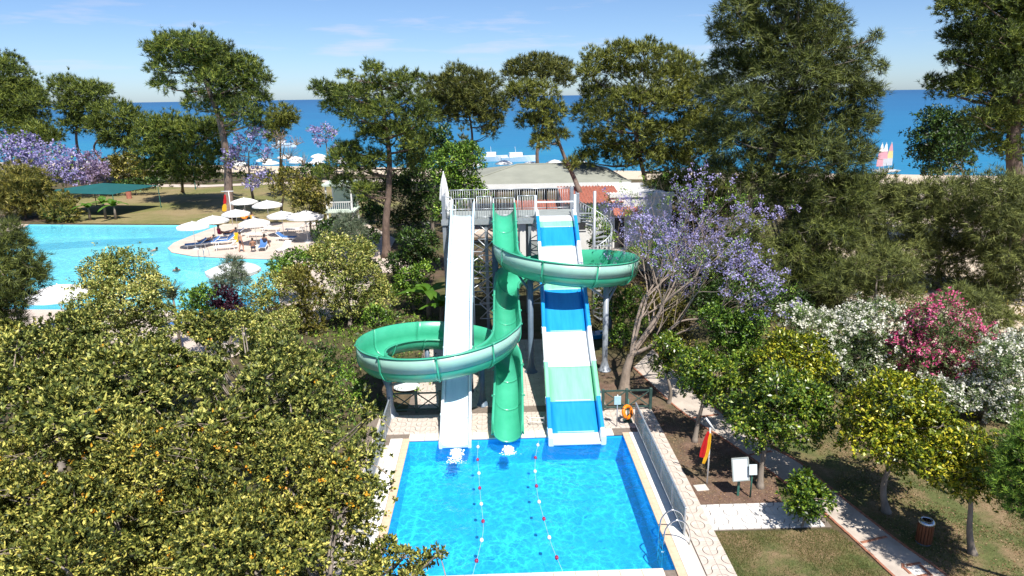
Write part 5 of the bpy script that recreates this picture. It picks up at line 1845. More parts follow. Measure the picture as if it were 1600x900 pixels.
TREES = [
('pine_tree', 'pine', 'dark pine at the far left edge of the photo', 'tree', (-77.74, 118.4), [(-78.55, 117.89, 17.22, 2.92), (-79.5, 119.66, 17.61, 2.96), (-77.41, 118.64, 14.15, 3.19), (-78.33, 120.71, 14.02, 3.24), (-73.48, 116.15, 12.44, 2.32), (-75.71, 119.54, 12.0, 2.39), (-79.28, 117.17, 13.08, 3.18), (-81.11, 119.86, 12.76, 3.26), (-77.51, 117.66, 10.27, 2.64), (-78.34, 118.7, 10.0, 2.67), (-73.94, 116.68, 9.53, 1.81), (-76.15, 120.19, 9.36, 1.87), (-78.85, 115.97, 8.99, 2.37), (-80.26, 118.76, 8.76, 2.42)], None, 'pines along the shore', {}),
('pine_tree', 'pine', 'low round pine beneath the far left pine', 'tree', (-70.91, 112.09), [(-70.24, 110.98, 7.78, 1.97), (-71.62, 112.96, 7.58, 2.01), (-72.14, 111.23, 6.9, 1.74), (-73.65, 113.7, 6.74, 1.78), (-68.46, 111.05, 7.02, 1.47), (-69.35, 112.61, 7.18, 1.49)], None, 'pines along the shore', {}),
('pine_tree', 'pine', 'left of the two slim pines before the sea', 'tree', (-63.58, 112.07), [(-64.71, 110.83, 14.29, 1.8), (-66.11, 112.77, 14.62, 1.84), (-62.45, 110.1, 13.56, 2.14), (-64.76, 114.63, 13.98, 2.22), (-60.57, 111.79, 13.77, 1.79), (-61.76, 113.7, 13.8, 1.82), (-64.63, 110.69, 11.6, 1.68), (-66.24, 113.07, 11.57, 1.72), (-62.47, 111.69, 11.42, 2.16), (-63.29, 112.67, 11.19, 2.18), (-64.3, 110.82, 9.06, 1.68), (-65.33, 112.85, 8.94, 1.71), (-61.07, 110.34, 8.94, 1.18), (-62.5, 113.1, 8.8, 1.21)], [(-65.4, 112.0, 5.3), (-64.78, 112.0, 9.72), (-63.57, 112.0, 13.08)], 'pines along the shore', {}),
('pine_tree', 'pine', 'right of the two slim pines before the sea', 'tree', (-56.54, 108.36), [(-56.03, 106.95, 10.49, 2.26), (-57.88, 109.87, 10.32, 2.33), (-54.29, 107.89, 9.49, 2.04), (-55.11, 109.13, 9.75, 2.06), (-58.82, 107.51, 8.96, 1.61), (-59.44, 109.39, 9.21, 1.63), (-55.76, 106.71, 7.78, 2.03), (-57.28, 109.58, 7.43, 2.09), (-53.79, 108.41, 8.07, 1.36), (-54.05, 108.52, 8.36, 1.36), (-55.31, 106.84, 6.28, 1.58), (-56.57, 109.23, 5.97, 1.62), (-58.09, 107.73, 7.0, 1.15), (-59.08, 109.23, 6.52, 1.17)], [(-60.47, 108.0, 5.03), (-59.56, 108.0, 7.41), (-56.77, 108.0, 9.73)], 'pines along the shore', {}),
('pine_tree', 'pine', 'tall spreading pine on the lawn behind the terrace parasols', 'tree', (-28.99, 75.2), [(-34.04, 76.72, 17.57, 1.58), (-34.82, 77.89, 17.58, 1.6), (-32.02, 75.26, 17.92, 1.54), (-32.94, 77.9, 18.07, 1.59), (-29.94, 74.37, 17.59, 1.66), (-31.26, 78.23, 17.93, 1.74), (-29.3, 76.9, 17.15, 1.7), (-29.69, 78.13, 16.97, 1.73), (-28.44, 77.07, 15.68, 1.7), (-28.98, 78.58, 15.86, 1.73), (-26.27, 77.25, 15.8, 1.53), (-26.85, 78.41, 15.8, 1.55), (-24.45, 76.42, 14.69, 1.2), (-25.45, 78.26, 14.44, 1.23), (-34.25, 75.47, 15.59, 1.09), (-35.62, 79.04, 16.03, 1.14), (-34.06, 75.57, 13.97, 0.93), (-35.78, 79.08, 14.11, 0.98), (-31.42, 76.89, 16.12, 1.71), (-31.73, 77.92, 16.26, 1.74), (-28.76, 74.08, 14.23, 1.49), (-31.0, 79.87, 14.5, 1.61), (-27.62, 77.71, 13.72, 1.7), (-28.15, 79.75, 13.66, 1.74), (-24.97, 76.42, 12.47, 1.36), (-26.11, 79.37, 12.26, 1.41), (-31.18, 75.89, 13.15, 0.92), (-32.84, 80.03, 12.93, 0.97), (-28.9, 77.12, 11.88, 1.54), (-30.02, 80.12, 12.18, 1.6), (-26.1, 75.57, 10.95, 1.5), (-27.46, 79.72, 10.75, 1.58), (-31.61, 76.12, 11.92, 0.93), (-33.15, 79.09, 11.86, 0.96), (-24.77, 77.17, 10.24, 0.91), (-25.24, 77.52, 10.38, 0.92)], [(-29.37, 77.0, 2.72), (-29.09, 77.0, 6.57), (-29.39, 77.0, 10.67), (-30.26, 77.0, 14.33), (-30.76, 77.0, 16.61)], 'pines along the shore', {'tr': 0.55, 'lf': 'lf_pine'}),
('pine_tree', 'pine', 'bushy low pine left of the tall lawn pine', 'tree', (-44.44, 99.4), [(-41.53, 87.68, 8.56, 1.82), (-42.08, 89.13, 8.63, 1.85), (-39.75, 88.03, 9.18, 1.81), (-40.13, 89.53, 9.2, 1.84), (-37.53, 88.45, 8.63, 1.98), (-37.63, 89.18, 8.7, 2.0), (-34.5, 86.08, 8.2, 1.91), (-36.07, 90.04, 7.84, 2.0), (-42.08, 87.47, 6.6, 1.82), (-43.14, 89.67, 6.23, 1.87), (-40.5, 88.46, 6.04, 2.01), (-40.81, 89.75, 6.18, 2.04), (-36.51, 85.38, 6.02, 2.09), (-38.95, 90.86, 5.44, 2.23), (-34.37, 86.66, 5.55, 1.93), (-35.87, 90.4, 5.3, 2.01), (-42.7, 88.26, 4.38, 1.48), (-42.98, 89.64, 4.29, 1.5), (-39.77, 88.4, 3.97, 1.82), (-40.48, 88.95, 3.6, 1.84), (-36.93, 88.28, 3.45, 1.62), (-37.85, 90.86, 3.31, 1.67), (-33.27, 86.55, 8.92, 1.39), (-34.02, 88.51, 9.03, 1.42)], None, 'pines along the shore', {}),
('pine_tree', 'pine_warm', 'small pale pine right of the tall lawn pine', 'tree', (-33.32, 108.95), [(-26.41, 89.08, 10.57, 1.39), (-26.89, 91.46, 10.28, 1.43), (-27.38, 89.93, 9.01, 1.23), (-27.3, 90.52, 9.09, 1.24), (-25.59, 89.75, 9.71, 0.88), (-26.0, 90.7, 9.64, 0.88), (-27.47, 88.85, 8.09, 0.87), (-28.11, 90.72, 7.71, 0.89)], None, 'pines along the shore', {}),
('pine_tree', 'pine', 'open pine with bare trunk left of the start tower', 'tree', (-8.76, 54.6), [(-12.47, 53.14, 13.14, 0.77), (-12.78, 55.02, 13.3, 0.79), (-11.9, 54.26, 11.87, 0.73), (-12.4, 55.85, 11.79, 0.75), (-10.77, 54.04, 14.06, 0.46), (-10.96, 55.16, 14.19, 0.47), (-10.21, 52.44, 12.63, 1.0), (-11.03, 56.8, 12.6, 1.08), (-8.51, 52.69, 14.5, 0.6), (-8.85, 55.29, 14.5, 0.63), (-8.57, 54.09, 13.05, 1.13), (-8.85, 55.52, 13.01, 1.16), (-6.68, 53.14, 13.55, 0.8), (-6.92, 55.91, 13.68, 0.84), (-5.34, 53.31, 13.92, 0.45), (-5.63, 55.73, 13.83, 0.47), (-6.32, 53.24, 12.11, 1.11), (-6.41, 55.0, 12.02, 1.14), (-7.89, 51.81, 11.36, 1.18), (-8.42, 55.21, 11.16, 1.26), (-9.76, 51.83, 11.14, 0.99), (-10.66, 56.77, 11.14, 1.08), (-5.49, 52.79, 10.58, 1.0), (-5.61, 54.56, 10.65, 1.03), (-7.14, 52.81, 9.81, 1.1), (-7.46, 56.11, 9.6, 1.17), (-11.66, 53.97, 12.74, 0.72), (-12.12, 55.59, 12.83, 0.75), (-9.3, 53.75, 9.64, 0.92), (-9.47, 56.28, 9.74, 0.96), (-5.47, 52.22, 8.95, 0.89), (-5.91, 55.1, 8.78, 0.94), (-4.96, 53.17, 11.38, 0.7), (-4.96, 55.41, 11.35, 0.73), (-10.81, 52.96, 8.73, 0.91), (-11.13, 54.83, 8.5, 0.95), (-10.01, 52.79, 7.4, 1.01), (-10.59, 55.05, 7.11, 1.06), (-11.41, 52.72, 8.05, 0.81), (-12.05, 54.77, 7.71, 0.84), (-8.59, 52.65, 8.01, 0.7), (-9.23, 56.0, 7.81, 0.75), (-6.37, 54.36, 7.4, 0.93), (-6.56, 55.95, 7.31, 0.95), (-12.95, 53.87, 6.88, 0.63), (-13.32, 54.92, 6.71, 0.64), (-9.72, 52.09, 5.71, 0.8), (-10.29, 55.49, 5.15, 0.85), (-11.59, 53.54, 6.08, 0.72), (-12.21, 56.39, 5.79, 0.76)], [(-8.54, 54.0, 2.85), (-8.17, 54.0, 5.39), (-7.93, 54.0, 8.36), (-8.14, 54.0, 11.25), (-8.22, 54.0, 13.59)], 'pines along the shore', {'tr': 0.34}),
('pine_tree', 'umbrella', 'domed umbrella pine right of the open pine', 'tree', (-3.1, 92.42), [(-6.41, 89.85, 13.72, 1.52), (-6.65, 94.65, 13.52, 1.6), (-3.43, 89.24, 14.3, 1.67), (-3.77, 95.27, 14.4, 1.79), (-1.1, 90.68, 13.62, 1.53), (-0.85, 94.41, 13.77, 1.59), (-7.29, 90.28, 11.93, 1.19), (-7.82, 94.37, 11.81, 1.24), (-4.62, 90.12, 12.56, 1.69), (-4.83, 95.89, 12.47, 1.8), (-1.97, 90.29, 11.98, 1.69), (-1.73, 95.05, 12.08, 1.78), (0.63, 91.08, 11.09, 1.2), (0.57, 93.48, 11.07, 1.23), (-5.6, 90.18, 9.9, 1.19), (-5.66, 94.08, 10.19, 1.24), (-2.8, 89.38, 10.0, 1.34), (-2.87, 94.83, 9.99, 1.42), (-0.17, 90.81, 9.19, 1.19), (0.02, 95.03, 9.4, 1.25), (-0.24, 89.56, 7.87, 0.84), (-0.34, 94.31, 7.82, 0.88), (-3.57, 89.29, 11.47, 1.34), (-3.88, 95.86, 11.37, 1.44)], None, 'pines along the shore', {'lf': 'lf_umbrella'}),
('pine_tree', 'umbrella', 'small umbrella pine above the pavilion', 'tree', (7.25, 104.21), [(4.42, 104.35, 16.42, 1.37), (4.49, 104.83, 16.27, 1.38), (7.23, 101.78, 16.56, 1.53), (7.51, 106.56, 16.86, 1.6), (9.76, 101.9, 15.97, 1.44), (10.44, 105.79, 16.38, 1.5), (3.27, 103.49, 15.24, 0.87), (3.0, 105.7, 15.31, 0.89), (8.41, 101.49, 15.04, 1.43), (8.58, 105.24, 15.14, 1.48), (10.94, 103.39, 14.56, 0.88), (11.18, 104.91, 14.38, 0.89), (6.03, 104.61, 15.22, 1.18), (6.19, 104.86, 15.41, 1.18)], None, 'pines along the shore', {'lf': 'lf_umbrella'}),
('pine_tree', 'pine_warm', 'thin yellowish pine leaning over the pavilion', 'tree', (9.57, 71.3), [(2.3, 51.72, 12.81, 0.78), (2.4, 52.65, 13.06, 0.79), (3.85, 51.58, 12.51, 0.87), (3.78, 52.47, 12.59, 0.89), (3.22, 51.2, 11.59, 0.87), (3.34, 52.58, 11.61, 0.89), (4.78, 51.93, 11.14, 0.73), (4.7, 52.54, 11.28, 0.74), (3.91, 51.26, 10.43, 0.77), (3.9, 53.36, 10.33, 0.8), (4.77, 52.04, 9.42, 0.69), (5.03, 52.29, 9.52, 0.69), (3.55, 50.81, 9.12, 0.57), (3.73, 52.82, 9.23, 0.6), (1.72, 51.89, 12.52, 0.58), (1.55, 52.64, 12.32, 0.59), (2.57, 52.12, 10.61, 0.59), (2.77, 52.66, 10.72, 0.59), (5.9, 51.45, 7.45, 0.44), (6.07, 52.73, 7.37, 0.45)], [(6.77, 52.0, 4.87), (6.26, 52.0, 6.34), (5.57, 52.0, 7.8), (4.7, 52.0, 9.93), (3.71, 52.0, 12.01)], 'pines along the shore', {'tr': 0.24}),
('pine_tree', 'pine_warm', 'large round pine between the pavilion and the tallest tree', 'tree', (14.22, 66.34), [(9.74, 65.31, 15.48, 0.99), (9.82, 67.13, 15.67, 1.02), (11.48, 63.77, 15.84, 1.09), (12.28, 68.68, 16.18, 1.18), (13.66, 63.62, 15.74, 1.1), (14.43, 66.93, 16.13, 1.16), (16.41, 65.84, 15.44, 1.08), (17.4, 69.53, 15.76, 1.14), (17.46, 63.4, 14.39, 1.11), (18.82, 68.68, 14.54, 1.2), (8.81, 64.05, 14.3, 0.85), (8.99, 66.67, 14.19, 0.88), (11.39, 65.83, 14.47, 1.13), (11.73, 66.91, 14.72, 1.15), (13.81, 65.86, 14.12, 1.14), (14.79, 70.13, 14.15, 1.21), (15.92, 64.21, 13.78, 1.12), (17.06, 69.37, 13.93, 1.21), (18.56, 64.07, 12.76, 1.25), (19.42, 66.82, 12.79, 1.3), (10.06, 66.39, 12.26, 1.26), (10.42, 67.8, 12.32, 1.29), (12.16, 63.49, 11.86, 1.33), (13.38, 69.67, 11.98, 1.46), (14.67, 63.06, 11.74, 1.34), (15.91, 68.86, 11.57, 1.46), (17.04, 63.86, 11.43, 1.49), (17.78, 66.97, 11.35, 1.56), (8.8, 64.73, 10.77, 1.1), (8.97, 67.17, 10.8, 1.14), (10.5, 62.87, 10.18, 1.43), (11.23, 67.68, 9.97, 1.54), (12.95, 62.64, 9.28, 1.44), (14.22, 69.28, 8.96, 1.59), (15.77, 64.47, 8.59, 1.5), (16.68, 68.23, 8.52, 1.58), (18.31, 63.92, 8.98, 1.62), (19.13, 67.74, 8.77, 1.72), (10.08, 66.05, 8.11, 1.26), (10.13, 66.84, 7.93, 1.27), (12.4, 66.7, 6.88, 1.4), (12.89, 69.18, 6.56, 1.46), (14.11, 63.46, 6.81, 1.47), (15.2, 67.83, 6.5, 1.57), (17.57, 66.2, 6.02, 1.55), (18.46, 69.14, 5.77, 1.62), (8.85, 65.59, 6.55, 0.87), (9.08, 66.71, 6.41, 0.89), (19.68, 65.54, 6.65, 1.42), (20.75, 68.32, 6.27, 1.48), (20.2, 65.77, 10.35, 1.29), (20.3, 66.85, 10.13, 1.31)], None, 'pines along the shore', {}),
('pine_tree', 'pine', 'big pine cut by the right edge of the photo', 'tree', (42, 52), [(32.57, 50.06, 17.88, 1.12), (33.95, 51.85, 18.0, 1.17), (33.42, 48.5, 18.01, 1.66), (36.58, 53.43, 18.58, 1.83), (36.95, 50.29, 17.97, 1.76), (38.45, 52.32, 18.26, 1.83), (33.29, 50.87, 16.03, 0.8), (34.62, 53.07, 16.14, 0.83), (33.94, 49.68, 15.79, 1.24), (36.05, 53.09, 16.2, 1.33), (35.32, 49.19, 15.64, 1.7), (38.38, 53.47, 16.07, 1.85), (38.84, 51.09, 15.81, 1.81), (39.25, 51.56, 15.95, 1.82), (32.7, 49.79, 14.51, 0.67), (34.83, 53.23, 14.67, 0.72), (35.62, 51.09, 14.07, 1.28), (36.19, 52.0, 14.26, 1.31), (37.53, 50.52, 13.94, 1.77), (39.13, 52.64, 14.08, 1.84), (32.84, 50.75, 12.45, 0.79), (33.92, 52.24, 12.43, 0.82), (33.63, 49.82, 12.69, 1.01), (34.79, 51.59, 12.77, 1.05), (35.13, 49.35, 12.15, 1.36), (38.33, 53.74, 12.16, 1.48), (37.26, 48.88, 12.02, 1.73), (41.02, 53.7, 11.97, 1.9), (32.02, 50.7, 13.06, 0.51), (33.24, 52.29, 12.89, 0.52), (37.36, 50.62, 10.31, 1.42), (38.8, 52.52, 9.99, 1.47), (40.04, 51.35, 9.94, 1.71), (40.69, 52.01, 9.71, 1.73), (34.8, 48.97, 10.44, 0.9), (37.58, 53.04, 10.0, 0.98), (37.54, 51.42, 8.28, 0.78), (38.13, 52.23, 8.27, 0.79), (38.84, 50.89, 7.83, 0.84), (41.08, 53.79, 7.53, 0.89), (39.91, 50.23, 16.79, 2.71), (41.56, 52.07, 16.92, 2.82), (41.65, 51.02, 12.44, 2.78), (42.74, 52.28, 12.31, 2.85), (35.33, 50.41, 20.37, 2.33), (36.27, 51.85, 20.81, 2.39), (38.51, 51.14, 20.89, 2.72), (38.83, 51.72, 21.17, 2.75)], [(39.89, 51.0, 5.32), (39.07, 51.0, 8.68), (38.5, 51.0, 13.27), (38.14, 51.0, 17.63)], 'pines along the shore', {'tr': 0.75}),
('pine_tree', 'pine', 'pine bough hanging in at the right edge beside the citrus', 'tree', (15.9, 13.2), [(12.03, 13.76, 4.19, 0.41), (12.46, 14.3, 3.79, 0.43), (12.05, 13.93, 3.47, 0.38), (12.29, 14.18, 3.23, 0.39), (12.39, 13.79, 2.98, 0.43), (12.77, 14.22, 2.68, 0.44), (12.14, 13.76, 4.64, 0.37), (12.47, 14.12, 4.51, 0.38), (12.75, 13.73, 3.88, 0.77), (13.27, 14.29, 3.55, 0.8), (13.01, 13.8, 4.67, 0.77), (13.26, 14.13, 4.41, 0.79)], None, 'pines along the shore', {'tr': 0.12, 'lf': 'lf_bright'}),
('casuarina_tree', 'casuarina', 'tallest tree, dense feathery casuarina right of centre', 'tree', (17, 43), [(13.5, 39.41, 16.66, 1.18), (14.89, 43.44, 17.18, 1.3), (15.28, 39.83, 17.0, 1.45), (16.44, 42.74, 17.34, 1.55), (17.37, 40.37, 16.7, 1.49), (18.44, 42.51, 16.85, 1.57), (18.33, 38.74, 15.86, 1.05), (20.66, 43.71, 16.48, 1.18), (13.04, 40.38, 15.74, 0.8), (13.7, 42.47, 15.84, 0.84), (14.75, 40.2, 15.32, 1.45), (15.76, 42.67, 15.57, 1.54), (16.71, 40.13, 15.04, 1.63), (18.22, 43.29, 15.16, 1.76), (19.66, 41.49, 14.62, 1.46), (20.73, 43.79, 14.91, 1.55), (20.63, 40.0, 14.14, 1.01), (22.41, 43.37, 14.39, 1.1), (22.06, 40.8, 15.44, 0.35), (22.83, 42.09, 15.42, 0.36), (22.32, 40.38, 13.68, 0.43), (23.0, 41.47, 13.76, 0.44), (13.89, 41.29, 14.01, 1.23), (14.21, 42.01, 13.85, 1.25), (15.4, 39.89, 13.42, 1.6), (16.77, 43.41, 13.59, 1.75), (17.36, 39.25, 12.96, 1.77), (18.49, 41.98, 12.88, 1.89), (20.34, 40.72, 12.89, 1.45), (20.81, 42.04, 13.03, 1.49), (21.88, 40.62, 12.17, 1.04), (22.21, 41.47, 12.12, 1.06), (13.07, 40.47, 12.28, 1.2), (13.46, 41.85, 12.4, 1.24), (14.18, 38.61, 11.63, 1.54), (16.0, 43.11, 11.4, 1.72), (17.78, 41.48, 10.78, 1.86), (17.97, 41.69, 10.68, 1.87), (19.69, 40.55, 10.68, 1.78), (20.63, 42.69, 10.7, 1.87), (21.89, 41.3, 10.42, 1.23), (22.78, 42.78, 10.43, 1.27), (13.33, 41.19, 10.03, 1.22), (13.47, 41.57, 10.14, 1.23), (14.1, 38.74, 9.76, 1.39), (15.59, 42.93, 9.3, 1.54), (17.12, 41.24, 8.76, 1.85), (17.91, 43.01, 8.46, 1.93), (18.17, 38.65, 8.84, 1.77), (20.55, 43.58, 8.31, 1.99), (21.41, 41.02, 8.4, 1.48), (22.86, 43.49, 8.32, 1.57), (13.25, 39.54, 8.09, 1.02), (14.03, 41.97, 7.75, 1.08), (15.74, 40.41, 7.23, 1.39), (16.88, 43.59, 6.73, 1.5), (18.39, 41.08, 6.16, 1.79), (18.96, 42.33, 6.11, 1.84), (20.76, 40.93, 6.24, 1.65), (21.69, 42.7, 5.98, 1.72), (21.56, 39.72, 6.67, 1.02), (23.23, 42.72, 6.27, 1.1), (15.54, 39.72, 5.42, 1.13), (16.95, 43.06, 4.63, 1.23), (18.86, 39.95, 4.34, 1.6), (20.48, 43.19, 3.85, 1.73), (20.39, 39.0, 4.09, 1.34), (22.97, 43.93, 3.23, 1.51), (17.57, 39.13, 3.05, 1.4), (18.95, 42.56, 2.24, 1.52), (19.67, 38.74, 2.25, 1.34), (21.72, 42.84, 1.26, 1.48), (18.56, 39.61, 1.03, 1.1), (15.58, 40.65, 19.08, 1.86), (16.85, 43.87, 19.53, 2.0), (16.81, 39.02, 19.08, 1.81), (18.44, 42.43, 19.72, 1.97), (16.05, 39.99, 21.13, 1.65), (17.38, 43.16, 21.88, 1.78)], None, 'casuarinas and scrub on the right', {'tr': 0.5}),
('scrub_tree', 'scrub', 'feathery olive scrub right behind the tallest tree', 'tree', (24.85, 44.0), [(23.56, 44.11, 5.95, 1.13), (23.85, 44.73, 5.94, 1.15), (25.16, 44.01, 6.17, 1.15), (25.45, 44.74, 5.97, 1.17), (26.48, 44.0, 5.64, 1.07), (26.97, 44.59, 5.34, 1.08), (23.61, 43.05, 4.69, 1.3), (24.54, 44.79, 4.31, 1.36), (25.81, 43.01, 4.13, 1.43), (26.48, 44.36, 3.92, 1.47), (24.55, 42.82, 2.57, 1.23), (25.4, 44.49, 2.26, 1.27), (23.23, 43.16, 2.98, 1.12), (23.95, 44.82, 2.68, 1.16), (23.76, 43.34, 0.52, 0.95)], None, 'casuarinas and scrub on the right', {}),
('scrub_tree', 'scrub', 'feathery olive scrub in the middle of the right bank', 'tree', (28.84, 42.19), [(26.9, 42.05, 5.82, 1.04), (27.5, 42.91, 5.59, 1.06), (27.97, 41.09, 6.11, 1.13), (29.24, 42.93, 5.87, 1.18), (29.81, 41.6, 6.33, 0.97), (30.58, 42.71, 6.02, 0.99), (27.58, 41.98, 4.16, 1.43), (28.41, 43.12, 3.98, 1.47), (29.57, 41.74, 4.21, 1.55), (30.06, 42.33, 4.23, 1.58), (28.91, 42.07, 2.22, 1.37), (29.89, 43.51, 1.96, 1.41), (26.77, 41.62, 2.71, 1.13), (27.39, 42.74, 2.33, 1.16), (30.22, 41.24, 2.4, 1.27), (31.22, 42.31, 2.05, 1.31), (29.57, 41.58, 0.6, 0.98), (27.55, 41.89, 0.63, 0.87)], None, 'casuarinas and scrub on the right', {}),
('scrub_tree', 'scrub', 'feathery olive scrub at the right edge of the photo', 'tree', (30.72, 39.06), [(28.97, 38.26, 6.61, 1.09), (29.72, 39.25, 6.45, 1.12), (30.69, 38.58, 6.41, 1.21), (31.46, 39.38, 6.3, 1.24), (29.34, 38.98, 4.82, 1.39), (29.78, 39.4, 4.68, 1.41), (31.14, 38.66, 4.52, 1.7), (31.78, 39.34, 4.34, 1.73), (30.42, 38.61, 2.48, 1.41), (31.03, 39.4, 2.25, 1.44), (31.88, 38.74, 1.76, 1.54), (32.57, 39.41, 1.46, 1.57), (30.39, 39.09, 0.44, 1.15), (30.85, 39.74, 0.36, 1.16)], None, 'casuarinas and scrub on the right', {}),
('scrub_tree', 'scrub', 'low feathery scrub above the white oleander', 'tree', (20.78, 35.31), [(21.58, 34.65, 2.98, 0.94), (21.89, 35.46, 2.75, 0.96), (21.07, 35.29, 3.72, 0.79), (21.34, 36.05, 3.59, 0.8), (19.56, 34.84, 3.18, 0.77), (20.06, 35.79, 2.86, 0.79), (18.57, 35.11, 1.92, 0.77), (18.97, 35.87, 1.88, 0.79), (22.07, 34.47, 1.75, 0.63), (22.72, 35.56, 1.51, 0.65)], None, 'casuarinas and scrub on the right', {}),
('scrub_tree', 'scrub', 'low feathery scrub above the pink oleander', 'tree', (25.0, 32.95), [(23.78, 32.66, 2.18, 0.7), (24.17, 33.4, 1.81, 0.72), (24.54, 32.29, 1.82, 0.79), (25.37, 33.48, 1.45, 0.81), (25.91, 32.71, 0.93, 0.73), (26.24, 33.15, 0.83, 0.74)], None, 'casuarinas and scrub on the right', {}),
('dark_tree', 'broad', 'dark rounded tree before the beach on the right', 'tree', (65.42, 94.48), [(45.94, 71.87, 9.28, 1.2), (46.79, 73.03, 9.33, 1.22), (47.57, 71.99, 8.66, 1.46), (48.56, 73.12, 8.45, 1.48), (45.68, 71.91, 7.41, 1.52), (46.35, 72.69, 7.32, 1.54), (46.84, 70.22, 6.75, 1.59), (48.95, 73.55, 6.35, 1.66), (48.9, 70.72, 7.39, 1.45), (50.29, 73.04, 7.24, 1.5), (45.51, 72.01, 5.86, 1.04), (45.99, 73.12, 5.75, 1.06), (46.85, 71.3, 5.08, 1.44), (47.93, 73.15, 4.91, 1.48), (48.77, 70.89, 5.18, 1.29), (50.79, 73.76, 4.63, 1.35), (49.8, 71.09, 8.13, 1.3), (51.84, 73.6, 8.23, 1.35), (46.12, 71.09, 3.88, 0.88), (48.27, 74.03, 3.7, 0.92)], None, None, {'lf': 'lf_dark', 'tr': 0.2}),
('feathery_tree', 'casuarina', 'feathery dark tree at the left edge before the main pool', 'tree', (-18.7, 26.07), [(-18.29, 26.06, 7.22, 0.73), (-18.57, 26.35, 7.16, 0.73), (-17.44, 25.34, 6.62, 0.59), (-18.07, 26.33, 6.47, 0.61), (-18.25, 25.2, 6.31, 0.89), (-19.08, 26.4, 6.12, 0.93), (-17.36, 25.36, 6.03, 0.53), (-18.08, 26.3, 5.81, 0.55), (-18.49, 25.64, 5.25, 0.73), (-19.22, 26.62, 4.92, 0.76), (-17.11, 25.5, 6.33, 0.29), (-17.87, 26.5, 6.07, 0.31), (-18.47, 26.05, 7.65, 0.61), (-19.11, 26.92, 7.61, 0.63), (-19.05, 25.77, 4.35, 0.74), (-19.51, 26.23, 4.1, 0.76), (-19.7, 26.0, 6.43, 1.24), (-20.18, 26.59, 6.25, 1.27), (-19.88, 25.86, 4.94, 1.26), (-20.26, 26.3, 4.89, 1.28)], None, None, {'tr': 0.12}),
('jacaranda_tree', 'jac', 'broad lilac jacaranda at the far left', 'tree', (-65.51, 98.41), [(-65.94, 97.16, 6.76, 1.98), (-67.17, 98.45, 6.7, 2.01), (-64.16, 98.22, 6.97, 1.98), (-64.81, 99.07, 6.98, 2.0), (-65.22, 97.25, 4.96, 1.98), (-66.94, 99.96, 5.1, 2.03), (-62.82, 98.06, 5.49, 1.97), (-63.86, 99.64, 5.13, 2.0), (-67.38, 97.64, 4.32, 1.78), (-68.22, 98.91, 3.96, 1.81), (-64.01, 97.25, 3.57, 1.75), (-65.54, 99.3, 3.24, 1.79)], None, 'jacarandas in lilac bloom', {'fl': 'fl_lilac'}),
('jacaranda_tree', 'jac', 'lilac jacaranda behind the shade canopy', 'tree', (-57.68, 94.44), [(-58.65, 94.2, 5.78, 1.88), (-59.58, 95.87, 6.02, 1.91), (-55.94, 93.21, 5.1, 1.84), (-57.36, 95.84, 5.31, 1.89), (-57.56, 93.57, 3.63, 1.65), (-58.25, 94.63, 3.35, 1.67), (-58.69, 92.49, 3.55, 1.44), (-60.91, 95.29, 3.11, 1.49), (-55.9, 94.21, 2.59, 1.24), (-56.11, 94.47, 2.69, 1.24), (-56.37, 93.98, 4.21, 1.44), (-56.8, 95.51, 4.22, 1.46)], None, 'jacarandas in lilac bloom', {'fl': 'fl_lilac'}),
('jacaranda_tree', 'jac', 'faded mauve jacaranda right of the far lilac ones', 'tree', (-54.52, 96.18), [(-54.81, 95.2, 4.27, 1.65), (-55.82, 97.15, 4.49, 1.68), (-53.71, 96.01, 3.76, 1.45), (-54.47, 97.02, 3.72, 1.46), (-54.56, 94.89, 2.63, 1.44), (-55.91, 96.87, 2.4, 1.47), (-52.77, 95.05, 3.32, 0.82), (-54.13, 97.28, 2.75, 0.84)], None, 'jacarandas in lilac bloom', {'fl': 'fl_mauve'}),
('jacaranda_tree', 'jac', 'lilac jacaranda beside the tall lawn pine', 'tree', (-29.2, 84.32), [(-28.11, 76.53, 6.86, 1.07), (-28.7, 77.93, 6.91, 1.09), (-26.39, 75.73, 8.16, 1.05), (-27.19, 78.69, 7.71, 1.09), (-25.03, 76.18, 8.84, 0.9), (-25.92, 78.0, 8.9, 0.93), (-27.77, 76.67, 5.49, 1.0), (-28.24, 78.35, 5.54, 1.02), (-24.81, 76.14, 7.05, 0.83), (-25.52, 78.17, 6.9, 0.85), (-28.49, 75.94, 6.25, 0.76), (-29.05, 77.54, 6.22, 0.78), (-26.29, 76.37, 3.57, 0.91), (-27.08, 78.11, 3.4, 0.94), (-25.63, 76.27, 5.53, 0.68), (-26.24, 78.22, 5.02, 0.7), (-25.04, 76.57, 4.38, 0.68), (-25.29, 78.0, 4.22, 0.7)], None, 'jacarandas in lilac bloom', {'fl': 'fl_lilac', 'lfd': 0.5, 'tr': 0.2}),
('jacaranda_tree', 'jac', 'small far lilac jacaranda against the sea', 'tree', (-25.5, 108.52), [(-27.46, 108.4, 7.76, 0.84), (-27.45, 109.01, 7.57, 0.84), (-25.29, 107.78, 7.87, 0.93), (-25.54, 109.54, 7.78, 0.95), (-26.21, 107.66, 6.25, 0.94), (-26.43, 108.54, 6.21, 0.94), (-24.17, 108.39, 4.96, 0.83), (-23.79, 108.42, 4.67, 0.83), (-24.17, 107.91, 7.33, 0.83), (-24.48, 109.56, 7.15, 0.84)], None, 'jacarandas in lilac bloom', {'fl': 'fl_lilac'}),
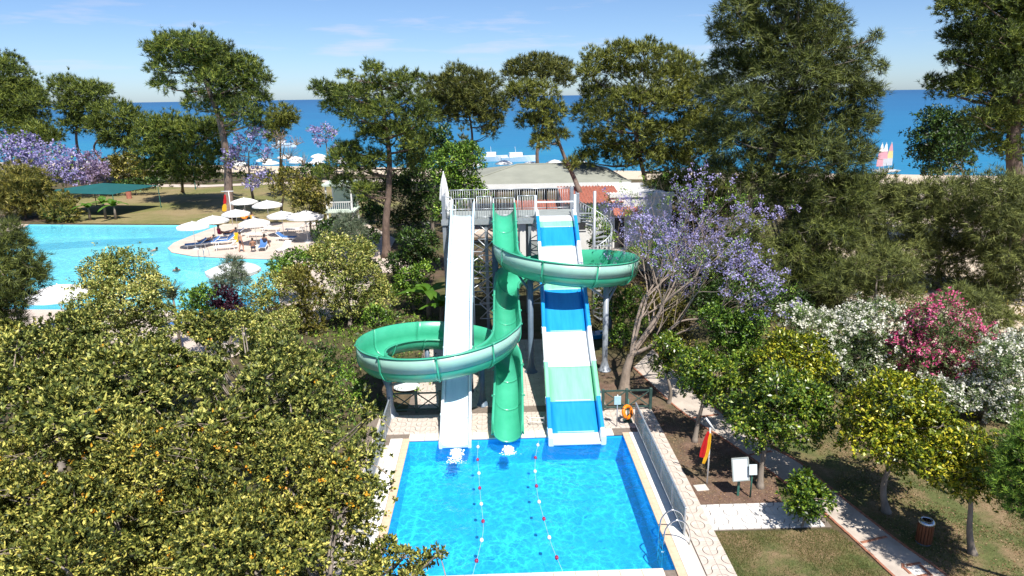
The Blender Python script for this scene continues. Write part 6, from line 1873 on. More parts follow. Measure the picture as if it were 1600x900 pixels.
('bare_tree', 'bare', 'bare pinkish tree beyond the terrace', 'tree', (-29.69, 97.21), [(-25.3, 82.09, 7.66, 1.29), (-25.87, 84.69, 7.24, 1.33), (-24.03, 83.08, 6.25, 1.46), (-24.68, 84.71, 6.03, 1.49), (-22.42, 82.81, 5.38, 1.13), (-23.03, 85.6, 5.31, 1.17), (-25.03, 83.74, 8.27, 0.82), (-25.34, 84.68, 8.25, 0.83), (-27.15, 83.64, 5.52, 0.99), (-27.69, 85.52, 5.66, 1.01), (-23.36, 83.85, 7.55, 0.82), (-23.48, 85.01, 7.44, 0.83)], None, None, {'tr': 0.14}),
('crooked_tree', 'broad', 'low crooked tree at the back of the terrace', 'tree', (-23.95, 77.52), [(-22.93, 72.0, 4.25, 0.85), (-23.41, 73.95, 3.9, 0.88), (-21.49, 72.72, 4.45, 1.0), (-21.68, 73.74, 4.43, 1.01), (-20.52, 72.38, 3.67, 0.85), (-20.8, 73.74, 3.34, 0.87), (-22.16, 71.9, 3.11, 0.71), (-23.09, 73.98, 2.86, 0.73)], None, None, {'lf': 'lf_golden', 'tr': 0.2, 'lfd': 0.6}),
('leafy_tree', 'broad', 'dark leafy tree filling the shade behind the open pine', 'tree', (-7.71, 60.14), [(-8.53, 58.69, 4.8, 1.35), (-9.19, 61.88, 4.3, 1.42), (-6.64, 59.98, 5.0, 1.37), (-6.87, 61.53, 4.99, 1.4), (-5.47, 58.94, 3.27, 1.35), (-5.65, 61.0, 2.92, 1.39), (-7.16, 59.31, 1.84, 1.36), (-7.41, 60.85, 1.77, 1.4), (-9.97, 58.82, 2.42, 0.91), (-10.2, 60.4, 2.27, 0.93)], None, None, {'lf': 'lf_dark'}),
('leafy_tree', 'broad', 'bright green leafy tree left of the pavilion', 'tree', (-2.4, 48.04), [(-2.67, 47.03, 8.36, 0.8), (-2.8, 48.3, 8.33, 0.82), (-1.69, 47.4, 7.88, 0.8), (-1.62, 48.39, 7.64, 0.82), (-1.48, 47.63, 8.74, 0.67), (-1.59, 49.01, 8.54, 0.69), (-1.07, 47.38, 6.06, 0.63), (-1.12, 48.81, 5.93, 0.65), (-3.08, 47.59, 6.85, 0.9), (-3.07, 48.32, 6.91, 0.91), (-1.36, 47.16, 6.64, 0.67), (-1.63, 48.6, 6.31, 0.69), (-3.77, 48.14, 8.06, 0.64), (-3.86, 48.4, 7.84, 0.64), (-2.5, 47.41, 5.63, 0.81), (-2.61, 48.66, 5.51, 0.83), (-3.49, 47.84, 4.65, 0.73), (-3.8, 48.62, 4.74, 0.74)], None, None, {'lf': 'lf_bright'}),
('conifer', 'cone', 'slender pale conifer before the umbrella pine', 'tree', (-2.62, 62.01), [(-2.46, 61.92, 9.68, 0.41), (-2.5, 61.91, 8.75, 0.64), (-2.66, 62.13, 7.48, 0.88), (-2.78, 62.09, 6.51, 1.05), (-2.68, 61.98, 5.8, 1.17)], None, None, {'lf': 'lf_silver'}),
('shrub', 'broad', 'leafy shrub behind the right slide post', 'shrub', (6.55, 33.0), [(5.8, 32.67, 2.19, 0.65), (5.9, 33.39, 2.04, 0.67), (6.99, 33.09, 1.27, 0.67), (6.9, 33.35, 1.24, 0.67), (6.28, 32.66, 0.56, 0.6), (6.84, 32.52, 2.61, 0.52), (7.12, 33.34, 2.39, 0.53)], None, None, {'lf': 'lf_bright'}),
('shrub', 'broad', 'dark shrub behind the start tower', 'shrub', (0.24, 43.13), [(1.13, 41.96, 1.98, 0.73), (1.06, 44.07, 1.55, 0.77), (0.2, 42.92, 0.55, 0.67), (0.32, 43.88, 0.34, 0.68), (2.03, 42.22, 1.34, 0.66), (1.93, 43.39, 1.25, 0.67), (-0.44, 42.02, 1.59, 0.65), (-0.51, 44.37, 1.06, 0.69), (-1.69, 42.96, 1.89, 0.58), (-1.67, 43.55, 1.75, 0.59)], None, None, {'lf': 'lf_dark'}),
('shrub', 'broad', 'green creeper beside the spiral stair', 'shrub', (6.97, 44.1), [(6.45, 43.46, 4.79, 0.5), (6.61, 44.25, 4.74, 0.51), (6.91, 43.61, 4.09, 0.51), (7.04, 44.31, 3.83, 0.51), (7.5, 44.1, 3.35, 0.43), (7.58, 44.62, 3.26, 0.43), (6.81, 43.94, 3.04, 0.43), (6.87, 44.54, 2.86, 0.43)], None, None, {'lf': 'lf_bright'}),
('shrub', 'broad', 'low shrub left of the banana plant', 'shrub', (-4.95, 40.02), [(-5.13, 39.58, 2.0, 0.62), (-5.17, 40.37, 1.78, 0.63), (-4.28, 39.62, 2.47, 0.54), (-4.33, 40.29, 2.39, 0.55), (-5.7, 39.96, 1.19, 0.55), (-5.59, 40.48, 1.1, 0.56), (-4.62, 39.39, 1.08, 0.54), (-4.8, 40.5, 0.72, 0.56)], None, None, {'lf': 'lf_bright'}),
('citrus_tree', 'citrus', 'green citrus tree above the notice boards', 'tree', (8.55, 19.55), [(8.21, 19.9, 2.65, 0.58), (8.4, 20.33, 2.37, 0.59), (8.67, 19.33, 3.61, 0.6), (9.32, 20.64, 2.98, 0.64), (10.05, 20.06, 2.8, 0.6), (10.06, 20.15, 2.73, 0.6), (8.62, 19.72, 1.84, 0.59), (8.89, 20.36, 1.52, 0.6), (9.74, 19.81, 1.79, 0.64), (10.11, 20.52, 1.5, 0.67), (7.72, 19.46, 2.32, 0.39), (8.02, 20.26, 1.93, 0.41), (10.21, 19.53, 2.4, 0.45), (10.52, 20.31, 1.97, 0.47), (9.0, 19.62, 2.61, 0.76), (9.47, 20.57, 2.19, 0.79)], None, 'citrus trees along the brick edged path', {'lf': 'lf_citrus'}),
('citrus_tree', 'citrus', 'large yellow-green citrus tree in the middle of the right side', 'tree', (11.88, 18.0), [(11.1, 17.45, 4.21, 0.54), (11.53, 18.22, 3.81, 0.57), (10.62, 17.78, 3.38, 0.59), (11.05, 18.44, 3.14, 0.62), (12.44, 18.18, 3.23, 0.67), (12.85, 18.8, 2.83, 0.7), (11.62, 18.02, 2.88, 0.79), (11.89, 18.43, 2.59, 0.81), (10.5, 17.67, 2.61, 0.51), (10.91, 18.36, 2.18, 0.53), (11.73, 17.63, 2.19, 0.66), (12.33, 18.52, 1.57, 0.7), (13.07, 18.12, 2.4, 0.55), (13.17, 18.28, 2.25, 0.56), (10.98, 18.11, 3.99, 0.3), (11.28, 18.54, 3.78, 0.31), (12.87, 17.61, 3.08, 0.36), (13.31, 18.16, 2.79, 0.37)], None, 'citrus trees along the brick edged path', {'lf': 'lf_citrus_yellow'}),
('citrus_tree', 'citrus', 'yellowest citrus tree, behind the litter bin', 'tree', (13.16, 15.95), [(11.86, 16.02, 3.06, 0.45), (11.86, 16.1, 3.0, 0.46), (12.3, 15.72, 3.4, 0.49), (12.69, 16.27, 3.02, 0.51), (13.29, 15.93, 2.68, 0.43), (13.43, 16.08, 2.52, 0.43), (12.11, 15.84, 2.42, 0.5), (12.43, 16.23, 2.23, 0.51), (13.07, 15.96, 2.1, 0.43), (13.2, 16.16, 1.92, 0.44), (11.47, 15.81, 2.73, 0.37), (11.8, 16.19, 2.41, 0.38)], None, 'citrus trees along the brick edged path', {'lf': 'lf_citrus_yellow'}),
('citrus_tree', 'citrus', 'yellow-tipped citrus tree below the white oleander', 'tree', (11.17, 22.5), [(10.16, 22.23, 3.89, 0.49), (10.31, 22.77, 3.62, 0.5), (10.92, 22.05, 3.7, 0.49), (11.35, 22.92, 3.45, 0.51), (9.66, 22.07, 3.38, 0.48), (10.05, 22.92, 2.98, 0.5), (10.91, 22.65, 2.75, 0.61), (11.07, 23.09, 2.42, 0.62), (11.6, 22.43, 3.01, 0.43), (11.79, 22.72, 2.82, 0.44), (10.97, 22.02, 2.25, 0.45), (11.52, 23.01, 1.82, 0.47)], None, 'citrus trees along the brick edged path', {'lf': 'lf_citrus_yellow'}),
('citrus_tree', 'citrus', 'green citrus tree right of the lifebuoy', 'tree', (7.3, 22.73), [(7.12, 22.48, 3.17, 0.52), (7.3, 23.01, 3.07, 0.53), (7.79, 22.16, 2.88, 0.52), (8.06, 23.14, 2.45, 0.55), (6.88, 22.39, 2.56, 0.43), (7.04, 22.94, 2.34, 0.44), (7.67, 22.55, 1.94, 0.44), (7.83, 22.94, 1.75, 0.45), (8.58, 22.72, 2.23, 0.37), (8.62, 22.95, 2.2, 0.37)], None, 'citrus trees along the brick edged path', {'lf': 'lf_citrus'}),
('citrus_tree', 'citrus', 'small green citrus tree beside the jacaranda trunk', 'tree', (7.18, 26.05), [(6.94, 25.73, 2.53, 0.48), (7.08, 26.35, 2.44, 0.49), (7.62, 26.13, 1.92, 0.47), (7.57, 26.27, 1.77, 0.47), (6.85, 26.1, 1.64, 0.41), (6.84, 26.13, 1.62, 0.41)], None, 'citrus trees along the brick edged path', {'lf': 'lf_citrus'}),
('citrus_tree', 'citrus', 'leafy green tree under the jacaranda crown', 'tree', (9.68, 26.13), [(9.41, 25.73, 3.21, 0.65), (9.74, 26.55, 2.85, 0.67), (10.29, 26.08, 3.36, 0.61), (10.32, 26.19, 3.3, 0.61), (8.92, 25.97, 3.7, 0.54), (9.04, 26.45, 3.55, 0.55), (10.13, 25.99, 2.38, 0.61), (10.43, 26.51, 2.08, 0.63), (9.15, 25.64, 2.39, 0.49), (9.35, 26.23, 2.19, 0.5)], None, 'citrus trees along the brick edged path', {'lf': 'lf_bright'}),
('shrub', 'citrus', 'small round bush at the end of the white path', 'shrub', (8.95, 17.4), [(8.95, 17.35, 1.35, 0.38), (8.97, 17.47, 1.29, 0.38), (8.58, 17.23, 0.98, 0.36), (8.79, 17.55, 0.83, 0.36), (9.11, 17.13, 1.13, 0.36), (9.35, 17.57, 0.79, 0.37), (8.97, 17.29, 0.66, 0.34), (9.07, 17.44, 0.52, 0.35)], None, None, {'lf': 'lf_citrus', 'tr': 0.04}),
('oleander_bush', 'oleander', 'white oleander left of the pink oleander', 'shrub', (15.02, 27.09), [(12.52, 26.92, 3.23, 0.52), (12.85, 27.68, 2.97, 0.54), (13.48, 26.68, 2.88, 0.65), (14.1, 28.18, 2.41, 0.68), (14.56, 26.99, 2.73, 0.72), (14.92, 27.7, 2.41, 0.74), (15.09, 26.34, 3.13, 0.66), (16.08, 28.12, 2.52, 0.7), (16.3, 26.62, 3.24, 0.61), (16.59, 27.19, 3.09, 0.62), (13.84, 26.05, 1.92, 0.65), (14.76, 27.67, 1.24, 0.69), (15.35, 26.78, 1.49, 0.74), (15.89, 27.61, 1.22, 0.76), (16.32, 26.59, 1.9, 0.68), (16.68, 27.43, 1.61, 0.7), (15.02, 26.78, 0.55, 0.56), (15.35, 27.41, 0.32, 0.57), (15.64, 26.0, 0.91, 0.55)], None, None, {'fl': 'fl_white'}),
('oleander_bush', 'oleander', 'pink oleander between the two white ones', 'shrub', (18.68, 26.12), [(17.34, 25.89, 3.45, 0.55), (17.64, 26.36, 3.24, 0.56), (17.72, 25.17, 3.98, 0.6), (18.86, 26.87, 3.38, 0.64), (17.09, 26.06, 2.33, 0.61), (17.41, 26.65, 2.05, 0.63), (17.83, 25.67, 2.36, 0.74), (18.7, 26.85, 1.96, 0.77), (18.65, 25.34, 2.83, 0.74), (19.7, 26.77, 2.33, 0.78), (20.2, 25.96, 2.18, 0.58), (20.83, 26.6, 1.87, 0.6), (17.53, 25.64, 1.35, 0.56), (18.23, 26.66, 0.96, 0.58), (18.52, 25.18, 1.51, 0.68), (19.53, 26.52, 0.92, 0.72), (20.02, 25.62, 0.92, 0.55), (20.53, 26.4, 0.58, 0.57)], None, None, {'fl': 'fl_pink'}),
('oleander_bush', 'oleander', 'white oleander at the right edge below the pink one', 'shrub', (18.89, 23.56), [(18.14, 22.58, 3.01, 0.63), (19.33, 23.94, 2.56, 0.67), (19.18, 22.97, 3.1, 0.59), (20.31, 24.3, 2.55, 0.62), (19.27, 23.17, 1.76, 0.72), (20.11, 24.07, 1.39, 0.75), (18.79, 23.7, 1.21, 0.61), (18.96, 23.82, 1.17, 0.61), (17.19, 22.83, 1.4, 0.52), (18.02, 23.84, 0.9, 0.54), (16.43, 23.04, 1.54, 0.46), (17.06, 24.02, 1.22, 0.47), (20.26, 23.42, 0.56, 0.62), (20.44, 23.64, 0.5, 0.63), (19.21, 23.63, 0.49, 0.61), (19.61, 24.07, 0.35, 0.62)], None, None, {'fl': 'fl_white'}),
('yellow_tree', 'broad', 'yellow-green flowering tree at the near left pool bank', 'tree', (-13.58, 24.19), [(-13.87, 23.94, 6.62, 0.58), (-14.09, 24.25, 6.52, 0.59), (-13.19, 24.22, 6.66, 0.63), (-13.57, 24.92, 6.47, 0.65), (-12.42, 23.91, 6.06, 0.57), (-12.6, 24.33, 6.03, 0.58), (-14.27, 23.85, 5.79, 0.64), (-14.64, 24.58, 5.57, 0.66), (-12.93, 23.33, 5.79, 0.72), (-13.57, 24.45, 5.6, 0.76), (-12.35, 24.08, 5.04, 0.58), (-12.61, 24.51, 4.94, 0.59), (-14.06, 24.09, 4.67, 0.76), (-14.47, 24.68, 4.38, 0.78), (-12.73, 23.57, 4.54, 0.68), (-13.1, 24.42, 4.23, 0.7), (-14.82, 23.86, 4.99, 0.6), (-15.22, 24.5, 4.78, 0.62)], None, None, {'lf': 'lf_pale'}),
('cypress_shrub', 'cone', 'olive cypress-like shrub before the pale leafy tree', 'shrub', (-10.43, 36.09), [(-10.43, 36.0, 3.03, 0.72), (-10.59, 36.12, 3.15, 0.73), (-9.99, 35.92, 2.08, 0.8), (-10.11, 36.21, 1.92, 0.81), (-10.89, 35.91, 0.87, 0.81), (-11.01, 36.47, 0.71, 0.82), (-9.98, 36.01, 0.43, 0.74)], None, None, {'lf': 'lf_golden'}),
('leafy_tree', 'broad', 'pale leafy tree left of the slide loop', 'tree', (-8.3, 37.22), [(-8.73, 36.76, 4.7, 0.72), (-9.21, 38.26, 4.25, 0.75), (-7.36, 35.85, 4.46, 0.77), (-7.79, 38.14, 3.88, 0.82), (-8.35, 36.07, 3.21, 0.89), (-8.73, 37.58, 3.03, 0.93), (-7.26, 37.02, 2.57, 0.91), (-7.39, 37.91, 2.38, 0.94), (-6.5, 37.05, 1.42, 0.74), (-6.54, 37.56, 1.42, 0.74), (-8.22, 36.55, 1.43, 0.92), (-8.62, 38.35, 0.73, 0.96), (-9.08, 36.28, 3.99, 0.58), (-9.52, 37.84, 3.61, 0.6), (-9.63, 37.0, 4.36, 0.48), (-9.8, 37.29, 4.27, 0.48)], None, None, {'lf': 'lf_pale'}),
('shrub', 'broad', 'pale flowering shrub right of the purple bush', 'shrub', (-13.04, 39.15), [(-12.83, 38.81, 1.96, 0.79), (-13.1, 39.9, 1.68, 0.81), (-11.72, 38.73, 2.26, 0.7), (-12.18, 39.56, 2.1, 0.72), (-13.76, 38.26, 1.42, 0.71), (-14.36, 39.8, 0.82, 0.74), (-13.3, 39.02, 0.33, 0.81)], None, None, {'lf': 'lf_pale'}),
('shrub', 'broad', 'dark purple-leaved bush before the main pool', 'shrub', (-14.04, 34.12), [(-13.88, 33.95, 2.68, 0.6), (-13.98, 34.17, 2.55, 0.61), (-13.72, 34.0, 2.06, 0.54), (-13.84, 34.28, 1.92, 0.54), (-14.24, 33.91, 2.08, 0.39), (-14.57, 34.38, 2.06, 0.4)], None, None, {'lf': 'lf_purple'}),
('shrub', 'casuarina', 'silvery green tufted bush behind the purple one', 'shrub', (-14.93, 37.99), [(-14.83, 37.44, 3.27, 0.7), (-14.95, 38.18, 2.99, 0.71), (-15.41, 37.85, 2.52, 0.55), (-15.58, 38.17, 2.46, 0.56), (-14.43, 37.76, 2.68, 0.51), (-14.63, 38.27, 2.53, 0.51), (-14.8, 38.11, 3.52, 0.43), (-14.82, 38.16, 3.62, 0.43)], None, None, {'lf': 'lf_silver'}),
('shrub', 'broad', 'small dark shrub between the yucca and the purple bush', 'shrub', (-14.19, 32.0), [(-14.49, 31.86, 3.32, 0.44), (-14.76, 32.33, 3.13, 0.45), (-13.92, 31.56, 3.62, 0.4), (-14.08, 32.3, 3.46, 0.41), (-14.31, 31.72, 2.65, 0.47), (-14.55, 32.19, 2.54, 0.48), (-13.56, 31.78, 2.08, 0.47), (-13.86, 32.27, 1.94, 0.48)], None, None, {'lf': 'lf_bright'}),
('fern_shrub', 'broad', 'bright ferny shrub beside the left slide post', 'shrub', (-6.97, 27.05), [(-6.3, 26.48, 0.92, 0.61), (-6.53, 27.57, 0.42, 0.64), (-7.44, 26.77, 0.74, 0.57), (-7.6, 27.39, 0.48, 0.58)], None, None, {'lf': 'lf_bright'}),
('shrub', 'broad', 'yellowish shrub before the mint kiosk', 'shrub', (-16.6, 62.3), [(-16.42, 61.9, 4.68, 0.97), (-16.58, 62.54, 4.51, 0.98), (-16.59, 61.79, 3.09, 1.09), (-17.09, 62.97, 3.0, 1.11), (-15.49, 61.41, 3.61, 0.78), (-15.73, 62.79, 3.25, 0.8), (-17.67, 61.83, 3.97, 0.61), (-17.65, 62.75, 3.77, 0.62), (-16.25, 62.11, 1.96, 0.79), (-16.52, 62.89, 1.82, 0.8)], None, None, {'lf': 'lf_golden'}),
('shrub', 'casuarina', 'silvery shrub right of the mint kiosk', 'shrub', (-11.05, 52.03), [(-11.11, 51.98, 3.27, 0.81), (-11.06, 52.18, 3.25, 0.81), (-10.34, 51.39, 2.76, 0.65), (-10.55, 52.23, 2.77, 0.66), (-11.61, 52.02, 2.85, 0.61), (-11.62, 52.4, 2.67, 0.61)], None, None, {'lf': 'lf_silver'}),
('shrub', 'broad', 'dark green shrub below the mint kiosk', 'shrub', (-12.22, 54.28), [(-12.74, 53.91, 2.64, 0.63), (-12.83, 54.5, 2.55, 0.64), (-13.38, 53.12, 2.13, 0.68), (-13.76, 54.93, 1.9, 0.7), (-12.28, 54.06, 1.7, 0.58), (-12.57, 54.8, 1.62, 0.59), (-10.1, 54.16, 1.47, 0.68), (-10.08, 54.78, 1.57, 0.69)], None, None, {'lf': 'lf_dark'}),
('conifer_bush', 'pine', 'dark bushy conifer left of the golden thuja', 'shrub', (-52.81, 78.13), [(-51.43, 76.59, 4.54, 1.56), (-53.01, 78.57, 4.64, 1.6), (-51.43, 78.09, 3.52, 1.58), (-52.21, 79.38, 3.64, 1.61), (-52.77, 76.98, 3.22, 1.76), (-53.85, 78.79, 3.04, 1.8), (-51.0, 77.46, 2.24, 1.57), (-52.11, 78.89, 2.02, 1.6), (-53.03, 77.52, 1.47, 1.6), (-54.31, 79.32, 1.11, 1.63), (-53.65, 76.99, 1.74, 1.42), (-54.9, 78.97, 1.74, 1.45)], None, None, {'lf': 'lf_golden'}),
('thuja', 'cone', 'golden dome-shaped thuja at the far pool corner', 'shrub', (-47.29, 75.92), [(-46.57, 75.25, 2.36, 0.83), (-47.36, 76.53, 2.12, 0.85), (-46.66, 75.4, 1.54, 1.26), (-47.85, 77.2, 1.46, 1.29), (-46.88, 74.91, 0.53, 1.5), (-47.66, 76.5, 0.42, 1.53), (-45.91, 75.09, 0.75, 1.17), (-48.26, 75.97, 0.74, 1.19), (-48.5, 76.46, 0.41, 1.2)], None, None, {'lf': 'lf_golden'}),
('thuja', 'cone', 'narrow thuja between the dark conifer and the golden one', 'shrub', (-50.28, 78.3), [(-49.75, 78.05, 3.73, 0.78), (-50.24, 78.62, 3.36, 0.79), (-50.0, 77.74, 2.24, 0.96), (-50.42, 78.73, 2.3, 0.97), (-50.59, 78.19, 1.2, 1.14), (-50.67, 78.45, 1.25, 1.15)], None, None, {'lf': 'lf_golden'}),
('shrub', 'broad', 'light green tree right behind the shade canopy', 'shrub', (-53.94, 103.99), [(-52.71, 102.31, 3.9, 1.51), (-54.58, 105.6, 3.55, 1.56), (-54.06, 102.42, 2.44, 1.53), (-55.78, 105.17, 2.56, 1.57), (-52.24, 102.72, 2.98, 1.41), (-54.04, 105.64, 2.27, 1.45), (-54.93, 103.07, 3.76, 1.1), (-56.26, 104.86, 3.65, 1.12), (-51.56, 102.53, 1.63, 1.08), (-53.21, 105.54, 1.5, 1.11)], None, None, {'lf': 'lf_golden'}),
('hedge', 'broad', 'low red-tinged hedge behind the shade canopy', 'hedge', (-49.77, 97.0), [(-51.88, 96.55, 1.13, 0.72), (-52.54, 97.5, 0.83, 0.73), (-50.24, 96.4, 1.22, 0.72), (-51.1, 97.44, 1.08, 0.73), (-49.43, 96.93, 1.33, 0.72), (-49.63, 97.63, 1.18, 0.72), (-47.63, 96.49, 1.47, 0.71), (-48.37, 97.52, 1.34, 0.72), (-53.2, 96.54, 0.56, 0.73), (-46.76, 96.76, 1.66, 0.71), (-46.71, 97.28, 1.7, 0.71)], None, None, {'lf': 'lf_dark'}),
('hedge', 'broad', 'low hedge beyond the lawn left of the bare tree', 'hedge', (-40.19, 112.28), [(-53.25, 111.92, 0.84, 0.93), (-53.89, 112.64, 0.55, 0.94), (-51.13, 111.13, 1.05, 0.92), (-51.83, 112.79, 0.56, 0.93), (-49.35, 111.94, 0.66, 0.92), (-44.86, 111.88, 0.33, 0.91), (-44.94, 112.87, 0.38, 0.92), (-40.51, 112.49, 0.39, 0.9), (-35.8, 110.66, 0.56, 0.88), (-36.41, 113.71, 0.39, 0.9), (-32.85, 111.74, 0.9, 0.88), (-33.17, 113.93, 0.55, 0.89), (-29.96, 112.04, 1.34, 0.98), (-29.68, 112.47, 1.03, 0.99), (-27.65, 111.68, 1.34, 0.98), (-27.71, 112.52, 1.27, 0.98)], None, None, {'lf': 'lf_dark'}),
('shrub', 'broad', 'dark thicket between the open pine and the terrace', 'shrub', (-13.47, 70.17), [(-12.68, 69.03, 3.36, 0.93), (-13.34, 71.16, 3.21, 0.96), (-13.52, 69.05, 2.29, 0.87), (-13.74, 70.66, 2.0, 0.89), (-14.74, 69.8, 3.26, 0.81), (-14.87, 70.98, 2.93, 0.82), (-12.41, 70.11, 1.18, 0.88), (-12.43, 70.59, 1.14, 0.88)], None, None, {'lf': 'lf_dark'}),
('shrub', 'broad', 'dark undergrowth below the tallest tree', 'shrub', (15.79, 36.13), [(15.24, 36.14, 1.35, 0.69), (15.47, 36.51, 1.18, 0.7), (15.97, 35.35, 1.13, 0.61), (16.65, 36.76, 0.71, 0.63), (14.42, 36.16, 2.06, 0.6), (14.65, 36.41, 1.87, 0.61), (16.75, 35.41, 1.34, 0.57), (17.16, 36.31, 1.18, 0.59)], None, None, {'lf': 'lf_dark'}),
('pittosporum_tree', 'pitto', 'dense orange-fruited tree in the lower left corner', 'tree', (-5.6, 8.6), [(-5.9, 6.6, 7.37, 0.64), (-6.06, 6.76, 7.24, 0.65), (-6.02, 7.48, 6.75, 0.55), (-6.27, 7.79, 6.51, 0.57), (-4.65, 6.37, 7.68, 0.53), (-5.02, 6.85, 7.29, 0.57), (-4.26, 7.75, 6.35, 0.55), (-4.29, 7.81, 6.3, 0.56), (-7.0, 8.18, 7.17, 0.71), (-7.09, 8.28, 7.14, 0.72), (-6.2, 8.1, 7.4, 0.55), (-6.45, 8.38, 7.16, 0.57), (-5.48, 7.89, 7.45, 0.53), (-5.76, 8.3, 7.15, 0.56), (-4.94, 7.85, 7.07, 0.55), (-5.19, 8.25, 6.83, 0.58), (-5.03, 8.94, 6.67, 0.51), (-5.14, 9.17, 6.52, 0.52), (-7.61, 9.02, 7.33, 0.42), (-7.75, 9.22, 7.18, 0.43), (-7.32, 9.78, 7.06, 0.46), (-7.64, 10.13, 6.83, 0.47), (-5.72, 8.92, 7.17, 0.5), (-5.92, 9.27, 6.92, 0.52), (-5.26, 9.19, 7.41, 0.66), (-5.48, 9.59, 7.17, 0.69)], None, 'dense trees filling the lower left', {'tr': 0.16}),
('pittosporum_tree', 'pitto', 'dense orange-fruited tree overhanging the pool corner', 'tree', (-3.4, 8.4), [(-3.28, 6.87, 7.51, 0.51), (-3.46, 7.24, 7.24, 0.54), (-2.95, 7.06, 7.02, 0.39), (-3.12, 7.49, 6.68, 0.41), (-2.59, 7.63, 6.92, 0.42), (-2.68, 7.86, 6.74, 0.44), (-4.3, 8.67, 6.63, 0.59), (-4.39, 8.87, 6.53, 0.6), (-3.4, 7.9, 7.0, 0.5), (-3.54, 8.14, 6.8, 0.52), (-2.9, 8.6, 6.67, 0.44), (-3.08, 9.09, 6.31, 0.46), (-2.41, 8.82, 6.65, 0.54), (-2.53, 9.3, 6.31, 0.57), (-4.55, 9.24, 7.27, 0.56), (-4.64, 9.42, 7.13, 0.57), (-3.35, 9.56, 7.12, 0.55), (-3.38, 9.7, 7.08, 0.56), (-2.56, 9.22, 6.91, 0.57), (-2.64, 9.67, 6.64, 0.59), (-1.58, 8.05, 6.55, 0.19), (-1.62, 8.14, 6.47, 0.19), (-1.25, 7.54, 6.82, 0.13), (-1.29, 7.88, 6.58, 0.14), (-1.77, 7.49, 6.71, 0.22), (-1.86, 7.88, 6.37, 0.23), (-1.02, 7.66, 6.65, 0.12), (-1.03, 7.69, 6.62, 0.12), (-0.8, 7.44, 6.93, 0.08), (-0.82, 7.72, 6.69, 0.08), (-1.54, 7.27, 6.75, 0.19), (-1.66, 7.81, 6.34, 0.21), (-1.13, 7.13, 6.8, 0.16), (-1.2, 7.67, 6.4, 0.17)], None, 'dense trees filling the lower left', {'tr': 0.16}),
('pittosporum_tree', 'pitto', 'dense greyish tree behind the lower left one', 'tree', (-8.0, 13.0), [(-8.77, 11.05, 7.11, 0.56), (-8.91, 11.27, 7.04, 0.57), (-6.78, 10.11, 7.65, 0.62), (-7.18, 10.68, 7.35, 0.65), (-7.38, 11.67, 6.82, 0.75), (-7.68, 12.22, 6.54, 0.78), (-6.32, 10.72, 6.85, 0.64), (-6.69, 11.35, 6.55, 0.68), (-8.92, 12.15, 7.33, 0.53), (-9.16, 12.5, 7.17, 0.54), (-8.44, 12.24, 7.17, 0.55), (-8.64, 12.47, 7.07, 0.56), (-8.14, 12.84, 6.63, 0.49), (-8.53, 13.46, 6.37, 0.51), (-7.02, 11.89, 7.62, 0.64), (-7.3, 12.26, 7.42, 0.66), (-6.53, 11.79, 7.18, 0.49), (-6.59, 11.9, 7.14, 0.5), (-11.54, 15.02, 6.97, 0.49), (-11.64, 15.16, 6.95, 0.5), (-9.8, 13.42, 7.66, 0.46), (-10.3, 14.09, 7.46, 0.49), (-9.71, 14.05, 7.16, 0.66), (-10.08, 14.68, 6.96, 0.69), (-9.01, 14.11, 7.23, 0.41), (-9.27, 14.53, 7.07, 0.42), (-8.83, 14.54, 6.81, 0.62), (-9.05, 14.85, 6.68, 0.63), (-7.1, 14.03, 6.94, 0.56), (-7.2, 14.2, 6.88, 0.57), (-9.93, 15.45, 7.34, 0.57), (-10.31, 16.01, 7.18, 0.59), (-9.5, 15.33, 7.14, 0.42), (-9.71, 15.63, 7.03, 0.43), (-8.82, 16.52, 6.44, 0.62), (-8.82, 16.58, 6.41, 0.62)], None, 'dense trees filling the lower left', {'tr': 0.18, 'lf': 'lf_pitto_grey'}),
('pittosporum_tree', 'pitto', 'dense tree left of the pool balustrade', 'tree', (-4.9, 13.2), [(-4.93, 10.89, 6.86, 0.61), (-5.0, 11.01, 6.82, 0.61), (-4.59, 11.74, 6.71, 0.65), (-4.65, 11.85, 6.62, 0.66), (-3.89, 11.05, 6.61, 0.49), (-4.1, 11.8, 6.18, 0.53), (-3.32, 11.37, 6.5, 0.4), (-3.45, 11.81, 6.25, 0.41), (-5.81, 12.8, 7.13, 0.44), (-5.82, 12.97, 7.08, 0.44), (-4.32, 11.93, 7.51, 0.48), (-4.53, 12.53, 7.2, 0.5), (-3.84, 13.01, 6.67, 0.64), (-4.05, 13.75, 6.31, 0.67), (-6.52, 14.76, 6.64, 0.44), (-6.72, 15.13, 6.51, 0.45), (-4.97, 14.34, 6.77, 0.56), (-5.3, 15.2, 6.5, 0.59), (-4.99, 15.09, 6.67, 0.47), (-4.95, 15.1, 6.74, 0.47), (-7.57, 17.17, 6.64, 0.57), (-7.54, 17.2, 6.63, 0.57), (-6.52, 16.82, 6.97, 0.43), (-6.57, 17.12, 6.85, 0.44), (-2.48, 11.88, 6.21, 0.26), (-2.56, 12.11, 6.02, 0.26), (-2.54, 12.48, 6.45, 0.19), (-2.56, 12.65, 6.33, 0.19), (-2.64, 11.56, 5.96, 0.3), (-2.65, 11.7, 5.84, 0.31), (-2.34, 10.74, 5.86, 0.26), (-2.39, 10.92, 5.76, 0.27), (-2.28, 9.95, 5.88, 0.25), (-2.35, 10.23, 5.76, 0.26)], None, 'dense trees filling the lower left', {'tr': 0.18, 'lf': 'lf_pitto_grey'}),
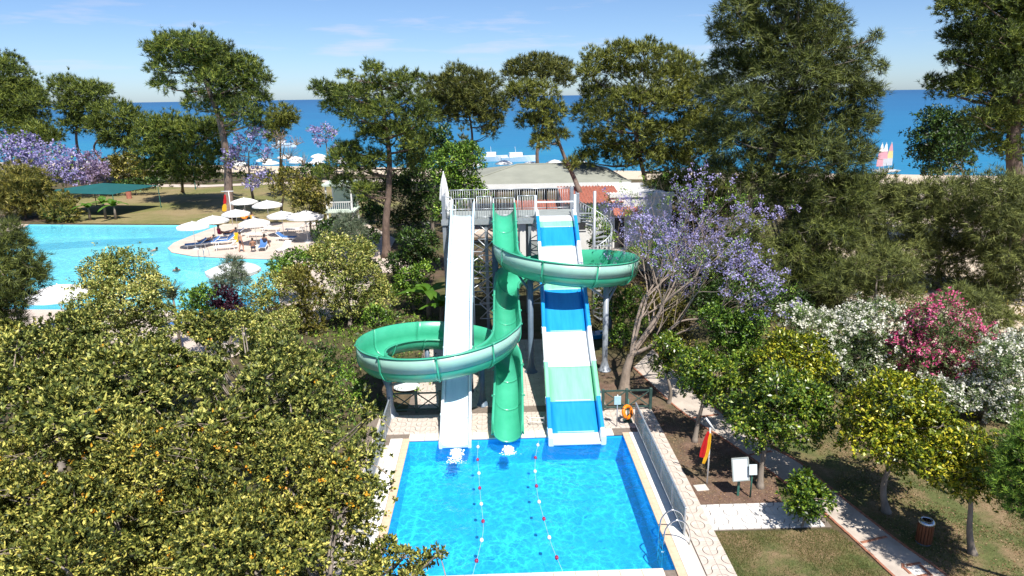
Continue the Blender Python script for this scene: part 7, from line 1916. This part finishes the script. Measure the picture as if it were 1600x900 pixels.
('shrub', 'pitto', 'pale shrub behind the dense left trees', 'shrub', (-9.1, 24.13), [(-9.98, 23.03, 4.61, 0.59), (-10.78, 24.89, 4.03, 0.64), (-9.07, 22.91, 4.83, 0.58), (-9.96, 25.04, 4.11, 0.63), (-8.53, 23.81, 4.01, 0.6), (-8.84, 24.67, 3.75, 0.62), (-7.91, 24.25, 3.48, 0.56), (-8.15, 24.9, 3.26, 0.57), (-11.2, 23.73, 4.75, 0.46), (-11.56, 24.64, 4.49, 0.48), (-7.23, 23.74, 3.0, 0.55), (-7.42, 24.6, 2.73, 0.57), (-8.14, 23.25, 3.52, 0.54), (-8.66, 24.4, 3.18, 0.57)], None, None, {'lf': 'lf_pale'}),
('shrub', 'pitto', 'leafy shrub in front of the near left loungers', 'shrub', (-15.53, 22.05), [(-14.96, 21.49, 4.89, 0.66), (-15.79, 22.6, 4.49, 0.7), (-15.9, 21.61, 5.12, 0.68), (-16.45, 22.35, 4.78, 0.7), (-14.29, 21.65, 4.71, 0.56), (-14.88, 22.47, 4.43, 0.58), (-15.85, 21.89, 4.03, 0.69), (-16.1, 22.35, 3.9, 0.7)], None, None, {'lf': 'lf_pitto'}),
('shrub', 'broad', 'low green shrub at the foot of the pale leafy tree', 'shrub', (-8.25, 30.06), [(-9.23, 30.19, 0.45, 0.63), (-8.19, 29.83, 0.89, 0.62), (-7.34, 30.17, 0.32, 0.56)], None, None, {'lf': 'lf_dark'}),
('shrub', 'broad', 'dark green shrub beneath the left slide loop', 'shrub', (-4.88, 29.27), [(-4.88, 29.27, 0.38, 0.39)], None, None, {'lf': 'lf_dark'}),
('shrub', 'broad', 'green shrub between the cypress-like shrub and the terrace', 'shrub', (-12.44, 42.02), [(-13.21, 41.33, 2.38, 0.67), (-13.54, 42.61, 2.26, 0.69), (-12.09, 41.25, 2.96, 0.66), (-12.41, 42.38, 2.58, 0.68), (-11.06, 41.46, 2.94, 0.58), (-11.53, 42.76, 2.58, 0.6), (-12.76, 41.97, 1.91, 0.59), (-12.89, 42.44, 1.85, 0.6)], None, None, {'lf': 'lf_bright'}),
('shrub', 'broad', 'yellowish shrub behind the jacaranda trunk', 'shrub', (9.02, 34.07), [(8.61, 33.97, 1.06, 0.62), (8.74, 34.15, 1.0, 0.63), (9.41, 34.01, 1.26, 0.56), (9.61, 34.5, 1.24, 0.56), (8.14, 33.68, 2.15, 0.54), (8.41, 34.58, 1.79, 0.56), (9.52, 33.5, 0.55, 0.55), (9.71, 34.15, 0.38, 0.56)], None, None, {'lf': 'lf_golden'}),
('shrub', 'broad', 'dark shrub behind the leafy green tree under the jacaranda', 'shrub', (11.81, 33.16), [(10.41, 32.55, 2.36, 0.6), (10.69, 33.23, 2.25, 0.61), (11.49, 32.48, 2.86, 0.6), (11.99, 34.06, 2.41, 0.63), (12.43, 32.52, 2.43, 0.61), (13.1, 34.07, 1.88, 0.64), (9.94, 32.34, 1.81, 0.47), (10.34, 33.53, 1.56, 0.48), (13.68, 33.06, 1.96, 0.56), (14.03, 33.81, 1.57, 0.57)], None, None, {'lf': 'lf_dark'}),
('shrub', 'broad', 'green shrub at the foot of the white house', 'shrub', (11.67, 42.15), [(9.22, 42.18, 2.56, 0.66), (9.55, 43.08, 2.35, 0.68), (10.45, 41.73, 2.73, 0.66), (10.81, 42.96, 2.43, 0.68), (11.37, 40.84, 2.52, 0.65), (12.11, 43.02, 2.14, 0.69), (12.54, 41.02, 2.76, 0.66), (13.27, 42.73, 2.33, 0.69), (11.11, 40.82, 1.66, 0.65), (11.88, 43.54, 0.99, 0.7), (13.69, 41.64, 1.44, 0.68), (14.02, 42.29, 1.24, 0.69)], None, None, {'lf': 'lf_bright'}),
('shrub', 'broad', 'dark shrub left of the banana plant by the open pine', 'shrub', (-8.55, 47.12), [(-8.91, 46.57, 1.05, 0.64), (-8.91, 47.67, 0.81, 0.65), (-9.29, 46.37, 2.1, 0.59), (-9.45, 47.39, 1.89, 0.6), (-7.29, 47.12, 0.58, 0.55), (-7.46, 47.58, 0.46, 0.56)], None, None, {'lf': 'lf_dark'}),
('citrus_tree', 'citrus', 'dark green citrus tree between the yellow-tipped and green ones', 'tree', (9.6, 24.4), [(9.94, 24.22, 2.24, 0.42), (10.15, 24.73, 1.99, 0.43), (9.81, 24.49, 1.46, 0.43), (9.88, 24.76, 1.28, 0.43), (10.49, 24.42, 1.45, 0.4), (10.52, 24.51, 1.45, 0.41), (9.54, 24.3, 2.44, 0.37), (9.63, 24.63, 2.3, 0.37)], None, 'citrus trees along the brick edged path', {'lf': 'lf_citrus'}),
('leafy_tree', 'broad', 'tall dark leafy tree between the pale tree and the slide loop', 'tree', (-5.87, 33.12), [(-5.85, 32.73, 1.83, 0.59), (-6.1, 33.95, 1.39, 0.61), (-5.66, 32.69, 0.61, 0.59)], None, None, {'lf': 'lf_bright'}),
('shrub', 'broad', 'yellow-green shrub on the bank left of the cypress-like shrub', 'shrub', (-11.28, 32.87), [(-11.22, 32.45, 1.33, 0.68), (-11.6, 33.25, 1.18, 0.69), (-10.35, 32.32, 1.87, 0.67), (-10.65, 33.21, 1.65, 0.68), (-12.04, 32.59, 0.55, 0.62), (-12.27, 33.29, 0.47, 0.63), (-10.84, 32.95, 0.42, 0.69)], None, None, {'lf': 'lf_pale'}),
('scrub_tree', 'scrub', 'feathery dark scrub low between the tallest tree and the jacaranda', 'tree', (14.62, 38.08), [(14.78, 37.5, 3.53, 0.93), (15.3, 38.41, 3.32, 0.95), (14.01, 37.9, 2.35, 0.86), (14.21, 38.47, 2.14, 0.87), (16.07, 38.14, 1.86, 0.96), (16.15, 38.37, 1.83, 0.97), (13.14, 37.74, 3.61, 0.77), (13.26, 38.44, 3.35, 0.78), (14.31, 37.11, 5.07, 0.83), (14.94, 38.68, 4.86, 0.87)], None, 'casuarinas and scrub on the right', {}),
('scrub_tree', 'casuarina', 'dark feathery thicket right below the tallest tree', 'tree', (20.01, 36.99), [(18.68, 36.0, 1.94, 1.02), (19.55, 37.56, 1.37, 1.07), (20.11, 35.9, 1.63, 0.96), (21.38, 38.07, 0.95, 1.02), (18.16, 36.98, 0.97, 0.88), (18.3, 37.34, 0.85, 0.89), (21.48, 36.24, 1.52, 0.82), (22.45, 37.8, 1.25, 0.85)], None, 'casuarinas and scrub on the right', {}),
('pine_tree', 'pine_warm', 'dark bushy pine between the white house and the tallest tree', 'tree', (16.0, 52.05), [(13.31, 52.22, 5.55, 1.02), (13.25, 52.6, 5.59, 1.02), (14.66, 50.72, 5.99, 1.1), (15.06, 52.81, 5.79, 1.14), (16.19, 51.41, 5.21, 1.12), (16.83, 53.61, 5.09, 1.17), (13.67, 51.59, 4.39, 1.01), (14.15, 52.76, 4.14, 1.04), (15.73, 51.34, 3.91, 1.22), (16.25, 52.99, 3.62, 1.26), (16.95, 50.67, 3.24, 1.12), (17.79, 52.97, 2.82, 1.17), (14.66, 50.76, 2.55, 1.11), (15.38, 53.4, 2.29, 1.16), (16.4, 50.67, 1.31, 1.12), (16.78, 52.56, 1.18, 1.16), (17.48, 50.93, 4.23, 1.02), (18.18, 52.77, 4.02, 1.06), (18.25, 51.09, 1.35, 1.04), (19.06, 53.2, 0.87, 1.08)], None, 'pines along the shore', {}),
('leafy_tree', 'broad', 'dark leafy tree between the open pine and the umbrella pine', 'tree', (-5.75, 64.26), [(-6.45, 62.75, 9.2, 0.95), (-6.81, 64.83, 8.79, 0.98), (-5.15, 63.53, 7.76, 1.08), (-5.27, 65.32, 7.83, 1.11), (-6.23, 63.78, 6.24, 1.09), (-6.4, 65.22, 6.23, 1.11), (-4.57, 62.86, 9.14, 0.83), (-4.55, 65.21, 8.91, 0.86), (-7.5, 64.14, 7.42, 0.85), (-7.68, 64.39, 7.08, 0.85), (-4.17, 63.93, 7.61, 0.84), (-4.25, 65.13, 7.33, 0.86)], None, None, {'lf': 'lf_dark'}),
('leafy_tree', 'broad', 'low dark leafy tree at the left foot of the tower', 'tree', (-5.26, 45.2), [(-5.12, 44.59, 2.27, 0.78), (-5.45, 45.82, 2.07, 0.8), (-6.4, 45.15, 1.8, 0.79), (-6.35, 45.68, 1.53, 0.8), (-4.43, 44.6, 3.09, 0.69), (-4.68, 45.46, 3.02, 0.7), (-5.41, 44.19, 3.51, 0.68), (-5.83, 45.98, 3.04, 0.71), (-4.44, 45.0, 1.69, 0.61), (-4.5, 45.55, 1.68, 0.62)], None, None, {'lf': 'lf_dark'}),
]


# ================================================================== VEGETATION
def unit(n):
    v = RNG.normal(size=(n, 3))
    return v / np.linalg.norm(v, axis=1)[:, None]


def lump(P, k=1.0):
    """cheap smooth 3-D noise in -1..1"""
    return (np.sin(P[:, 0] * 1.9 * k + 1.7 * np.sin(P[:, 1] * 1.3 * k)) + np.sin(P[:, 1] * 2.3 * k + 1.4 * np.sin(P[:, 2] * 1.7 * k)) + np.sin(P[:, 2] * 2.1 * k + 1.9 * np.sin(P[:, 0] * 1.1 * k))) / 3


def tufts(clumps, dens, size, flat=1.0, gap=.35, inner=.5, under=.45):
    """points through the outer part of every clump, thinned into bunches; dens = tufts per (r/size)^2"""
    Ps = []; Ds = []
    for x, y, z, r in clumps:
        n = max(6, int(dens * (r / size) ** 2))
        d = unit(n)
        d[:, 2] = np.where(d[:, 2] < 0, d[:, 2] * np.where(RNG.random(n) < under, .7, -1), d[:, 2])
        r *= RNG.uniform(.86, 1.12)
        rad = r * (inner + (1 - inner) * RNG.random(n) ** .5) * (1 + .42 * lump(d * 2.6 + r + x)) * np.where(RNG.random(n) < .05, RNG.uniform(1.1, 1.35, n), 1)
        P = d * rad[:, None]
        P[:, 2] *= flat
        Ps.append(P + np.array([x, y, z])); Ds.append(d)
    P = np.concatenate(Ps); D = np.concatenate(Ds)
    keep = lump(P, .55 / max(size, .12) * .35) + RNG.normal(0, .25, len(P)) > -1 + gap * 1.6
    keep &= P[:, 2] > .05
    return P[keep], D[keep]


def norm(v):
    return v / (np.linalg.norm(v, axis=1)[:, None] + 1e-9)


def needles(P, D, n, ln, wd, spread=.9, grav=0.0, up=.25):
    """n thin blades fanning from every tuft"""
    N = len(P)
    P2 = np.repeat(P, n, 0); D2 = np.repeat(D, n, 0)
    dr = norm(D2 * .7 + unit(N * n) * spread + np.array([0, 0, up - grav]))
    l = ln * RNG.uniform(.6, 1.25, N * n)[:, None]
    side = norm(np.cross(dr, norm(D2 + np.array([0, 0, .35]) + unit(N * n) * .55))) * (wd * RNG.uniform(.7, 1.3, N * n))[:, None] * .5
    base = P2 + unit(N * n) * ln * .18
    tip = base + dr * l
    tip[:, 2] -= grav * ln * .4
    V = np.stack([base - side, base + side, tip], 1).reshape(-1, 3)
    return V, np.arange(len(V)).reshape(-1, 3)


def leaves(P, D, n, ln, wd, spread=1.0, up=.25, scat=.5, facing=.75):
    """n folded leaves round every tuft"""
    N = len(P) * n
    P2 = np.repeat(P, n, 0); D2 = np.repeat(D, n, 0)
    dr = norm(D2 * .75 + unit(N) * spread + np.array([0, 0, up]))
    ref = norm(np.array([0, 0, 1.]) * facing * .7 + D2 * .9 + unit(N) * .5)
    side = norm(np.cross(dr, ref))
    nr = np.cross(side, dr)
    l = (ln * RNG.uniform(.65, 1.25, N))[:, None]
    w2 = (wd * RNG.uniform(.75, 1.2, N))[:, None] * .5
    base = P2 + unit(N) * ln * scat
    mid = base + dr * l * .52 + nr * l * .06
    tip = base + dr * l - nr * l * .05
    V = np.stack([base, mid + side * w2 + nr * w2 * .35, tip, mid - side * w2 + nr * w2 * .35], 1).reshape(-1, 3)
    return V, np.arange(len(V)).reshape(-1, 4)


def limb(b, p, q, r0, r1, n=6, sag=.12, k=7):
    p = np.array(p, float); q = np.array(q, float)
    d = np.linalg.norm(q - p)
    m = (p + q) / 2 + unit(1)[0] * d * .10 + np.array([0, 0, -sag * d])
    t = np.linspace(0, 1, n)[:, None]
    pts = (1 - t) ** 2 * p + 2 * t * (1 - t) * m + t ** 2 * q
    b.tube(pts, np.linspace(r0, r1, n), k, False)


def wood(root, base, clumps, via, tr, bark, every=1, origin=None, topf=.65):
    """tapered trunk with limbs out to the clumps; a mesh part"""
    o = np.array(origin)
    C_ = np.array([c[:3] for c in clumps])
    lo, hi = C_[:, 2].min(), C_[:, 2].max()
    cx, cy = C_[:, 0].mean(), C_[:, 1].mean()
    if via:
        pts = [np.array([base[0], base[1], -.05])] + [np.array(v) for v in via]
    else:
        top = np.array([cx, cy, lo + (hi - lo) * topf])
        b0 = np.array([base[0], base[1], -.05])
        pts = [b0, b0 * .72 + top * .28 + np.append(RNG.normal(0, .04, 2) * top[2], 0), b0 * .36 + top * .64 + np.append(RNG.normal(0, .03, 2) * top[2], 0), top]
    P = catmull(pts, 5)
    f = np.linspace(0, 1, len(P))
    rad = tr * (1 - .72 * f); rad[0] *= 1.5; rad[1] *= 1.15
    b = MB()
    b.tube(P - o, rad, 10)
    for i, (x, y, z, r) in enumerate(clumps):
        if i % every: continue
        q = np.array([x, y, z])
        cand = [k for k in range(len(P)) if P[k][2] < z + .2 and f[k] > .25] or [len(P) // 2]
        k = min(cand, key=lambda k: np.linalg.norm(P[k] - q) + .3 * abs(P[k][2] - (z - .35 * np.linalg.norm(P[k][:2] - q[:2]))))
        limb(b, P[k] - o, q - o, min(rad[k] * .55, .02 + r * .06), .012 + .006 * r, 5, .12, 5)
        for _ in range(2):
            d = unit(1)[0]; d[2] = abs(d[2]) * .7
            limb(b, q - o, q - o + d * r * .8, .014 + .008 * r, .006, 3, .05, 3)
    return b.build('trunk', bark, root, True)


LFD = {'pine': 'lf_pine', 'pine_warm': 'lf_pine_warm', 'umbrella': 'lf_umbrella', 'casuarina': 'lf_casuarina', 'scrub': 'lf_scrub', 'broad': 'lf_bright', 'citrus': 'lf_citrus', 'pitto': 'lf_pitto', 'cone': 'lf_golden', 'oleander': 'lf_oleander'}
NTRI = 0
RS = {'pitto': .92, 'pine': 1.27, 'pine_warm': 1.34, 'umbrella': 1.5, 'casuarina': .96, 'scrub': 1.12, 'oleander': 1.25, 'citrus': 1.2, 'broad': 1.22, 'jac': 1.1}


def crown_part(name, VF, m, root, org):
    global NTRI
    V, F = VF
    NTRI += len(F) * (F.shape[1] - 2)
    return link(name, mesh_arr(name, V - np.array(org), F), m, root)


for (name, kind, label, cat, base, clumps, via, group, opt) in TREES:
    if not clumps: continue
    org = (base[0], base[1], 0.0)
    t = thing(name, label, cat, org, 0, group)
    lf = opt.get('lf', LFD.get(kind, 'lf_bright'))
    clumps = [(x, y, z, r * RS.get(kind, 1.08)) for x, y, z, r in clumps]
    C_ = np.array(clumps)
    Y = max(7., C_[:, 1].mean())
    hgt = C_[:, 2].max()
    tr = opt.get('tr', .05 + hgt * .016)
    bark = 'bark_pine' if kind in ('pine', 'pine_warm', 'umbrella') else 'bark_grey'
    q = opt.get('lfd', 1.0)
    if kind in ('pine', 'pine_warm', 'umbrella'):
        s = np.clip(Y * .0057, .10, .6)
        P, D = tufts(clumps, 9.8 * q, s, .80 if kind != 'umbrella' else .72, .27, .55, .35)
        crown_part('crown', needles(P, D, 12, s * 1.15, s * .15, 1.0, 0, .45), lf, t, org)
    elif kind in ('casuarina', 'scrub'):
        s = np.clip(Y * .0058, .10, .4)
        P, D = tufts(clumps, 9.2 if kind == 'casuarina' else 7.4, s, 1.0, .24, .50, .4)
        crown_part('crown', needles(P, D, 11, s * 1.7, s * .14, .8, .25, .35), lf, t, org)
    elif kind == 'broad':
        s = np.clip(Y * .0046, .09, .5)
        P, D = tufts(clumps, 6.0 * q, s, .95, .30, .6, .4)
        crown_part('crown', leaves(P, D, 6, s * .95, s * .42, 1.0, .2), lf, t, org)
    elif kind == 'cone':
        s = np.clip(Y * .0050, .10, .4)
        P, D = tufts(clumps, 6.0, s, 1.0, .25, .55, .6)
        crown_part('crown', needles(P, D, 10, s * 1.0, s * .30, .8, 0, .5), lf, t, org)
    elif kind == 'citrus':
        s = .13
        P, D = tufts(clumps, 5.6, s, .95, .28, .62, .4)
        crown_part('crown', leaves(P, D, 7, .135, .062, .9, .05, .5), lf, t, org)
    elif kind == 'pitto':
        s = np.clip(Y * .0080, .06, .15)
        P, D = tufts(clumps, 6.8, s, .9, .26, .60, .4)
        if Y < 18:                                          # shaded lower storey of the crown
            lowc = [(x + RNG.normal(0, .3), y + .4 + RNG.normal(0, .3), z - 1.1, r * 1.25) for x, y, z, r in clumps]
            P2, D2_ = tufts(lowc, 1.5, s, .8, .15, .5, .3)
            P = np.concatenate([P, P2]); D = np.concatenate([D, D2_])
        crown_part('crown', leaves(P, D, 9, s * 1.02, s * .42, .85, .35, .22), lf, t, org)
        if Y < 18:
            k = RNG.random(len(P)) < .026
            k &= lump(P, 1.3) > .10
            Pf, Df = P[k] + D[k] * .06, D[k]
            crown_part('fruit', leaves(Pf, Df, 5, .048, .044, 1.2, .2, .8), 'fruit_orange', t, org)['kind'] = 'stuff'
    elif kind == 'oleander':
        s = .15
        P, D = tufts(clumps, 5.4, s, 1.0, .22, .5, .5)
        crown_part('crown', leaves(P, D, 7, .17, .040, .9, .35, .4), lf, t, org)
        k = (lump(P, .9) + RNG.normal(0, .3, len(P)) > -.18) & (D[:, 2] > -.4)
        k &= RNG.random(len(P)) < .55
        Pf = np.repeat(P[k] + D[k] * .11, 2, 0); Df = np.repeat(D[k], 2, 0); Pf += RNG.normal(0, .045, Pf.shape)
        crown_part('blossom', leaves(Pf, Df, 6, .088, .080, 1.3, .3, .9), opt['fl'], t, org)['kind'] = 'stuff'
    elif kind == 'jac':
        s = np.clip(Y * .0050, .12, .5)
        P, D = tufts(clumps, 5.5, s, .9, .38, .4, .5)
        k = RNG.random(len(P)) < .80
        crown_part('blossom', leaves(P[k], D[k], 5, s * .62, s * .5, 1.2, .3, .6), opt['fl'], t, org)
        crown_part('crown', leaves(P[~k], D[~k], 4, s * .8, s * .34, 1.0, .2), 'lf_bright' if opt['fl'] == 'fl_lilac' else 'fl_mauve', t, org)
        bark = 'bark_jac'
    elif kind == 'bare':
        s = .45
        P, D = tufts(clumps, .8, s, .9, .5, .3, .6)
        crown_part('crown', leaves(P, D, 3, .24, .10, 1.2, .2), 'fl_mauve', t, org)
        b = MB()
        for x, y, z, r in clumps:
            for _ in range(9):
                d = unit(1)[0]; d[2] = abs(d[2])
                limb(b, (x - org[0], y - org[1], z - .3 * r), (x - org[0] + d[0] * r, y - org[1] + d[1] * r, z + d[2] * r), .035, .012, 4, .02, 4)
        b.build('twigs', 'bark_jac', t)
        bark = 'bark_jac'
    wood(t, base, clumps, via, tr, bark, 1, org, .65 if kind != 'pitto' else -.6)
    if kind == 'pitto' and Y < 18:
        b = MB()                                            # bleached dead twigs poking out of the crown
        for i in range(26):
            x, y, z, r = clumps[RNG.integers(len(clumps))]
            p = np.array([x - org[0], y - org[1], z + r * .55])
            d = unit(1)[0]; d[2] = abs(d[2]) * .25 + .05
            e_ = p + d * r * 1.1
            limb(b, p - d * .5 - np.array([0, 0, .35]), e_, .013, .004, 6, -.10, 5)
            for _ in range(3):
                d2 = norm((d + unit(1)[0] * .8)[None])[0]; d2[2] = abs(d2[2]) * .4
                limb(b, p + d * r * RNG.uniform(.2, .8), p + d * r * .6 + d2 * r * .5, .006, .003, 4, -.06, 4)
        tag(b.build('dead_twigs', 'twig_bleached', t, True), kind='stuff')


# ---------------- the jacaranda leaning over the slides: branching that shows through its bloom
def jacaranda():
    global RNG
    RNG = np.random.default_rng(21)
    base = (5.55, 27.4)
    t = thing('jacaranda_tree', 'half-bare lilac jacaranda with forked trunk right of the slides', 'tree', (*base, 0), 0, 'jacarandas in lilac bloom')
    wb = MB(); tw_ = MB(); ends = []

    def grow(p, d, ln, r, depth):
        n = 5
        pts = [p]; dd = d.copy()
        for i in range(n):
            dd = dd + RNG.normal(0, .10, 3) + np.array([0, 0, .05])
            dd /= np.linalg.norm(dd)
            pts.append(pts[-1] + dd * ln / n)
        r1 = r * .62
        (wb if depth < 3 else tw_).tube(pts, np.linspace(r, r1, n + 1), 8 if depth < 2 else (5 if depth < 5 else 3), False)
        if depth >= 6:
            ends.append((pts[-1], dd)); return
        k = 3 if depth in (1, 3) else 2
        for j in range(k + (depth == 2)):
            q = pts[-1] if j < 2 else pts[RNG.integers(2, n)]
            nd = dd + unit(1)[0] * (.62 if depth > 1 else .5)
            nd[2] = nd[2] * .7 + .10
            nd /= np.linalg.norm(nd)
            grow(q, nd, ln * RNG.uniform(.64, .86), r1 * RNG.uniform(.62, .85), depth + 1)
        if depth >= 3: ends.append((pts[-1], dd))
    wb.tube([(0, 0, -.1), (.05, .1, .5), (.12, .15, 1.0), (.3, .2, 1.6)], [.30, .21, .18, .15], 12, False)
    st_ = np.array([.3, .2, 1.55])
    for d, l, r in (((.55, .10, 1.15), 2.7, .105), ((.40, .9, 1.15), 2.7, .09), ((1.15, -.25, .62), 2.6, .09), ((.3, .5, 1.3), 2.7, .08), ((.9, .6, .9), 2.7, .085), ((1.3, .5, .95), 2.7, .08), ((1.3, .1, .7), 2.5, .07)):
        d = np.array(d); grow(st_, d / np.linalg.norm(d), l, r, 1)
    wb.build('trunk', 'bark_jac', t, True)
    tw_.build('twigs', 'bark_jac', t, True)
    E_ = np.array([e[0] for e in ends]); D_ = np.array([e[1] for e in ends])
    fl = (1.0 * lump(E_ * .8 + 5.3, .9) + RNG.normal(0, .35, len(E_))) > .31
    fl &= (E_[:, 0] > -.6) & (E_[:, 0] < 6.6) & (E_[:, 2] > 3.4)
    Pf = np.repeat(E_[fl], 3, 0) + RNG.normal(0, .13, (fl.sum() * 3, 3)); Df = np.repeat(D_[fl], 3, 0)
    crown_part('blossom', leaves(Pf, Df, 8, .085, .066, 1.3, .3, 1.1), 'fl_lilac', t, (0, 0, 0))
    lv = RNG.random(len(E_)) < .16
    Pl = np.repeat(E_[lv], 3, 0) + RNG.normal(0, .10, (lv.sum() * 3, 3)); Dl = np.repeat(D_[lv], 3, 0)
    crown_part('crown', leaves(Pl, Dl, 9, .11, .035, 1.1, .1, 1.0), 'lf_bright', t, (0, 0, 0))
    return E_


JE = jacaranda()


# ---------------- bananas and yuccas
def banana(label, x, y, h, n, group, sc=1.0, lean=0):
    t = thing('banana_plant', label, 'plant', (x, y, 0), 0, group)
    b = MB(); b.tube([(0, 0, 0), (.03, .02, h * .4), (.0, .0, h * .62)], [.14 * sc, .11 * sc, .07 * sc], 9); b.build('stem', 'bark_grey', t, True)
    for k in range(n):
        a = 2 * math.pi * k / n + RNG.uniform(-.4, .4); L2 = sc * RNG.uniform(1.3, 2.0); el = RNG.uniform(.5, 1.25)
        b = MB(); vs = []; fs = []
        m = 9
        for i in range(m):
            f = i / (m - 1)
            rr = L2 * f * math.cos(el) * (1 + .2 * f); zz = h * .6 + L2 * (math.sin(el) * f - .62 * f * f)
            wv = .24 * sc * math.sin(math.pi * min(1, .12 + f * .88)) ** .7 * (0.15 if i == 0 else 1) + .01
            c, s = math.cos(a), math.sin(a)
            jit = RNG.uniform(-.03, .03)
            vs += [(rr * c - wv * s, rr * s + wv * c, zz - .06 * sc + jit), (rr * c, rr * s, zz), (rr * c + wv * s, rr * s - wv * c, zz - .06 * sc - jit)]
        for i in range(m - 1):
            q = i * 3
            fs += [(q, q + 1, q + 4, q + 3), (q + 1, q + 2, q + 5, q + 4)]
        b.add(vs, fs); b.build('leaf', 'lf_banana', t)


banana('banana plant with broad leaves left of the white slide', -3.9, 38.2, 2.6, 9, 'banana plants', 1.15)
banana('smaller banana plant at the foot of the tower', -3.1, 37.2, 1.8, 7, 'banana plants', .9)
for i, (x, y, h, lab) in enumerate(((-44.6, 76.2, 2.4, 'left banana plant of the clump at the lawn corner'), (-43.2, 76.8, 3.0, 'middle banana plant of the clump at the lawn corner'), (-41.9, 76.4, 2.5, 'right banana plant of the clump at the lawn corner'))):
    banana(lab, x, y, h, 8, 'banana plants', 1.1)
banana('small banana plant on grass under the left slide loop', -2.4, 28.6, 1.5, 7, 'banana plants', .55)
for i, (x, y, h, lab) in enumerate(((-17.0, 33.2, 3.6, 'left of the two spiky yuccas before the main pool'), (-16.3, 33.6, 3.3, 'right of the two spiky yuccas before the main pool'))):
    t = thing('yucca', lab, 'plant', (x, y, 0), 0, 'yuccas before the main pool')
    b = MB(); b.tube([(0, 0, 0), (.05, 0, h * .5), (0, .05, h)], [.09, .07, .05], 7); b.build('stem', 'bark_grey', t, True)
    P = np.repeat(np.array([[0, 0, h], [0, .05, h * .9]]), 40, 0); D = unit(80); D[:, 2] = np.abs(D[:, 2]) * .8 + .1
    crown_part('crown', needles(P, norm(D), 2, .75, .07, .25, .1, .1), 'lf_silver', t, (0, 0, 0))
# fallen palm trunk beside the slide: a pale stump


def weeds(name, poly, dens, size, m, label):
    P = np.array(poly); lo, hi = P.min(0), P.max(0)
    n = int(dens * (hi - lo).prod()); Q = RNG.uniform(lo, hi, (n, 2)); Q = Q[in_poly(Q, poly)]
    Z = np.zeros(len(Q)); k = lump(np.stack([Q[:, 0], Q[:, 1], Z], 1), .45) + RNG.normal(0, .3, len(Q)) > -.05
    Q = Q[k]; hgt = size * (1 + RNG.random(len(Q)))
    Pw_ = np.stack([Q[:, 0], Q[:, 1], hgt * .5], 1)
    D = norm(RNG.normal(0, .5, (len(Q), 3)) + np.array([0, 0, 1.]))
    o = crown_part(name, leaves(Pw_, D, 6, size * 1.1, size * .4, 1.0, .3, .6), m, None, (0, 0, 0))
    tag(o, label, 'plants', kind='stuff')


weeds('ground_cover', [(8.6, 27), (16, 29), (24, 30), (40, 44), (40, 62), (12, 60), (12, 46), (5, 46), (5, 34)], 7, .20, 'lf_golden', 'low weeds and ground cover on the right bank')
weeds('ground_cover', [(9.2, 26.4), (12, 22), (20, 20), (26, 26), (20, 31), (9, 31)], 10, .14, 'lf_dark', 'dark ground cover beneath the oleanders')
weeds('ground_cover', [(-5.2, 26), (-2.9, 27), (-2.9, 35.5), (-6, 47), (-13, 47), (-14, 36), (-9, 24), (-5.2, 20)], 9, .16, 'lf_bright', 'low green ground cover left of the slides')
weeds('ground_cover', [(-5.2, 14), (-5.2, 26), (-10, 30), (-24, 31), (-24, 14)], 5, .2, 'lf_dark', 'dark undergrowth beneath the dense left trees')
print('TRIS', NTRI)
